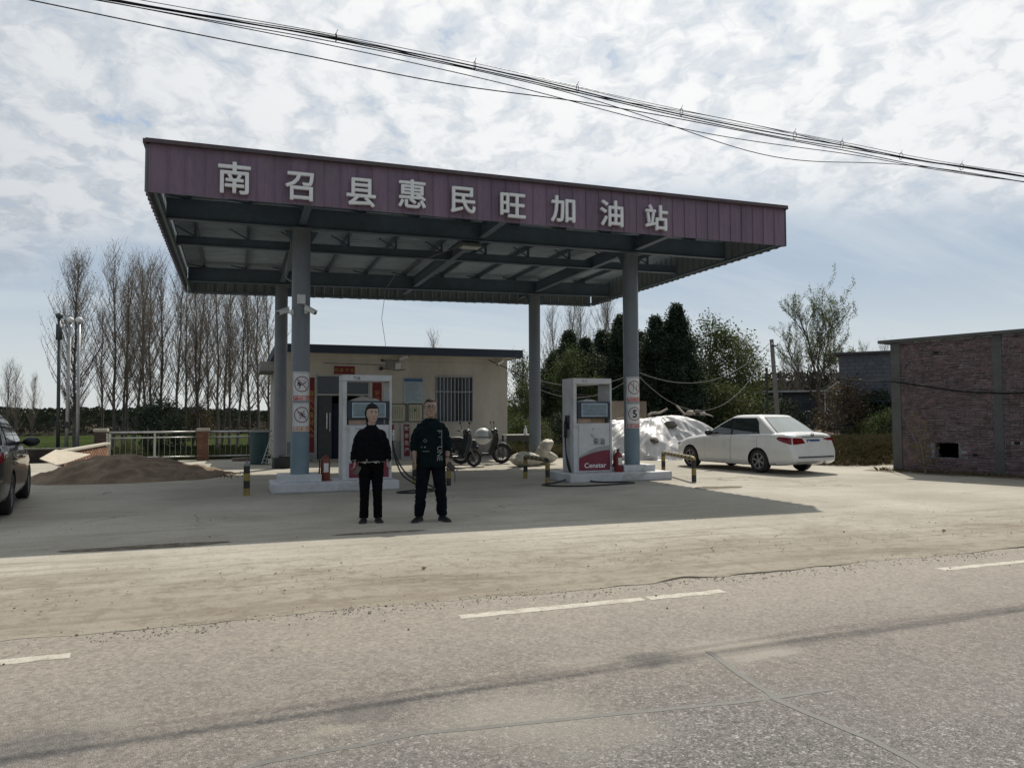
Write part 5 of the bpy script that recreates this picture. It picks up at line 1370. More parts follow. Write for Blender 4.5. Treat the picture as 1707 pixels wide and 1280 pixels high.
# short hair: a cap shell high on the forehead
def hair_cap(T, root, front, low, thick, seed, name='hair'):
    mb = MB(); nu, nv = 36, 14
    def fn(u, v):
        a = 2*pi*u; fy = -sin(a)                      # +1 at the front
        lim = low + (front - low)*max(0, min(1, (fy + .45)/1.1))**.6 if fy > -.45 else low
        lim += .10*noise.noise(V((cos(a)*5, sin(a)*5, seed + 2.0)))
        th = v*(lim)                                  # polar angle from the crown
        k = 1 + thick*(.7 + .5*noise.noise(V((cos(a)*3, sin(a)*3, v*4 + seed)))) if v < .97 else 1.0
        rx, ry, rz_ = .0895*k, .103*k, .125*k
        return T((sin(th)*cos(a)*rx, .006 + sin(th)*sin(a)*ry, .012 + cos(th)*rz_))
    mb.grid(fn, nu, nv); return mb.build(name, HAIR, root, smooth=True, weld=.0005)
hair_cap(T, mroot, radians(56), radians(108), .075, 3)
# sweatshirt
c = MB()
c.loft([ell((0, -.008*(1.15 - z if z < 1.15 else 0), z), rx, ry, 22, sq=.9) for z, rx, ry in ((.765, .198, .142), (.80, .208, .150), (.95, .198, .148), (1.1, .192, .138), (1.22, .192, .128), (1.31, .186, .118), (1.365, .165, .102), (1.41, .112, .084), (1.44, .080, .074))])
for sx in (-1, 1): limb(c, [(sx*.150, .008, 1.325), (sx*.198, .010, 1.23), (sx*.226, .012, 1.12), (sx*.236, -.008, 1.01)], [.058, .064, .064, .057], 14)
remesh(c, 'sweatshirt', KN, mroot, .0075, 4, .017, 9, .6, 3)
mb = MB(); mb.tube([(cos(a*pi/12)*.073, sin(a*pi/12)*.066 - .002, 1.440 + .006*sin(a*pi/12)) for a in range(24)], .010, 7, closed=True); mb.build('collar', mat_cloth('collar_rib', (.012, .014, .014)), mroot, smooth=True)
c = MB()
for sx in (-1, 1):
    c.loft([ell((sx*x, y, z), rx, ry, 18) for z, x, y, rx, ry in ((.90, .085, 0, .105, .125), (.78, .095, 0, .105, .115), (.62, .115, -.004, .093, .098), (.46, .135, -.008, .084, .088), (.30, .147, .004, .078, .082), (.14, .157, .014, .074, .080), (.075, .160, .014, .072, .080))])
c.ball((0, .0, .86), (.15, .125, .10), 16, 9)
remesh(c, 'trousers', NAVYT, mroot, .009, 4, .014, 9, .6, 8)
for sx in (-1, 1): shoe((sx*.165, .0, 0), sx*radians(24), .29, 'shoe', mroot, .105)
# lettering down the chest, seen sideways, on his left
PR = M('shirt_print', (.17, .18, .18), .8)
yb = -.165
for s_, z, sz in (('F', 1.26, .10), ('T', 1.185, .05), ('UNE', .955, .105)):
    me = text_mesh(s_, sz, .001, .010, PR); o = put('shirt_print', me, mroot, (.118, yb + (.006 if z < 1.1 else .018), z), (pi/2, pi/2, 0))
mb = MB()
mb.bx(.142, .150, yb + .006, yb + .01, 1.02, 1.24)
mb.tube([(-.085 + cos(a*pi/2)*.026, yb + .006, 1.135 + sin(a*pi/2)*.022) for a in range(4)], .004, 4, closed=True); mb.ball((-.09, yb + .004, 1.045), .012, 8, 5); mb.ball((-.135, yb + .012, 1.045), .008, 8, 5); mb.bx(-.12, -.03, yb + .004, yb + .009, .985, .992)
mb.build('shirt_print', PR, mroot)
mb = MB(); mb.tube([(.227 + cos(a*pi/10)*.036, -.034 + sin(a*pi/10)*.036, .905 + .004*cos(a*pi/10)) for a in range(20)], .009, 6, closed=True); wt_ = mb.build('wristwatch', BLK, mroot, smooth=True)
MB().cyl((.263, -.034, .905), (.272, -.034, .905), .02, n=12).build('watch_dial', BLK, wt_)
_mw = Matrix.Translation(MAN) @ Matrix.Rotation(radians(-12), 4, 'Z')
q = _mw @ V((.257, -.075, .765))
kp = thing('pouch', 'small black pouch with a hanging strap held in the man\'s hand', 'pouch', q)
mb = MB(); mb.beam((-.02, 0, .05), (.075, .01, -.05), .045, .075); mb.build('case', BLK, kp, bevel=.012)
mb = MB(); mb.tube([(.07, 0, -.05), (.085, 0, -.14), (.08, 0, -.22)], .006, 5); mb.build('strap', BLK, kp)

# --- the woman: boxy black jacket with a checked hem, slim black trousers
WOM = V((1.80, 10.72, 0))
wroot = thing('person', 'standing woman in a boxy black jacket with a checked hem, dark hair tied back', 'person', WOM, 0, 'people in front of the pumps')
wroot.rotation_euler = (0, 0, radians(-8))
BJ = mat_cloth('black_jacket_cloth', (0.003, 0.0035, 0.005)); BT = mat_cloth('black_trouser_cloth', (0.003, 0.0032, 0.004), 1.4)
tw = radians(14)
b = MB(); T = head(b, (.012, -.005, 1.515), .985, 1.02, tw)
limb(b, [(.004, .012, 1.29), (.006, .006, 1.36), (.010, 0, 1.43)], [.048, .050, .050], 14)
b.loft([ell((0, 0, z), rx, ry) for z, rx, ry in ((.80, .14, .095), (.92, .145, .10), (1.05, .125, .09), (1.2, .12, .08), (1.27, .095, .06), (1.31, .07, .05))])
for sx in (-1, 1):
    limb(b, [(sx*.135, .01, 1.21), (sx*.188, .018, 1.06), (sx*.222, -.02, .87)], [.032, .034, .024])
    hand(b, (sx*.224, -.022, .862), (sx*.06, -.14, -1), (-sx, .2, 0), sx, .90, .45)
    limb(b, [(sx*.085, .01, .80), (sx*.085, 0, .45), (sx*.092, .02, .06)], [.065, .046, .032])
remesh(b, 'body', SKIN2, wroot, .006, 3, ratio=.6)
face_parts(T, .985, wroot, tw)
hair_cap(T, wroot, radians(62), radians(124), .17, 9)
mb = MB(); mb.ball(T((0, .105, .0)), (.045, .04, .05), 12, 8, jit=.08); mb.ball(T((.0, .085, -.075)), (.05, .045, .07), 12, 8, jit=.08); mb.ball(T((-.068, .035, -.05)), (.018, .04, .055), 10, 7, jit=.08)
mb.build('hair_bun', HAIR, wroot, smooth=True)
c = MB()
c.loft([ell((0, 0, z), rx, ry, 22, sq=.9) for z, rx, ry in ((.855, .222, .146), (.90, .216, .146), (1.0, .200, .136), (1.12, .188, .128), (1.21, .180, .118), (1.27, .152, .098), (1.315, .102, .078), (1.345, .068, .062))])
for sx in (-1, 1): limb(c, [(sx*.135, .008, 1.245), (sx*.180, .014, 1.15), (sx*.210, .012, 1.02), (sx*.234, -.012, .885)], [.054, .060, .062, .055], 14)
remesh(c, 'jacket', BJ, wroot, .0075, 4, .015, 8, .6, 5)
mb = MB(); mb.tube([(cos(a*pi/12)*.062 + .003, sin(a*pi/12)*.058, 1.352 + .008*sin(a*pi/12)) for a in range(24)], .011, 7, closed=True); mb.build('collar', BJ, wroot, smooth=True)
mb = MB(); n = 60
def hem(a, z): k = 1 + .03*sin(a*9) + .02*sin(a*23); return V((cos(a)*.196*k, sin(a)*.138*k, z + .008*sin(a*7)))
mb.loft([[hem(2*pi*i/n, z) for i in range(n)] for z in (.885, .832)], cap=False)
m, t_, b_, o_ = new_mat('checked_hem'); p_ = objc(t_); ch = t_.n('ShaderNodeTexChecker', i_0=p_, i_3=26.0)
t_.setin(b_, 'Base Color', t_.mix(ch.outputs[1], (.38, .37, .33), (.05, .05, .055))); b_.inputs['Roughness'].default_value = .9
mb.build('hem', m, wroot, smooth=True)
for sx in (-1, 1):
    mb = MB(); mb.tube([(sx*.226 + cos(a*pi/8)*.040, -.016 + sin(a*pi/8)*.040, .868) for a in range(16)], .011, 6, closed=True); mb.build('cuff', M('pale_cuff', (.20, .195, .18), .9), wroot, smooth=True)
c = MB()
for sx in (-1, 1):
    c.loft([ell((sx*x, y, z), rx, ry, 18) for z, x, y, rx, ry in ((.86, .078, 0, .098, .112), (.74, .083, 0, .096, .106), (.58, .086, 0, .080, .086), (.44, .088, -.003, .068, .073), (.28, .092, .008, .063, .067), (.12, .096, .012, .062, .068), (.055, .097, .010, .062, .068))])
c.ball((0, 0, .81), (.14, .112, .09), 16, 9)
remesh(c, 'trousers', BT, wroot, .008, 4, .008, 9, .6, 2)
for sx in (-1, 1): shoe((sx*.097, -.005, 0), sx*radians(9), .25, 'shoe', wroot, .07)
_ww = Matrix.Translation(WOM) @ Matrix.Rotation(radians(-8), 4, 'Z')
q = _ww @ V((-.192, -.085, .725))
ph = thing('mobile_phone', 'dark mobile phone in a wallet case held low in the woman\'s hand', 'phone', q)
mb = MB(); mb.box((0, 0, 0), (.075, .022, .14), Matrix.Rotation(radians(28), 3, 'Y')); mb.build('case', M('phone_case', (.02, .022, .022), .5), ph, bevel=.008)
mb = MB(); mb.box((0, -.0125, 0), (.062, .002, .124), Matrix.Rotation(radians(28), 3, 'Y')); mb.build('screen', GLASS, ph)
# ------------------------------------------------------------------ white sheeted heap, stones and timber
def mat_tarp():
    m, t, b, out = new_mat('white_plastic_sheet'); p = objc(t)
    n = t.noise(p, 1.6, 5, .6, .4); f = t.noise(t.scalev(p, (1, 1, .5)), 5.5, 5, .6, 1.2)
    c = t.mix(t.ramp(n, .35, .7), (.46, .45, .44), (.62, .605, .585))
    c = t.mix(t.ramp(f, .62, .78, 0, .45), c, (.40, .36, .30))
    t.setin(b, 'Base Color', c); b.inputs['Roughness'].default_value = .38; b.inputs['Specular IOR Level'].default_value = .5
    t.setin(b, 'Normal', t.bump(t.math('ADD', f, t.math('MULTIPLY', t.noise(p, 16, 4, .6, 1.5), .3)), .45, .04)); return m
hc = V((14.35, 24.25, 0)); HA, HB, HT = 3.05, 2.45, 1.52
def heap_h(x, y):
    u, v = (x - hc.x)/HA, (y - hc.y)/HB
    a = atan2(v, u); r_ = sqrt(u*u + v*v) / (1 + .10*noise.noise(V((cos(a)*1.3, sin(a)*1.3, 4))))
    if r_ >= 1: return 0.0
    steep = (2.4 if u < 0 else 1.9)*(abs(cos(a))) + 1.35*(1 - abs(cos(a)))
    h = (1 - r_**steep)
    top = HT*(.93 + .10*noise.noise(V((x*.8, y*.8, 1))) + .06*(u))
    return max(0, min(1, h*1.25))**.85*top
g = MB(); nu, nv = 220, 90
def tf(u, v):
    a = 2*pi*u; r_ = v**.8*1.04
    x, y = hc.x + cos(a)*HA*r_, hc.y + sin(a)*HB*r_
    z = heap_h(x, y)
    k = min(1, v*2.5)
    rg_ = lambda q: (1 - abs(noise.noise(q))*2.4)
    fold = rg_(V((a*4.2 + z*.35, z*.22, 2)))*.17 + rg_(V((a*10 - z*.9, z*.3, 7)))*.06 + rg_(V((a*23 + z*1.3, z*.35, 9)))*.010
    tuck = rg_(V((a*3.0 + z*2.1, z*.4, 3)))*.09 + rg_(V((a*6.5 - z*3.0, z*.5, 13)))*.035
    fold += rg_(V((a*15 + z*.5, z*.2, 21)))*.025
    out = (fold + tuck - .17)*k
    z2 = max(0.012, z - (.10*abs(noise.noise(V((x*.9, y*1.3 + x*.5, 11)))) + .05*abs(noise.noise(V((x*3.0 - y, y*1.2, 5)))))*(1 if z > .2 else .3))
    return (x + cos(a)*out, y + sin(a)*out, z2 )
g.grid(tf, nu, nv)
tp = g.build('covered_heap', mat_tarp(), smooth=62, weld=.002, fix=True)
tag(tp, 'heap under wrinkled white plastic sheeting between the right column and the white car', 'covered heap')
ROCK = M('heap_stone', (.115, .10, .085), .9, var=.35, scale=4, bump=.5, bscale=18)
WOOD = M('grey_timber', (.20, .175, .145), .85, var=.25, scale=3, stretch=(1, 8, 8), bump=.3)
def surf(px_, py_):                           # where the sight line meets the sheet
    d = site_ray(px_, py_); best = None
    for i in range(400):
        q = EYE + d*(20 + i*.035)
        if q.z <= heap_h(q.x, q.y) + .02: return q
    return on_y(px_, py_, hc.y)
for i, (x, y, s, lab) in enumerate(((1118, 711, .22, 'grey stone holding down the middle of the white sheeting'), (1091, 737, .20, 'dark broken brick low on the front of the white sheeting'),
        (1055, 708, .13, 'stone half behind the right column on the white sheeting'), (1150, 690, .16, 'pale stone on the tarred rags at the top of the sheeted heap'), (1163, 688, .14, 'round grey stone on the rags at the top of the sheeted heap'), (1173, 690, .10, 'small white stone at the right of the stones on the sheeted heap'))):
    q = surf(x, y); mb = MB(); mb.ball((0, 0, 0), (s, s*.75, s*.62), 9, 6, rotz(i*.9), .22, i + 3)
    o = mb.build('stone', M('heap_stone_white', (.5, .48, .45), .9, bump=.3) if i == 5 else (M('heap_stone_tan', (.27, .23, .18), .9, var=.3, bump=.3) if i == 3 else ROCK), smooth=25)
    o.location = q + V((0, 0, s*.25)); tag(o, lab, 'stone', 'stones weighing down the sheeting')
def timber(p0, p1, w_, h_, lab, pole=False):
    a, b_ = p0, p1
    mb = MB()
    if pole:
        P = [a.lerp(b_, i/6) + V((0, 0, .03*sin(i*1.3))) for i in range(7)]; mb.tube(P, [w_*(1 - .05*i) for i in range(7)], 8)
    else: mb.beam(a, b_, w_, h_)
    o = mb.build('timber', WOOD, smooth=40 if pole else False, bevel=0 if pole else .006); tag(o, lab, 'timber', 'timbers on the sheeted heap')
a, b_ = on_y(1028, 699, 23.0), on_y(1066, 693, 23.4); timber(a, b_, .10, .07, 'dark weathered plank on the left top edge of the sheeted heap')
a, b_ = on_y(1081, 692, 23.6), on_y(1112, 683, 24.2); timber(a, b_, .055, .05, 'pale round pole lying along the top of the sheeted heap', True)
a, b_ = on_y(1128, 676, 24.3), on_y(1141, 690, 24.0); timber(a, b_, .09, .05, 'short board end sticking up from the top of the sheeted heap')
q = surf(1160, 694); mb = MB(); mb.grid(lambda u, v: ((u-.5)*1.15, (v-.5)*.6, .10 - .35*((u-.5)**2 + (v-.5)**2) + .05*noise.noise(V((u*5, v*5, 2)))), 14, 8)
o = mb.build('dark_rag', M('tarred_rag', (.05, .045, .04), .85, var=.3, bump=.5), smooth=True); o.location = q + V((.15, .2, .05)); tag(o, 'dark tarred cloth spread under the stones at the top of the sheeted heap', 'cloth')

# ------------------------------------------------------------------ sacks, table, bottle
def mat_sack():
    m, t, b, out = new_mat('woven_sack'); p = objc(t)
    n = t.noise(p, 5, 5, .6); c = t.mix(t.ramp(n, .35, .7), (.40, .37, .30), (.56, .53, .45))
    t.setin(b, 'Base Color', c); b.inputs['Roughness'].default_value = .7
    t.setin(b, 'Normal', t.bump(t.math('ADD', t.noise(p, 7, 4, .6, 1), t.math('MULTIPLY', t.noise(p, 150, 2), .15)), .6, .05)); return m
SACK = mat_sack()
def sack(loc, rot, L, W_, Hh, seed, lab):
    mb = MB()
    rings = []
    for i in range(31):
        u = i/30*2 - 1; k = max(.02, 1 - abs(u)**5)**.5; kz = max(.03, 1 - abs(u)**2.2)**.7; pinch = 1 - .35*max(0, u)**3
        rings.append([V((u*L/2*(1 + .06*abs(cos(a))), math.copysign(abs(cos(a))**.7, cos(a))*W_/2*(k*.85 + .15*pinch)*(1 + .1*noise.noise(V((u*2, cos(a), seed)))), sin(a)*Hh/2*kz*pinch*(1 + .18*noise.noise(V((u*2.5, sin(a)*1.5, seed + 4)))))) for a in [2*pi*j/36 for j in range(36)]])
    mb.loft(rings)
    mb.v = [tuple(V(p)*(1 + .06*(.5 - abs(noise.noise(V((p[0]*4.2 + seed, p[1]*5, p[2]*5)))*2)) + .05*(.5 - abs(noise.noise(V((p[0]*10, p[1]*9 + seed, p[2]*9)))*2)))) for p in mb.v]
    o = mb.build('sack', SACK, smooth=True); o.location = loc; o.rotation_euler = rot
    return tag(o, lab, 'sack', 'white woven sacks')
s1 = gnd(888, 778); sack((s1.x - .05, s1.y + .35, .19), (0, radians(4), radians(8)), 1.0, .55, .44, 1, 'white woven sack lying flat behind the low striped hoop')
s2 = gnd(925, 776); sack((s2.x - .05, s2.y + .75, .20), (0, radians(-3), radians(-10)), .82, .52, .44, 5, 'white woven sack lying beside the hose of the diesel pump')
sack((8.90, 21.45, .50), (radians(12), radians(-48), radians(15)), .66, .42, .30, 9, 'grey white sack propped upright against the back right column')
tb = on_y(862, 724, 24.6)
tt = thing('table', 'narrow dark table with a pale edge beside the right corner of the hut', 'table', (tb.x, tb.y, 0))
TBW = M('table_top_pale', (.42, .41, .38), .5); TBD = M('table_dark', (.035, .033, .03), .6)
zt0 = tb.z
MB().bx(-.5, .52, -.3, .3, zt0 - .03, zt0).build('table_top', TBW, tt, bevel=.004)
for sx in (-.44, .46):
    for sy in (-.25, .25): MB().bx(sx - .025, sx + .025, sy - .025, sy + .025, 0, zt0 - .031).build('leg', TBD, tt)
MB().bx(-.44, .46, -.27, -.24, zt0 - .22, zt0 - .032).build('apron', TBD, tt)
q = on_y(876, 724, 24.45); bt = thing('bottle', 'white plastic bottle standing on the right end of the dark table', 'bottle', (q.x, q.y, zt0))
MB().lathe([(.055, 0), (.06, .01), (.06, .17), (.035, .22), (.022, .235), (.022, .26)], n=14).build('bottle_body', M('bottle_white', (.66, .67, .67), .3), bt, smooth=40)
MB().lathe([(.026, .261), (.026, .30), (.02, .302)], n=12).build('cap', PLAS, bt)

# ------------------------------------------------------------------ sand heap, board, lattice wall
def mat_sand():
    m, t, b, out = new_mat('building_sand'); p = pos(t)
    n = t.noise(p, 1.8, 6, .7, .5); f = t.noise(p, 34, 4, .7)
    c = t.mix(t.ramp(n, .35, .7), (.155, .110, .072), (.27, .20, .135)); c = t.mix(t.ramp(f, .45, .7, 0, .4), c, (.10, .075, .05))
    t.setin(b, 'Base Color', c); b.inputs['Roughness'].default_value = .95
    t.setin(b, 'Normal', t.bump(t.math('ADD', n, t.math('MULTIPLY', f, .5)), .9, .06)); return m
SAND = mat_sand(); sc = V((-2.75, 20.75, 0))
def sand_h(x, y):
    u, v = (x - sc.x), (y - sc.y); rx = 2.0 if u < 0 else 2.75; ry = 1.75
    a = atan2(v/ry, u/rx); r_ = sqrt((u/rx)**2 + (v/ry)**2)/(1 + .16*noise.noise(V((cos(a)*1.7, sin(a)*1.7, 2))))
    h = max(0, 1 - r_)
    if r_ >= 1.0: return -0.02
    return .66*(h**.95)*(1 + .16*noise.noise(V((x*1.3, y*1.3, 8)))) + .085*noise.noise(V((x*2.6, y*2.6, 5)))*min(1, h*5) + .035*noise.noise(V((x*7, y*7, 9)))*min(1, h*6+.2) + .016*noise.noise(V((x*17, y*17, 4))) - .012
g = MB(); g.grid(lambda u, v: (sc.x - 2.6 + 6.2*u, sc.y - 2.3 + 4.6*v, min(.58, sand_h(sc.x - 2.6 + 6.2*u, sc.y - 2.3 + 4.6*v))), 120, 80)
tag(g.build('sand_heap', SAND, smooth=True, fix=False), 'low heap of brown building sand with one sunlit flank, beside the black car', 'sand heap')
bd = MB(); A_ = [on_y(66, 764, 21.3), on_y(93, 749, 22.4), on_y(152, 757, 22.2), on_y(97, 776, 20.9)]
nn = (A_[1]-A_[0]).cross(A_[3]-A_[0]).normalized()*.02
bd.prism(A_, nn); tag(bd.build('plywood_board', M('pale_board', (.46, .40, .31), .7, var=.08, dirt=.3)), 'pale dusty board lying tilted on the sand heap', 'board')
BR1 = M('lattice_brick', (.30, .16, .10), .9, var=.15, per=.2, bump=.3)
BR2 = M('pillar_brick', (.22, .105, .065), .9, var=.2, per=.22, bump=.3)
COPE = M('cement_coping', (.40, .37, .31), .9, var=.1, bump=.2)
lw = thing('lattice_wall', 'low openwork brick wall with a pale coping running back from the sand heap', 'wall', (0, 0, 0))
p0, p1 = V((-4.25, 22.4, 0)), V((-3.95, 27.9, 0)); d = (p1-p0); L = d.length; d.normalize(); ang = atan2(d.y, d.x)
bme = MB().box((0, 0, 0), (.24, .115, .055)).mesh('brick', BR1)
for row in range(8):
    s = (row % 2)*.165
    while s < L - .12:
        q = p0 + d*(s + .12); put('brick', bme, lw, (q.x, q.y, .05 + row*.066), (RND.uniform(-.03, .03), 0, ang + RND.uniform(-.05, .05))); s += .33
for row in range(2):
    pass
mb = MB(); mb.beam(p0 + V((0, 0, .61)), p1 + V((0, 0, .64)), .20, .07); mb.build('coping', COPE, lw, bevel=.01)
# low dark wall further left
MB1 = thing('low_wall', 'low dark brick wall with a thin pale coping behind the sand heap', 'wall', (0, 0, 0))
MB().bx(-12, -4.45, 29.3, 29.55, -.3, .42).build('wall_body', M('dark_brick_wall', (.055, .04, .033), .9, var=.3, scale=3, bump=.4), MB1)
MB().bx(-12, -4.40, 29.26, 29.59, .421, .47).build('coping', M('mossy_coping', (.20, .20, .15), .9, var=.2), MB1)
# railing with brick piers
def pier(x, y, h, lab, dark=False):
    t = thing('brick_pier', lab, 'pier', (x, y, 0), 0, 'brick piers of the railing')
    m = M('dark_pier_brick', (.07, .05, .04), .9, var=.2, per=.2) if dark else BR2
    MB().bx(-.175, .175, -.175, .175, -.3, h - .1).build('pier_core', M('pier_mortar', (.20, .17, .14), .95), t)
    n = int((h - .1)/.066)
    bmf = MB().box((0, 0, 0), (.18, .02, .054)).mesh('brick', m); bms = MB().box((0, 0, 0), (.02, .18, .054)).mesh('brick', m)
    for k in range(n):
        o_ = .0 if k % 2 else .0
        for sx in (-.094, .094): put('brick', bmf, t, (sx + (.004 if k % 2 else -.004), -.184, .033 + k*.066))
    MB().bx(-.21, .21, -.21, .21, h - .099, h).build('pier_cap', COPE, t, bevel=.01)
    return t
FYr = 28.35
pier(-4.22, FYr + .1, 1.12, 'dark brick pier at the left end of the steel railing', True)
pr_ = on_y(338.5, 740, FYr); pier(pr_.x, FYr - .05, 1.10, 'red brick pier in the middle of the steel railing')
RAIL = M('railing_steel', (.46, .47, .45), .35, metal=.4, var=.08, dirt=.2)
def railing(x0, x1, posts, lab):
    t = thing('steel_railing', lab, 'railing', ((x0+x1)/2, FYr, 0), 0, 'steel railings behind the yard'); o = (x0+x1)/2
    for z, r in ((.985, .032), (.80, .022), (.14, .022)): MB().cyl((x0-o, 0, z), (x1-o, 0, z), r, n=8).build('rail', RAIL, t, smooth=True)
    for x in posts: MB().bx(x-o-.03, x-o+.03, -.03, .03, 0, .96).build('post', RAIL, t)
    n = int((x1-x0)/.165); bal = MB().cyl((0, 0, .14), (0, 0, .80), .009, n=5).mesh('baluster', M('baluster_steel', (.20, .20, .19), .5))
    for i in range(1, n): put('baluster', bal, t, (x0 - o + (x1-x0)*i/n, 0, 0))
    return t
railing(-3.98, pr_.x - .2, (-3.95, on_y(258, 740, FYr).x), 'longer steel railing between the two brick piers')
railing(pr_.x + .2, 1.25, (on_y(437, 740, FYr).x,), 'shorter steel railing from the red brick pier to the hut')
# steel flag poles
for i, (x0, y0, x1, y1, lab) in enumerate(((97, 738, 99, 531, 'dark green pole with a lamp bracket, left of the three poles'), (110, 750, 117, 538, 'pale steel flag pole in the middle of the three poles'), (129, 740, 132, 538, 'pale steel flag pole at the right of the three poles, before the big poplar'))):
    a, b_ = on_y(x0, y0, 30.2), on_y(x1, y1, 30.2); a.z = -.3
    t = thing('flag_pole', lab, 'pole', (a.x, a.y, -.3), 0, 'steel poles at the left'); e = b_ - a
    m = M('pole_green', (.035, .05, .05), .5) if i == 0 else M('pole_steel', (.33, .34, .34), .35, metal=.3)
    MB().cyl((0, 0, 0), e, .062, .052, 10).build('pole', m, t, smooth=True)
    MB().lathe([(.03, 0), (.10, .02), (.125, .09), (.10, .16), (.03, .20)], e, n=14).build('finial', m if i == 0 else PLAS, t, smooth=True)
    if i == 0: mb = MB(); mb.cyl(e - V((0, 0, .75)), e - V((0, 0, .2)), .10, n=10); mb.build('speaker', m, t, smooth=True)
    if i < 2:
        mb = MB(); k = e*.30; mb.box(k, (.15, .13, .24)); mb.build('signal_box', BLK, t, bevel=.03)
# plastic bin, rack, manhole
bn = thing('water_barrel', 'dark teal plastic barrel standing at the left end of the hut', 'barrel', (.70, 25.2, 0))
TEAL = M('teal_plastic', (.014, .055, .062), .45, var=.12, dirt=.2)
MB().lathe([(.25, 0), (.27, .02), (.285, .5), (.29, .93), (.30, .94), (.30, .98), (.27, .98)], n=24).build('barrel_body', TEAL, bn, smooth=40)
MB().lathe([(.285, .981), (.28, 1.01), (.05, 1.03)], n=24).build('lid', M('dark_teal', (.01, .03, .035), .5), bn, smooth=40)
rk = thing('wire_rack', 'white wire grid panel leaning against the hut corner behind the barrel', 'rack', (.93, 24.6, 0), radians(4))
mb = MB()
R8 = Matrix.Rotation(radians(14), 3, 'Y')
for x in (-.17, .17): mb.beam(R8 @ V((x*1.0, 0, 0)), R8 @ V((x*.55, 0, 1.28)), .045, .02)
mb.build('frame', M('rack_white', (.5, .52, .5), .5), rk)
mb = MB()
for k in range(11):
    z = .06 + k*.118; w2 = .17*(1 - .45*z/1.28); mb.beam(R8 @ V((-w2, 0, z)), R8 @ V((w2, 0, z)), .05, .016)
for x in (-.06, .06): mb.beam(R8 @ V((x, -.004, 0)), R8 @ V((x*.55, -.004, 1.28)), .03, .012)
mb.build('grid_wires', M('rack_white', (.5, .52, .5), .5), rk)
q = gnd(405, 768); mb = MB(); mb.lathe([(.36, 0), (.36, .09), (.34, .10), (.001, .11)], n=20); o = mb.build('well_cover', M('well_cover_brown', (.14, .11, .09), .9, bump=.3), smooth=40); o.location = (q.x, 27.4, 0); tag(o, 'round brown well cover on the paving before the steel railing', 'well cover')

# ------------------------------------------------------------------ overhead cable bundle across the view
SPAN = [(x*.9425, 7.54, 1.47 + (z - 1.47)*.9425) for x, z in ((-30.0, 6.35), (-14, 5.72), (-1.5, 5.53), (.954, 5.497), (2.94, 5.416), (4.89, 5.29), (7.71, 5.18), (11.27, 5.12), (22, 5.35), (40, 6.3))]
SP = crom([V(p) for p in SPAN], 10)
def span_z(x):
    for a, b_ in zip(SP[:-1], SP[1:]):
        if a.x <= x <= b_.x: u = (x-a.x)/(b_.x-a.x); return a.z + (b_.z-a.z)*u
    return SP[-1].z
STRAND = M('messenger_steel', (.13, .13, .13), .5, metal=.4)
labels = ('thin upper steel messenger wire of the overhead bundle', 'thick black cable in the core of the overhead bundle', 'black cable twisting just under the core of the overhead bundle', 'slack black cable crossing below the bundle in the middle', 'lowest black cable swinging away from the bundle to the left', 'black drop cable that rejoins the bundle at the right', 'thin black cable bound against the upper wire of the bundle', 'thin black cable running loosely through the bundle')
XS = [-28 + i*.5 for i in range(50)] + [-3 + i*.2 for i in range(90)] + [15 + i*.5 for i in range(50)]
def bump_(x, c, w_): return math.exp(-((x-c)/w_)**2)
offs = (lambda x: (0, .02), lambda x: (.0, -.025 + .012*sin(x*.9)), lambda x: (.03*sin(x*1.1), -.045 + .03*sin(x*.75 + 1)), lambda x: (.05, -.05 - .155*bump_(x, 5.3, 2.2) - .03*sin(x*.8)),
        lambda x: (.02, -.075 - .13*bump_(x, .2, 2.6) - .10*bump_(x, 2.2, 1.5) - .03*bump_(x, 12, 2)), lambda x: (-.03, -.07 - .275*bump_(x, 6.2, 1.75) - .06*bump_(x, 11.4, 1.5)),
        lambda x: (.012, .0 + .012*sin(x*2.1)), lambda x: (-.02 + .04*sin(x*.7), -.03 + .028*sin(x*1.35 + .5)))
for i, (f, lab) in enumerate(zip(offs, labels)):
    mb = MB(); mb.tube([(x, 7.54 + f(x)[0], span_z(x) + f(x)[1]) for x in XS], (.004, .008, .0065, .005, .006, .005, .0035, .004)[i], 5); tag(mb.build('overhead_cable', STRAND if i == 0 else CABLE, smooth=True), lab, 'cable', 'overhead cables across the road front')
TIEW = ('above the second white character', 'high above the fourth white character', 'above the sixth white character', 'above the eighth white character', 'just right of the last white character', 'above the right part of the canopy front', 'above the right corner of the canopy', 'in open sky right of the canopy')
for i, x in enumerate((.9, 2.35, 3.55, 4.9, 6.55, 7.3, 8.3, 9.4)):
    mb = MB(); z = span_z(x); mb.tube([(x + .004*cos(a), 7.54 + cos(a*pi/6)*.03, z - .01 + sin(a*pi/6)*.045) for a in range(12)], .004, 4, closed=True); mb.tube([(x, 7.54, z + .03), (x + .015, 7.53, z + .075)], .003, 4)
    tag(mb.build('cable_tie', CABLE), 'wire tie ring on the overhead bundle, ' + TIEW[i], 'cable tie', 'ties on the overhead cable bundle')
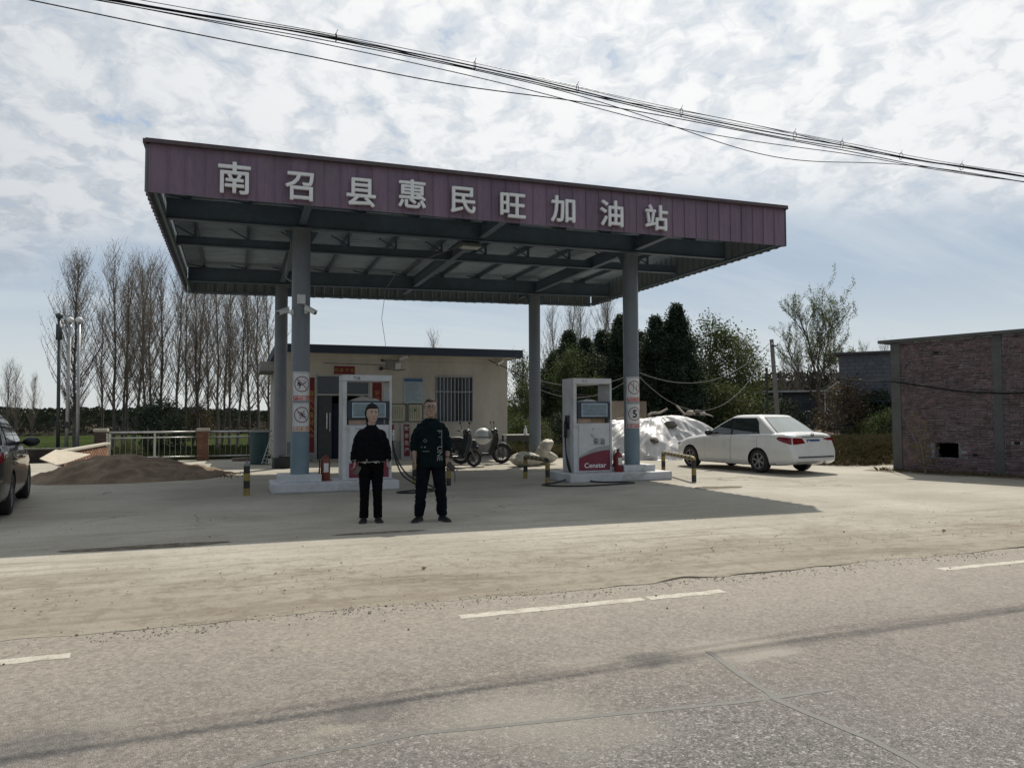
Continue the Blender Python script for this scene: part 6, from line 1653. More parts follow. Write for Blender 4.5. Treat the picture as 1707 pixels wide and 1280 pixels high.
# ------------------------------------------------------------------ brick house on the right
BRK = M('old_red_brick', (.112, .072, .077), .9, var=.22, scale=5, per=.36, bump=.35, bscale=30, dirt=.3, dirtcol=(.13, .12, .13))
MORT = M('lime_mortar', (.18, .175, .18), .95, var=.45, scale=8, bump=.4)
CCOL = M('cast_concrete', (.088, .092, .092), .9, var=.15, scale=2.5, dirt=.25, bump=.25)
A0 = V((16.23, 15.23, 0)); wd = V((.283, -.959, 0)).normalized(); wn = V((-wd.y*-1, 0, 0)); wn = V((wd.y, -wd.x, 0))   # outward: towards -X, -Y
if wn.x > 0: wn = -wn
bh = thing('brick_house', 'unplastered red brick house with grey concrete posts at the right edge', 'building', (0, 0, 0))
WL, WH = 7.0, 3.36
ROTW = atan2(wd.y, wd.x)
def wp(s, z, o=0.0): return A0 + wd*s + wn*o + V((0, 0, z))
def wall_s(px_, py_):                         # position along the wall from a survey sight line
    d = site_ray(px_, py_); tt_ = ((A0 - EYE).dot(wn))/d.dot(wn); q = EYE + d*tt_; return (q - A0).dot(wd), q.z
ho0, ho1 = wall_s(1558, 750), wall_s(1598, 750); hz0 = wall_s(1578, 763)[1]; hz1 = wall_s(1578, 738)[1]
hs0, hs1 = ho0[0], ho1[0]
def wbox(mb, s0, s1, z0, z1, o0, o1):
    vs = [wp(s, z, o) for z in (z0, z1) for o in (o0, o1) for s in (s0, s1)]
    mb.add(vs, [(0, 2, 3, 1), (4, 5, 7, 6), (0, 1, 5, 4), (2, 6, 7, 3), (0, 4, 6, 2), (1, 3, 7, 5)])
mb = MB()
for (s0, s1, z0, z1) in ((0, hs0, -.3, WH), (hs1, WL, -.3, WH), (hs0, hs1, -.3, hz0), (hs0, hs1, hz1, WH)): wbox(mb, s0, s1, z0, z1, -.24, 0)
mb.build('wall_core', MORT, bh)
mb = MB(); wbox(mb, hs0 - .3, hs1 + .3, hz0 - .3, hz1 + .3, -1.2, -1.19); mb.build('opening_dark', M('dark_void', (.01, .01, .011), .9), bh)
mb = MB(); q0 = wp(0, 0, -.241); back = -wn*7
for (a, b_) in ((wp(.0, 0, -.245), wp(.0, 0, -7)), (wp(.0, 0, -7), wp(WL, 0, -7)), (wp(WL, 0, -7), wp(WL, 0, -.245))):
    e = (b_-a).normalized(); n_ = V((-e.y, e.x, 0))*.12
    mb.prism([a + n_ + V((0, 0, -.3)), b_ + n_ + V((0, 0, -.3)), b_ - n_ + V((0, 0, -.3)), a - n_ + V((0, 0, -.3))], (0, 0, WH + .3))
mb.build('far_wall', BRK, bh)
mb = MB(); wbox(mb, -.30, WL + .3, WH + .002, WH + .085, -7.3, .10); mb.build('roof_slab', CCOL, bh, bevel=.01)
posts = [(-.003, .24)]
pa = wall_s(1657, 680)[0]; pb = wall_s(1673, 680)[0]; posts.append((pa, pb)); posts.append((pb + 2.4, pb + 2.65))
for s0, s1 in posts:
    mb = MB(); wbox(mb, s0, s1, -.3, WH - .002, -.20, .026); mb.build('concrete_post', CCOL, bh, bevel=.006)
zb_ = wall_s(1600, 725)[1]
r = random.Random(5); bricks = []
bl, bhh, jt, ch = .228, .051, .012, .0635
row = 0; z = .02
while z < WH - .05:
    header = row % 4 == 3
    L_ = .108 if header else bl; s = .245 + (0 if row % 2 else -.12)
    while s < WL:
        s0, s1 = max(s, .245), min(s + L_, WL); ok = s1 - s0 > .05
        for p0_, p1_ in posts:
            if s0 < p1_ and s1 > p0_:
                if s0 < p0_: s1 = p0_ - .004
                else: s0 = p1_ + .004
        if s1 - s0 < .04: ok = False
        if s0 < hs1 + .01 and s1 > hs0 - .01 and z + bhh > hz0 - .01 and z < hz1 + .01: ok = False
        hole = (r.random() < .005)
        if ok and not hole: bricks.append(((s0+s1)/2, z + bhh/2, s1 - s0 - .004))
        elif ok and hole and len(bricks): 
            mbh = (s0, s1, z); bricks.append(((s0+s1)/2, z + bhh/2, -1.0))
        s += L_ + jt
    z += ch; row += 1
s_edge = wall_s(1704, 680)[0]
vis = sorted([b_ for b_ in bricks if b_[2] > 0 and b_[0] < s_edge and b_[2] > .15], key=lambda b_: -b_[0])[:292]
vset = set((round(b_[0], 4), round(b_[1], 4)) for b_ in vis)
shared = {}
big = MB(); voids = MB()
for (s, z, L_) in bricks:
    if L_ < 0:
        wbox(voids, s - .06, s + .06, z - .05, z + .035, -.05, .0035); continue
    o = r.uniform(0.004, .013); tilt = r.uniform(-.012, .012)
    if (round(s, 4), round(z, 4)) in vset:
        key = round(L_, 2)
        if key not in shared:
            shared[key] = MB().box((0, 0, 0), (key, .03, bhh - .002)).mesh('brick', BRK)
        q = wp(s, z, o - .012); put('brick', shared[key], bh, q, (r.uniform(-.01, .01), tilt, ROTW))
    else:
        c = wp(s, z, o - .012); big.box(c, (L_, .03, bhh - .002), Matrix.Rotation(ROTW, 3, 'Z'))
stuff(big.build('brickwork', M('old_red_brick_mass', (.112, .072, .077), .9, var=.5, scale=4.2, bump=.35, bscale=30, dirt=.3, dirtcol=(.15, .135, .145)), bh))
dab = MB()
for k in range(1500):
    s_ = r.uniform(.26, WL); z_ = .075 + ch*r.randrange(0, int((WH-.1)/ch)) + r.uniform(-.004, .004)
    if any(p0_ - .03 < s_ < p1_ + .03 for p0_, p1_ in posts) or (hs0 - .1 < s_ < hs1 + .1 and hz0 - .08 < z_ < hz1 + .08): continue
    dab.box(wp(s_, z_, .010), (r.uniform(.03, .15), r.uniform(.008, .02), r.uniform(.010, .020)), Matrix.Rotation(ROTW, 3, 'Z'))
stuff(dab.build('mortar_dabs', M('pale_mortar', (.185, .18, .185), .95, var=.3), bh))
voids.build('putlog_hole', M('dark_void', (.01, .01, .011), .9), bh)

# grey block house behind
GBK = M('grey_block', (.10, .11, .125), .9, var=.12, scale=2, per=.10, bump=.2)
ga = on_y(1398, 592, 31.0); gz = ga.z; GL = 6.0
gh = thing('block_house', 'flat roofed house of grey concrete blocks between the tall tree and the brick house', 'building', (ga.x, 31.0, 0), radians(-49))
MB().bx(0, GL, .02, 6, -.3, gz).build('wall', M('block_mortar', (.105, .115, .13), .95, var=.15), gh)
MB().bx(-.22, GL + .25, -.2, 6.2, gz + .002, gz + .12).build('roof_slab', M('roof_slab_dark', (.06, .06, .065), .9), gh)
blk = MB().box((0, 0, 0), (.385, .05, .185)).mesh('concrete_block', GBK)
n = 0; z = -.1; row = 0
while z < gz - .1:
    x = .2 + (.1 if row % 2 else 0)
    while x < 5.4 and n < 298: put('concrete_block', blk, gh, (x, .02 + r.uniform(-.006, .004), z)); x += .40; n += 1
    z += .20; row += 1
MB().bx(2.0, 3.1, -.012, .015, .7, 1.9).build('window', GLASSD, gh)
MB().bx(1.6, 3.4, -1.0, -.03, 2.12, 2.16).build('blue_awning', M('awning_blue', (.02, .04, .10), .6), gh)

# low shed
sa = on_y(1262, 652, 43.0); SL = 6.2
sh = thing('low_shed', 'long low shed with a thin white roof edge behind the utility pole', 'building', (sa.x, 43.0, 0), radians(-41))
SHW = M('shed_wall', (.085, .095, .115), .9, var=.15)
MB().bx(0, SL, 0, 4, -.3, sa.z - .12).build('wall', SHW, sh)
MB().bx(-.3, SL + .2, -.45, 4.2, sa.z - .115, sa.z).build('roof_slab', M('roof_white', (.55, .55, .53), .7), sh)
MB().cyl((4.3, -.3, -.3), (4.3, -.3, sa.z - .13), .05, n=6).build('downpipe', PLAS, sh)
MB().bx(2.4, 3.9, -.02, .05, -.2, 2.3).build('shed_door', M('shed_door', (.045, .05, .065), .7), sh)
MB().bx(.6, 1.6, -.02, .05, .9, 2.0).build('shed_window', GLASSD, sh)
q0, q1 = on_y(1378, 650, 40), on_y(1396, 638, 36)
mb = MB(); mb.prism([q0, q1, q1 + V((0, 0, .08)), q0 + V((0, 0, .08))], (1.4, .9, 0)); tag(mb.build('lean_to_roof', MATS['roof_white']), 'small sloping pale roof edge left of the grey block house', 'roof')
# brown yard wall behind the sheeted heap
w0, w1 = on_y(1006, 668, 27.5), on_y(1078, 690, 28.2)
bw = thing('yard_wall', 'weathered brown rendered yard wall behind the diesel pump and sheeted heap', 'wall', (0, 0, 0))
mb = MB(); mb.prism([(w0.x, 27.5, -.3), (w1.x, 28.2, -.3), (w1.x, 28.44, -.3), (w0.x, 27.74, -.3)], (0, 0, w0.z + .3)); mb.build('wall_body', M('brown_render', (.20, .165, .125), .9, var=.2, scale=.8, dirt=.4, dirtcol=(.10, .085, .07), bump=.2), bw)

# ------------------------------------------------------------------ poles and service wires
up = thing('utility_pole', 'leaning concrete utility pole carrying wires behind the white car', 'utility pole', (28.1, 34, -.3))
CPOLE = M('concrete_pole', (.20, .195, .18), .85, var=.12, scale=4, bump=.15)
MB().cyl((0, 0, 0), (-.42, 0, 5.95), .15, .105, 12).build('pole', CPOLE, up, smooth=40)
mb = MB(); mb.beam((-.52, -.14, 5.6), (-.1, -.14, 5.6), .06, .06); mb.build('cross_bracket', BLK, up)
for x in (-.5, -.12): MB().lathe([(.03, 0), (.05, .03), (.03, .06), (.05, .09), (.02, .12)], (x, -.14, 5.63), n=8).build('insulator', PLAS, up)
sp_ = on_y(1278, 613, 36); MBp = MB(); MBp.cyl((sp_.x, 36, -.3), (sp_.x, 36, sp_.z), .07, .06, 8); tag(MBp.build('thin_post', M('dark_post', (.05, .05, .05), .8)), 'thin dark post just left of the utility pole', 'post')
wpst = on_y(1062, 620, 27.0)
MBp = MB(); MBp.cyl((wpst.x, 27.0, -.3), (wpst.x, 27.0, wpst.z + .05), .045, .04, 8); tag(MBp.build('wire_post', M('dark_post', (.05, .05, .05), .8)), 'slim wire post hidden behind the right pump column', 'post')
WG = M('grey_wire', (.13, .13, .13), .7, spec=.1)
def wire(a, b_, sag, r_, lab, m=CABLE):
    a, b_ = V(a), V(b_); mb = MB(); mb.tube([a.lerp(b_, i/24) - V((0, 0, sag*4*(i/24)*(1 - i/24))) for i in range(25)], r_, 5)
    return tag(mb.build('service_wire', m, smooth=True), lab, 'wire', 'service wires')
pt = V((27.7, 34, 5.45))
hcn = V((9.34, 25.95, 3.22)); wq = V((wpst.x, 27, wpst.z))
wire(hcn, wq, .60, .014, 'pale wire sagging from the hut corner to the post, upper', WG)
wire(hcn - V((0, 0, .06)), wq - V((0, 0, .05)), 1.0, .014, 'pale wire sagging from the hut corner to the post, lower', WG)
wire(wq, pt + V((-.2, 0, -.05)), 1.15, .018, 'grey wire sagging between the slim post and the utility pole, upper', WG)
wire(wq - V((0, 0, .1)), pt + V((-.2, 0, -.30)), 2.35, .018, 'grey wire sagging deepest between the slim post and the utility pole', WG)
def wz(px_, py_): s_, z_ = wall_s(px_, py_); return wp(s_, z_, .12)
_c = wz(1490, 636); _P = [pt + V((.1, 0, -.1))]
for i in range(1, 12): _P.append(_P[0].lerp(_c, i/12) - V((0, 0, .55*4*(i/12)*(1 - i/12))))
_P += [_c, wz(1600, 652), wz(1660, 655), wz(1707, 655), wp(5.5, wz(1707, 655).z + .1, .12)]
mb = MB(); mb.tube(crom(_P, 3), .020, 5); tag(mb.build('service_wire', CABLE, smooth=True), 'thick black wire from the utility pole running on across the brick house wall', 'wire', 'service wires')
wire(pt + V((.1, 0, -.16)), V((ga.x + .3, 30.7, gz - .3)), .25, .018, 'short black wire from the utility pole to the grey block house')
wire(hcn, V((13.4, 27.4, 2.3)), .25, .02, 'black wire dropping from the hut corner behind the back right column')
wire(V((9.34, 26.0, 3.1)), V((9.36, 26.2, 1.9)), -.10, .014, 'black wire looping down the right corner of the hut')

# ------------------------------------------------------------------ trees
def mat_leaf(name, a, b_, trans=.25):
    m, t, bs, out = new_mat(name); p = pos(t)
    n = t.noise(p, 1.1, 4, .6); n2 = t.noise(p, 14, 2, .6)
    c = t.mix(t.ramp(t.math('ADD', t.math('MULTIPLY', n, .6), t.math('MULTIPLY', n2, .4)), .35, .65), a, b_)
    t.setin(bs, 'Base Color', c); bs.inputs['Roughness'].default_value = .65; bs.inputs['Specular IOR Level'].default_value = .12 if trans > 0 else 0.0
    tr = t.n('ShaderNodeBsdfTranslucent'); t.setin(tr, 'Color', t.mix(.45, c, (.10, .115, .03)))
    mx = t.n('ShaderNodeMixShader', i_0=trans); t.link(bs.outputs[0], mx.inputs[1]); t.link(tr.outputs[0], mx.inputs[2]); t.link(mx.outputs[0], out.inputs[0]); return m
BARK = M('poplar_bark', (.115, .10, .085), .9, var=.3, scale=3, bump=.4)
TWIG = M('poplar_twig', (.20, .165, .14), .85, var=.35, scale=.6)
BUD = mat_leaf('poplar_bud', (.20, .155, .12), (.21, .19, .12), .4)
LEAFG = mat_leaf('young_leaf', (.085, .125, .048), (.135, .175, .070), .42)
LEAFD = mat_leaf('dark_evergreen', (.022, .040, .028), (.044, .066, .040), .15)
LEAFM = mat_leaf('mid_green_leaf', (.030, .055, .018), (.065, .095, .028), .3)
LEAFO = mat_leaf('olive_leaf', (.060, .075, .028), (.11, .115, .045), .3)
LEAFY = mat_leaf('yellow_leaf', (.15, .12, .045), (.24, .19, .075), .3)
LEAFR = mat_leaf('russet_leaf', (.060, .040, .028), (.085, .055, .034), .2)
def leafquad(mb, c, s, r, droop=0.0):
    a = r.uniform(0, 2*pi); u = V((cos(a), sin(a), r.uniform(-.6, .6) - droop)).normalized(); w_ = u.cross(V((r.uniform(-1, 1), r.uniform(-1, 1), r.uniform(-1, 1)))).normalized()
    mb.add([c - u*s*.5, c + w_*s*.32, c + u*s*.5, c - w_*s*.32], [(0, 1, 2, 3)])
def bough(mb, a, d, L, r0, r, up=.12, n=5, sides=4, wob=.10):
    P = [V(a)]; dd = V(d).normalized()
    for i in range(n):
        dd = (dd + V((r.uniform(-wob, wob), r.uniform(-wob, wob), up + r.uniform(-wob, wob)*.5))).normalized(); P.append(P[-1] + dd*L/n)
    mb.tube(P, [r0*(1 - .82*i/n) for i in range(n+1)], sides, caps=False); return P
def poplar(seed, H, spread=1.0, lean=0.0, nb=46, buds=1900, low=.14):
    r = random.Random(seed); tk, cr, bd = MB(), MB(), MB()
    n = 12; P = []; x = y = 0
    for i in range(n+1):
        P.append(V((x, y, H*i/n))); x += lean*H/n + r.uniform(-.06, .06); y += r.uniform(-.06, .06)
    tk.tube(P, [.088*H/10*(1 - .9*(i/n)**.9) + .007 for i in range(n+1)], 8)
    def tp_(h): k = min(n-1e-6, h*n); i = int(k); return P[i].lerp(P[i+1], k-i)
    tips = []
    for b_ in range(nb):
        h = low + (.97-low)*((b_ + r.random())/nb); a = r.uniform(0, 2*pi)
        L = H*(.31*(1-h)**.5 + .05)*r.uniform(.6, 1.25)*spread*min(1, (h-low)/.16 + .35)
        steep = 1.1 + 1.0*h + r.uniform(-.35, .5); d = V((cos(a), sin(a), steep))
        q = bough(cr if b_ % 3 else tk, tp_(h), d, L, .022*(1-h)*H/10 + .008, r, .13, 5, 4, .14)
        nt = int(9 + 11*(1-h))
        for k in range(nt):
            f = r.uniform(.15, 1); i = min(4, int(f*5)); c = q[i].lerp(q[i+1], f*5 - i); aa = r.uniform(0, 2*pi)
            w2 = bough(cr, c, V((cos(aa)*.8, sin(aa)*.8, 1.1)), r.uniform(.35, 1.0)*H/10*spread**.5, .0065, r, .2, 3, 3, .2)
            tips.append(w2)
    for k in range(buds):
        w2 = r.choice(tips); i = r.randrange(0, 3); c = w2[i].lerp(w2[i+1], r.random()); leafquad(bd, c + V((r.uniform(-.03, .03),)*3), r.uniform(.035, .07), r)
    return tk.mesh('trunk', BARK, smooth=True, fix=False), cr.mesh('branches', TWIG, fix=False), bd.mesh('buds', BUD, fix=False)
def plant(kind, lab, cat, loc, meshes, rz, s=1.0, group=None, names=None, stuff_i=(1, 2), sz=None):
    t = thing(kind, lab, cat, loc, rz, group); t.scale = (s, s, sz or s)
    for i, me in enumerate(meshes):
        if me is not None: put(me.name.split('.')[0], me, t)
    return t
POP = [poplar(11 + i, 10.0, 1.0 + .1*(i % 2), (-.01, .015, .05, .0, .03, -.02)[i], 60, 2600, (.24, .20, .30, .22, .26, .18)[i]) for i in range(6)]
BIGP = poplar(50, 10.3, 1.0, .0, 140, 6500, .15)
rr = random.Random(21)
def tree_at(px_, base_y, top_y, Y, lab, k, group='bare poplars behind the railing', meshes=None, kind='poplar_tree', href=10.0, cat='tree'):
    a, b_ = on_y(px_, base_y, Y), on_y(px_, top_y, Y)
    return plant(kind, lab, cat, (a.x, Y, -.3), meshes or POP[k % 6], rr.uniform(-.5, .5) + (0 if k % 2 else 3.0)*0, (b_.z + .3)/href, group)
tree_at(124, 720, 440, 40.5, 'biggest bare poplar with a dense broad crown, behind the three poles', 0, meshes=BIGP, href=10.3)
poplars = ((170, 500, 46, 'slender bare poplar, first to the right of the big one'), (189, 415, 41.0, 'tall straight bare poplar second after the big one'), (203, 448, 43.0, 'leaning bare poplar close beside a straight one'),
    (211, 435, 45.5, 'thin bare poplar behind the left half of the long railing'), (221, 425, 42.0, 'bare poplar rising over the middle post of the long railing'), (244, 430, 40.4, 'thick bare poplar just left of the middle post of the long railing'),
    (250, 445, 46.0, 'forked bare poplar behind the middle post of the long railing'), (268, 430, 43.4, 'bare poplar with a dark shrub at its foot'), (291, 432, 40.8, 'straight bare poplar touching the canopy corner'), (309, 470, 44.6, 'leaning bare poplar left of the red brick pier'),
    (321, 450, 46.5, 'bare poplar hidden behind another beside the red brick pier'), (332, 455, 42.6, 'bare poplar directly over the red brick pier'), (346, 470, 47, 'thin bare poplar just right of the red brick pier'), (362, 440, 40.9, 'thick bare poplar over the shorter railing'),
    (371, 455, 45.2, 'thin bare poplar behind the thick one over the shorter railing'), (383, 462, 43.6, 'slim bare poplar over the middle of the shorter railing'), (395, 450, 41.8, 'broad bare poplar before the well cover'), (417, 446, 44.0, 'bare poplar over the teal barrel'),
    (430, 440, 41.2, 'double stemmed bare poplar beside the hut eave'), (447, 452, 45.8, 'bare poplar partly behind the hut wall'))
for i, (x, ty, Y, lab) in enumerate(poplars): tree_at(x, 720, ty + 22, Y, lab, i)
for i, (x, ty, Y) in enumerate(((8, 612, 44), (25, 622, 47), (50, 632, 50), (-14, 605, 45))):
    if x > -5: tree_at(x, 720, ty, Y, ('thin bare sapling at the far left over the black car', 'second thin bare sapling over the black car', 'short bare sapling left of the pole group')[i], i + 2, 'bare saplings at the far left', kind='bare_sapling')
# poplars beyond, on the right
for i, (x, ty, Y, lab) in enumerate(((925, 522, 52, 'bare poplar just right of the back right column'), (950, 508, 54, 'bare poplar under the canopy corner'), (972, 512, 51, 'bare poplar rising over the dark evergreens'), (1000, 502, 53, 'tallest bare poplar over the dark evergreens'), (1022, 515, 55, 'bare poplar left of the right pump column'),
        (1268, 622, 60, 'small bare tree left of the utility pole'), (1310, 600, 62, 'small bare tree behind the tall leafy tree'), (1330, 575, 58, 'slim bare tree crowding the tall leafy tree'), (1445, 585, 60, 'bare tree over the grey block house roof'), (1470, 578, 63, 'bare tree left of the brick house roof'), (728, 566, 58, 'bare treetop showing over the hut roof'))):
    tree_at(x, 720, ty, Y, lab, i + 1, 'bare trees beyond the yard')
# evergreens
def evergreen(seed, H, R_, n, mat, conic=1.0, leaf=.16, up=True, gaps=.35):
    r = random.Random(seed); tk, cr = MB(), MB()
    tk.tube([(0, 0, 0), (.05, .03, H*.5), (.0, 0, H*.96)], [.13, .09, .015], 7)
    sprays = []
    for k in range(int(H*32)):
        h = r.random()**.85; a = r.uniform(0, 2*pi); env = (1 - h)**conic*(.35 + .65*min(1, h/.12))*(.95 + .6*noise.noise(V((cos(a)*1.5, sin(a)*1.5 + seed, h*5)))); rad = R_*env*r.uniform(.55, 1.12)
        b0 = V((0, 0, H*(.06 + .9*h) - rad*.45)); e = V((cos(a)*rad, sin(a)*rad, min(H*(.05 + .90*h) + rad*r.uniform(.1, .8), H*(.06 + .94*h) + .5)))
        tk.tube([b0, b0.lerp(e, .5) + V((0, 0, -.05)), e], [.022, .014, .005], 3, caps=False); sprays.append((b0, e, rad))
    per = max(1, n//len(sprays))
    for b0, e, rad in sprays:
        k2 = int(per*r.uniform(.5, 1.5))
        for j in range(k2):
            f = r.uniform(.25, 1.08); c = b0.lerp(e, f) + V((r.gauss(0, .2), r.gauss(0, .2), r.gauss(0, .2)))*(.5 + .5*rad/R_ + .2)
            leafquad(cr, c, leaf*r.uniform(.6, 1.3), r, -.5 if up else .3)
    return tk.mesh('trunk', BARK, fix=False), cr.mesh('crown', mat, fix=False)
EV = [evergreen(3, 8, 3.3, 36000, LEAFD, .95, .125), evergreen(7, 8, 3.0, 32000, LEAFD, 1.05, .12), evergreen(12, 8, 3.7, 38000, LEAFD, .80, .13)]
def broad(seed, H, R_, n, mat, leaf=.13, low=.2, clumps=70, shoots=0, trunk_r=.12, gather=.30):
    r = random.Random(seed); tk, cr = MB(), MB(); ends = []
    P = [V((0, 0, 0))]
    for i in range(8): P.append(P[-1] + V((r.uniform(-.08, .08), r.uniform(-.08, .08), H*.115)))
    tk.tube(P, [trunk_r*(1 - .10*i) for i in range(9)], 8)
    for k in range(clumps):
        h = low + (1-low)*((k + r.random())/clumps); i = min(7, int(h*8*.85)); c0 = P[i].lerp(P[i+1], r.random()); a = r.uniform(0, 2*pi)
        prof_ = sin(pi*min(1, (h - low)/(1-low)*.80 + .17))**.7
        rad = R_*prof_*r.uniform(.6, 1.15); e = V((cos(a)*rad, sin(a)*rad, H*(.06 + .92*h)*r.uniform(.93, 1.05)))
        q = [c0, c0.lerp(e, .45) + V((0, 0, -.03*H*r.random())), e]; tk.tube(crom(q, 3), [trunk_r*.30*(1-.12*j) for j in range(7)], 4, caps=False)
        ends.append((c0, e))
        for j in range(3):
            ee = e + V((r.gauss(0, .35), r.gauss(0, .35), r.gauss(.1, .3)))*R_/2; tk.tube([c0.lerp(e, r.uniform(.4, .9)), ee], [.012, .005], 3, caps=False); ends.append((c0.lerp(e, .6), ee))
    per = max(1, n//len(ends))
    for c0, e in ends:
        for j in range(int(per*r.uniform(.3, 1.7))):
            f = r.uniform(.55, 1.05); c = c0.lerp(e, f) + V((r.gauss(0, gather), r.gauss(0, gather), r.gauss(0, gather)))
            leafquad(cr, c, leaf*r.uniform(.6, 1.3), r)
    return tk.mesh('trunk', BARK, fix=False), cr.mesh('crown', mat, fix=False)
def ev_at(px_, top_y, Y, k, lab, wide=1.0):
    b_ = on_y(px_, top_y, Y); s = (b_.z + .3)/8.0; t = plant('evergreen_tree', lab, 'tree', (b_.x, Y, -.3), EV[k % 3], rr.uniform(0, 6), s*wide, 'dark evergreens behind the yard wall', sz=s)
for x, ty, Y, k, lab, wd_ in ((922, 585, 41, 2, 'dark evergreen beside the back right column', 1.0), (948, 545, 43, 0, 'dark evergreen over the left side of the diesel pump', 1.1), (975, 560, 40, 2, 'broad dark evergreen directly behind the diesel pump', 1.1), (1003, 545, 42, 1, 'dark evergreen over the right side of the diesel pump', 1.2), (1035, 518, 41, 0, 'pointed dark evergreen just left of the right pump column', 1.05),
        (1066, 550, 43, 2, 'dark evergreen hidden behind the right pump column', 1.2), (1092, 520, 40.5, 1, 'dark evergreen with a twin, just right of the right pump column', 1.1), (1127, 499, 40, 0, 'tallest dark evergreen with a ragged top right of the right pump column', .95), (1150, 590, 39, 2, 'low dark evergreen at the right end of the evergreens', 1.0)):
    ev_at(x, ty, Y, k, lab, wd_)
for x, ty, Y, k, lab, wd_ in ((935, 580, 45.5, 2, 'broad evergreen filling the gap left of the diesel pump', 1.3), (962, 572, 46, 2, 'evergreen half hidden behind the left post of the diesel pump', 1.3), (990, 566, 45, 0, 'evergreen filling the gap over the middle of the diesel pump', 1.3), (1018, 556, 46.5, 2, 'evergreen in the gap over the right post of the diesel pump', 1.3), (1048, 545, 45, 0, 'evergreen just behind the left edge of the right pump column', 1.25), (1109, 545, 44.5, 2, 'evergreen closing the gap between the two tallest evergreens', 1.25)):
    ev_at(x, ty, Y, k, lab, wd_)
def bd_at(kind, px_, top_y, Y, meshes, H, lab, grp=None, rz=None, z0=-.3, wide=1.0):
    b_ = on_y(px_, top_y, Y); s = (b_.z - z0)/H; return plant(kind, lab, 'tree' if 'tree' in kind else 'shrub', (b_.x, Y, z0), meshes, rr.uniform(0, 6) if rz is None else rz, s*wide, grp, sz=s)
MID = broad(31, 7, 2.4, 12000, LEAFM, .15, .08, 80, gather=.26); MID2 = broad(35, 7, 2.0, 9000, LEAFO, .14, .08, 70, gather=.26)
SHR = broad(41, 3, 1.5, 5200, LEAFM, .13, .03, 46, trunk_r=.05, gather=.22); SHO = broad(44, 3, 1.5, 4600, LEAFO, .12, .03, 46, trunk_r=.05, gather=.22); SHD = broad(47, 3, 1.4, 5200, LEAFD, .13, .03, 46, trunk_r=.05, gather=.2); SHRR = broad(48, 3, 1.3, 4200, LEAFR, .10, .25, 46, trunk_r=.05, gather=.2)
bd_at('leafy_tree', 1190, 540, 42, MID, 7, 'mid green leafy tree right of the dark evergreens', 'green trees behind the yard')
bd_at('leafy_tree', 955, 590, 38.5, MID, 7, 'greener bushy tree before the evergreens left of the diesel pump', 'green trees behind the yard', wide=.9)
bd_at('leafy_tree', 1228, 556, 43.5, MID2, 7, 'olive green leafy tree left of the utility pole', 'green trees behind the yard')
bd_at('leafy_tree', 868, 592, 36, MID2, 7, 'thin olive tree at the right corner of the hut', 'green trees behind the yard', wide=.62)
bd_at('leafy_tree', 874, 640, 33, MID, 7, 'green bushy tree behind the table at the hut corner', 'green trees behind the yard', wide=.75)
for x, ty, Y, me, lab in ((1180, 640, 38, SHR, 'green shrub behind the sheeted heap'), (1215, 648, 37, SHO, 'olive shrub over the roof of the white car'), (1245, 655, 37.5, SHR, 'green shrub left of the utility pole foot'), (1310, 668, 39, SHD, 'dark shrub before the low shed'), (1150, 655, 38, SHD, 'dark shrub left of the white car roof'),
        (862, 700, 30, SHR, 'low green shrub behind the table'), (900, 705, 31, SHO, 'low olive shrub behind the back right column'), (940, 690, 34, SHD, 'dark shrub behind the left post of the diesel pump'), (985, 690, 33.5, SHR, 'green shrub seen through the diesel pump'),
        (1404, 640, 30, SHRR, 'russet shrub before the grey block house'), (1462, 655, 29.3, SHD, 'dark round shrub before the grey block house'), (1478, 690, 27, SHR, 'green bush at the left corner of the brick house'), (1440, 705, 28, SHO, 'olive bush on the bank before the grey block house'), (268, 668, 39, SHD, 'dark shrub among the poplars'), (330, 678, 46, SHRR, 'bare brown shrub among the poplars behind the pier'), (215, 735, 29.6, SHO, 'small green weed bush behind the long railing')):
    bd_at('shrub', x, ty, Y, me, 3, lab, 'shrubs round the yard')
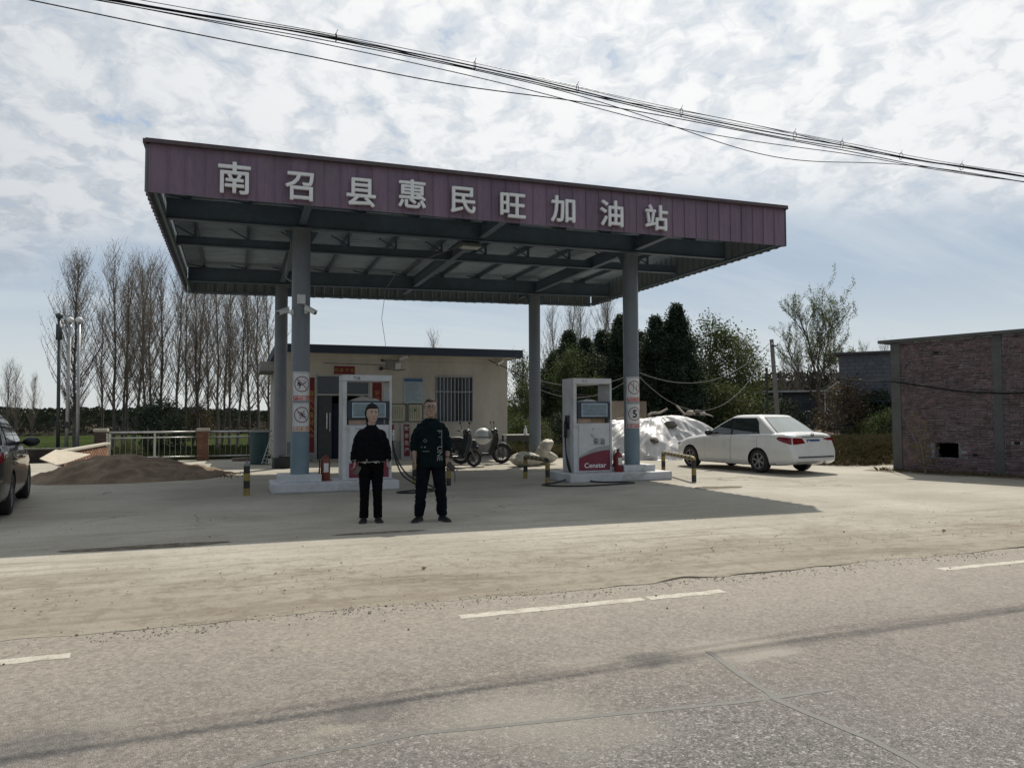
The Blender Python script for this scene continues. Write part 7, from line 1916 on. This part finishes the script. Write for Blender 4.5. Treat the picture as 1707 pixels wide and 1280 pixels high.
# the tall sparse tree with upright leafy shoots
def tall_tree(seed, H):
    r = random.Random(seed); tk, cr = MB(), MB(); shoots = []
    P = [V((0, 0, 0)), V((.02, 0, H*.2)), V((-.05, 0, H*.36)), V((-.02, 0, H*.44))]
    tk.tube(P, [.20, .17, .15, .13], 10)
    def grow(a, d, L, r0, lev):
        q = bough(tk, a, d, L, r0, r, .10 if lev else .07, 6, 5 if lev < 2 else 3, .12)
        if lev == 0: nk = 9
        elif lev == 1: nk = 6
        elif lev == 2: nk = 4
        else: nk = 0
        for k in range(nk):
            f = r.uniform(.25, 1.0); i = min(5, int(f*6)); c = q[i].lerp(q[i+1], f*6 - i); dd = (q[i+1] - q[i]).normalized()
            aa = r.uniform(0, 2*pi); dn = (dd*1.0 + V((cos(aa), sin(aa), .25))*.85).normalized()
            grow(c, dn, L*(.42 + .12*r.random()), r0*(1-.7*f)*.6 + .005, lev + 1)
        if lev >= 1: shoots.append((q, lev))
    for d, L, r0, h in (((-.62, .2, 1.0), 4.6, .09, .30), ((-.22, -.1, 1.2), 5.6, .10, .44), ((.05, .2, 1.3), 5.4, .085, .44), ((.30, -.15, 1.15), 5.4, .085, .43), ((.9, .1, .55), 3.4, .055, .36), ((.75, -.3, .5), 2.8, .05, .20), ((-1.0, -.2, .55), 3.9, .055, .32), ((.5, .5, .9), 4.2, .06, .40), ((-.5, -.5, .9), 4.2, .06, .40), ((1, .1, .35), 3.2, .045, .40)):
        grow(V((0, 0, H*h)), V(d), L*H/11, r0*H/11, 0)
    tips_ = [q[-1] for q, lev in shoots if lev >= 1 and q[-1].z > .60*H]
    for k in range(115):
        c = r.choice(tips_); L_ = r.uniform(.5, 1.25)
        for j in range(34):
            leafquad(cr, c + V((r.gauss(0, .07), r.gauss(0, .07), -.3 + L_*r.random())), r.uniform(.07, .14), r, -.5)
        tk.tube([c, c + V((r.uniform(-.05, .05), 0, L_))], [.012, .004], 3, caps=False)
    for q, lev in shoots:
        hh = q[-1].z/H
        if hh < .62 and r.random() < .93: continue
        if r.random() < .35: continue
        m = int((9 if lev > 1 else 11)*(.3 + 1.5*max(0, hh - .5)))
        for j in range(m):
            f = r.random(); i = min(5, int(f*6)); c = q[i].lerp(q[i+1], f*6 - i) + V((r.gauss(0, .07), r.gauss(0, .07), r.gauss(.03, .08))); leafquad(cr, c, r.uniform(.07, .14), r, -.4)
    return tk.mesh('trunk', BARK, fix=False), cr.mesh('crown', LEAFG, fix=False)
tt_ = tall_tree(5, 11.0); b_ = on_y(1360, 440, 40)
plant('tall_tree', 'tall spreading tree with sparse young leaves standing right of the utility pole', 'tree', (b_.x, 40, -.3), tt_, 0, (b_.z + .3)/15.1*1.18, sz=(b_.z + .3)/15.1)
# sapling before the brick house
def sapling(seed, H):
    r = random.Random(seed); tk, cr = MB(), MB()
    for k in range(5):
        a = r.uniform(0, 2*pi); q = bough(tk, (0, 0, 0), V((cos(a)*.22, sin(a)*.22, 1)), H*r.uniform(.7, 1.05), .016, r, .02, 7, 4, .10)
        for j in range(9):
            i = r.randrange(1, 7); w2 = bough(tk, q[i], V((r.uniform(-1, 1), r.uniform(-1, 1), .5)), r.uniform(.2, .55), .006, r, .05, 3, 3, .2)
            for m in range(9):
                ii = r.randrange(0, 3); leafquad(cr, w2[ii].lerp(w2[ii+1], r.random()) + V((r.gauss(0, .03),)*3), r.uniform(.035, .075), r)
    return tk.mesh('stems', TWIG, fix=False), cr.mesh('crown', LEAFY, fix=False)
q = wp(wall_s(1560, 780)[0], 0, .55); plant('sapling', 'sparse sapling with yellowing leaves before the brick house opening', 'tree', (q.x, q.y, 0), sapling(4, 1.75), 0)

# ------------------------------------------------------------------ banks, grass, distant woods
def bank_h(x, y):
    e = min(1, max(0, (y - 17.0 - (x - 15.6)*-.22*0 - .35*noise.noise(V((x*.5, 2, 0))))/1.3)); e = e*e*(3-2*e)
    l = min(1, max(0, (x - 15.9 - max(0, (y-17))*.06 - .3*noise.noise(V((y*.5, 7, 0))))/1.0)); l = l*l*(3-2*l)
    return -.03 + e*l*(.50 + .14*noise.noise(V((x*.9, y*.9, 3))) + .06*noise.noise(V((x*3, y*3, 5))))
mb = MB(); mb.grid(lambda u, v: (15.2 + 40*u**1.6, 16.2 + 25*v, bank_h(15.2 + 40*u**1.6, 16.2 + 25*v)), 90, 70)
struct(mb.build('grass_bank', SOIL, smooth=True, fix=False))
mb = MB(); n = 60
vr = random.Random(2)
vp = [(wp(-.6 + i*.15, 0, .05), wp(-.6 + i*.15, 0, .45 + .3*noise.noise(V((i*.3, 2, 0))))) for i in range(46)]
mb.loft([[V((a.x, a.y, .02)) for a, b_ in vp], [V((b_.x, b_.y, .005)) for a, b_ in vp]], cap=False, closed=False); struct(mb.build('dirt_verge', SOIL))
def blades(name, pts_fn, n, h0, h1, mat, seed, lean=.4, w_=.012):
    r = random.Random(seed); mb = MB()
    for i in range(n):
        p = pts_fn(r)
        if p is None: continue
        h = r.uniform(h0, h1); a = r.uniform(0, 2*pi); d = V((cos(a), sin(a), 0)); s = V((-d.y, d.x, 0))*w_*r.uniform(.7, 1.6)
        t1 = p + d*h*lean*.3*r.random() + V((0, 0, h*.6)); t2 = p + d*h*lean*r.uniform(.3, 1.2) + V((0, 0, h*r.uniform(.75, 1)))
        mb.add([p - s, p + s, t1 + s*.7, t2, t1 - s*.7], [(0, 1, 2, 3, 4)])
    return stuff(mb.build(name, mat, fix=False))
STRAW = mat_leaf('straw', (.11, .095, .05), (.18, .15, .085), .2); GRS = mat_leaf('grass_blade', (.028, .044, .014), (.052, .066, .024), .08)
def bank_pt(r, lo=.12):
    x, y = 15.6 + r.random()**1.4*11, 16.8 + r.random()*8; h = bank_h(x, y); return V((x, y, h - .02)) if h > lo else None
blades('grass', lambda r: (lambda p: p if p and p.z > .42 else None)(bank_pt(r)), 30000, .08, .26, GRS, 1, w_=.008)
blades('dry_grass', lambda r: (lambda p: p if p and p.z < .50 else None)(bank_pt(r, .0)), 34000, .08, .30, STRAW, 2, .9, .0045)
blades('weeds', lambda r: (lambda s, o: V((wp(s, 0, o).x, wp(s, 0, o).y, 0)))(r.uniform(-.4, 5.5), .06 + abs(r.gauss(0, .14))), 750, .03, .13, STRAW, 3, .9, .005)
blades('dry_grass', lambda r: V((r.uniform(9.6, 13.0), r.uniform(24.6, 27.2), 0)), 2600, .12, .5, STRAW, 4, .7, .010)
blades('grass', lambda r: V((r.uniform(-14, 1.2), 28.7 + r.random()**1.5*16, -.3)), 30000, .12, .42, GRS, 5, .5, .018)
blades('dry_grass', lambda r: V((r.gauss(-.55, .45), r.gauss(20.4, .5), 0.0)), 240, .02, .07, STRAW, 6, 1.2, .006)
def woods(name, x0, x1, y0, y1, h0, h1, n, mat, seed, s0=.7):
    """A far belt of scrub: a rough continuous mass with twiggy leaf faces over its face and broken top."""
    r = random.Random(seed); mb = MB()
    def hh(x): return h0 + (h1-h0)*max(0, min(1, .5 + .75*noise.noise(V((x*.045, seed, 0))) + .35*noise.noise(V((x*.23, seed, 4))) + .2*noise.noise(V((x*.9, seed, 8)))))
    st = .45; m = int((x1-x0)/st); rows = []
    for i in range(m+1):
        x = x0 + st*i; H = hh(x); row = []
        for f, d_ in ((0, 0), (.25, .35), (.5, .7), (.72, 1.3), (.88, 2.2), (.95, 3.6), (.8, 6.0), (-.1, 9.0)):
            q = V((x*.8, f*4, seed)); row.append((x + .3*noise.noise(q), y0 + d_ + .9*noise.noise(q*1.7), -.3 + H*f*(1 + .16*noise.noise(q*2.3))))
        rows.append(row)
    mb.loft(rows, cap=False, closed=False)
    for i in range(n):
        x = r.uniform(x0, x1); H = hh(x); z = -.3 + H*(.35 + .75*r.random()**.8)
        c = V((x, y0 + r.uniform(-.5, 4.0), z)); s = s0*r.uniform(.5, 1.3); q = r.uniform(0, pi); u = V((cos(q), r.uniform(-.25, .25), sin(q)))*s*.5; w_ = V((-sin(q), r.uniform(-.25, .05), cos(q)))*s*.32
        mb.add([c - u, c + w_, c + u, c - w_], [(0, 1, 2, 3)])
    return stuff(mb.build(name, mat, fix=False))
FARG = mat_leaf('far_scrub', (.040, .048, .032), (.060, .066, .044), .0); FARB = mat_leaf('far_brown_scrub', (.046, .042, .033), (.064, .058, .043), .0)
woods('far_scrub', -75, 30, 88, 100, .5, 1.5, 16000, FARB, 1, .22)
woods('far_woodland', -110, 60, 112, 130, 1.9, 3.5, 40000, FARG, 2, .34)
woods('far_woodland', 40, 150, 80, 110, 4.5, 8.0, 45000, FARB, 3, .34)
woods('far_scrub', 44, 90, 62, 72, .5, 3.4, 12000, FARG, 4, .3)
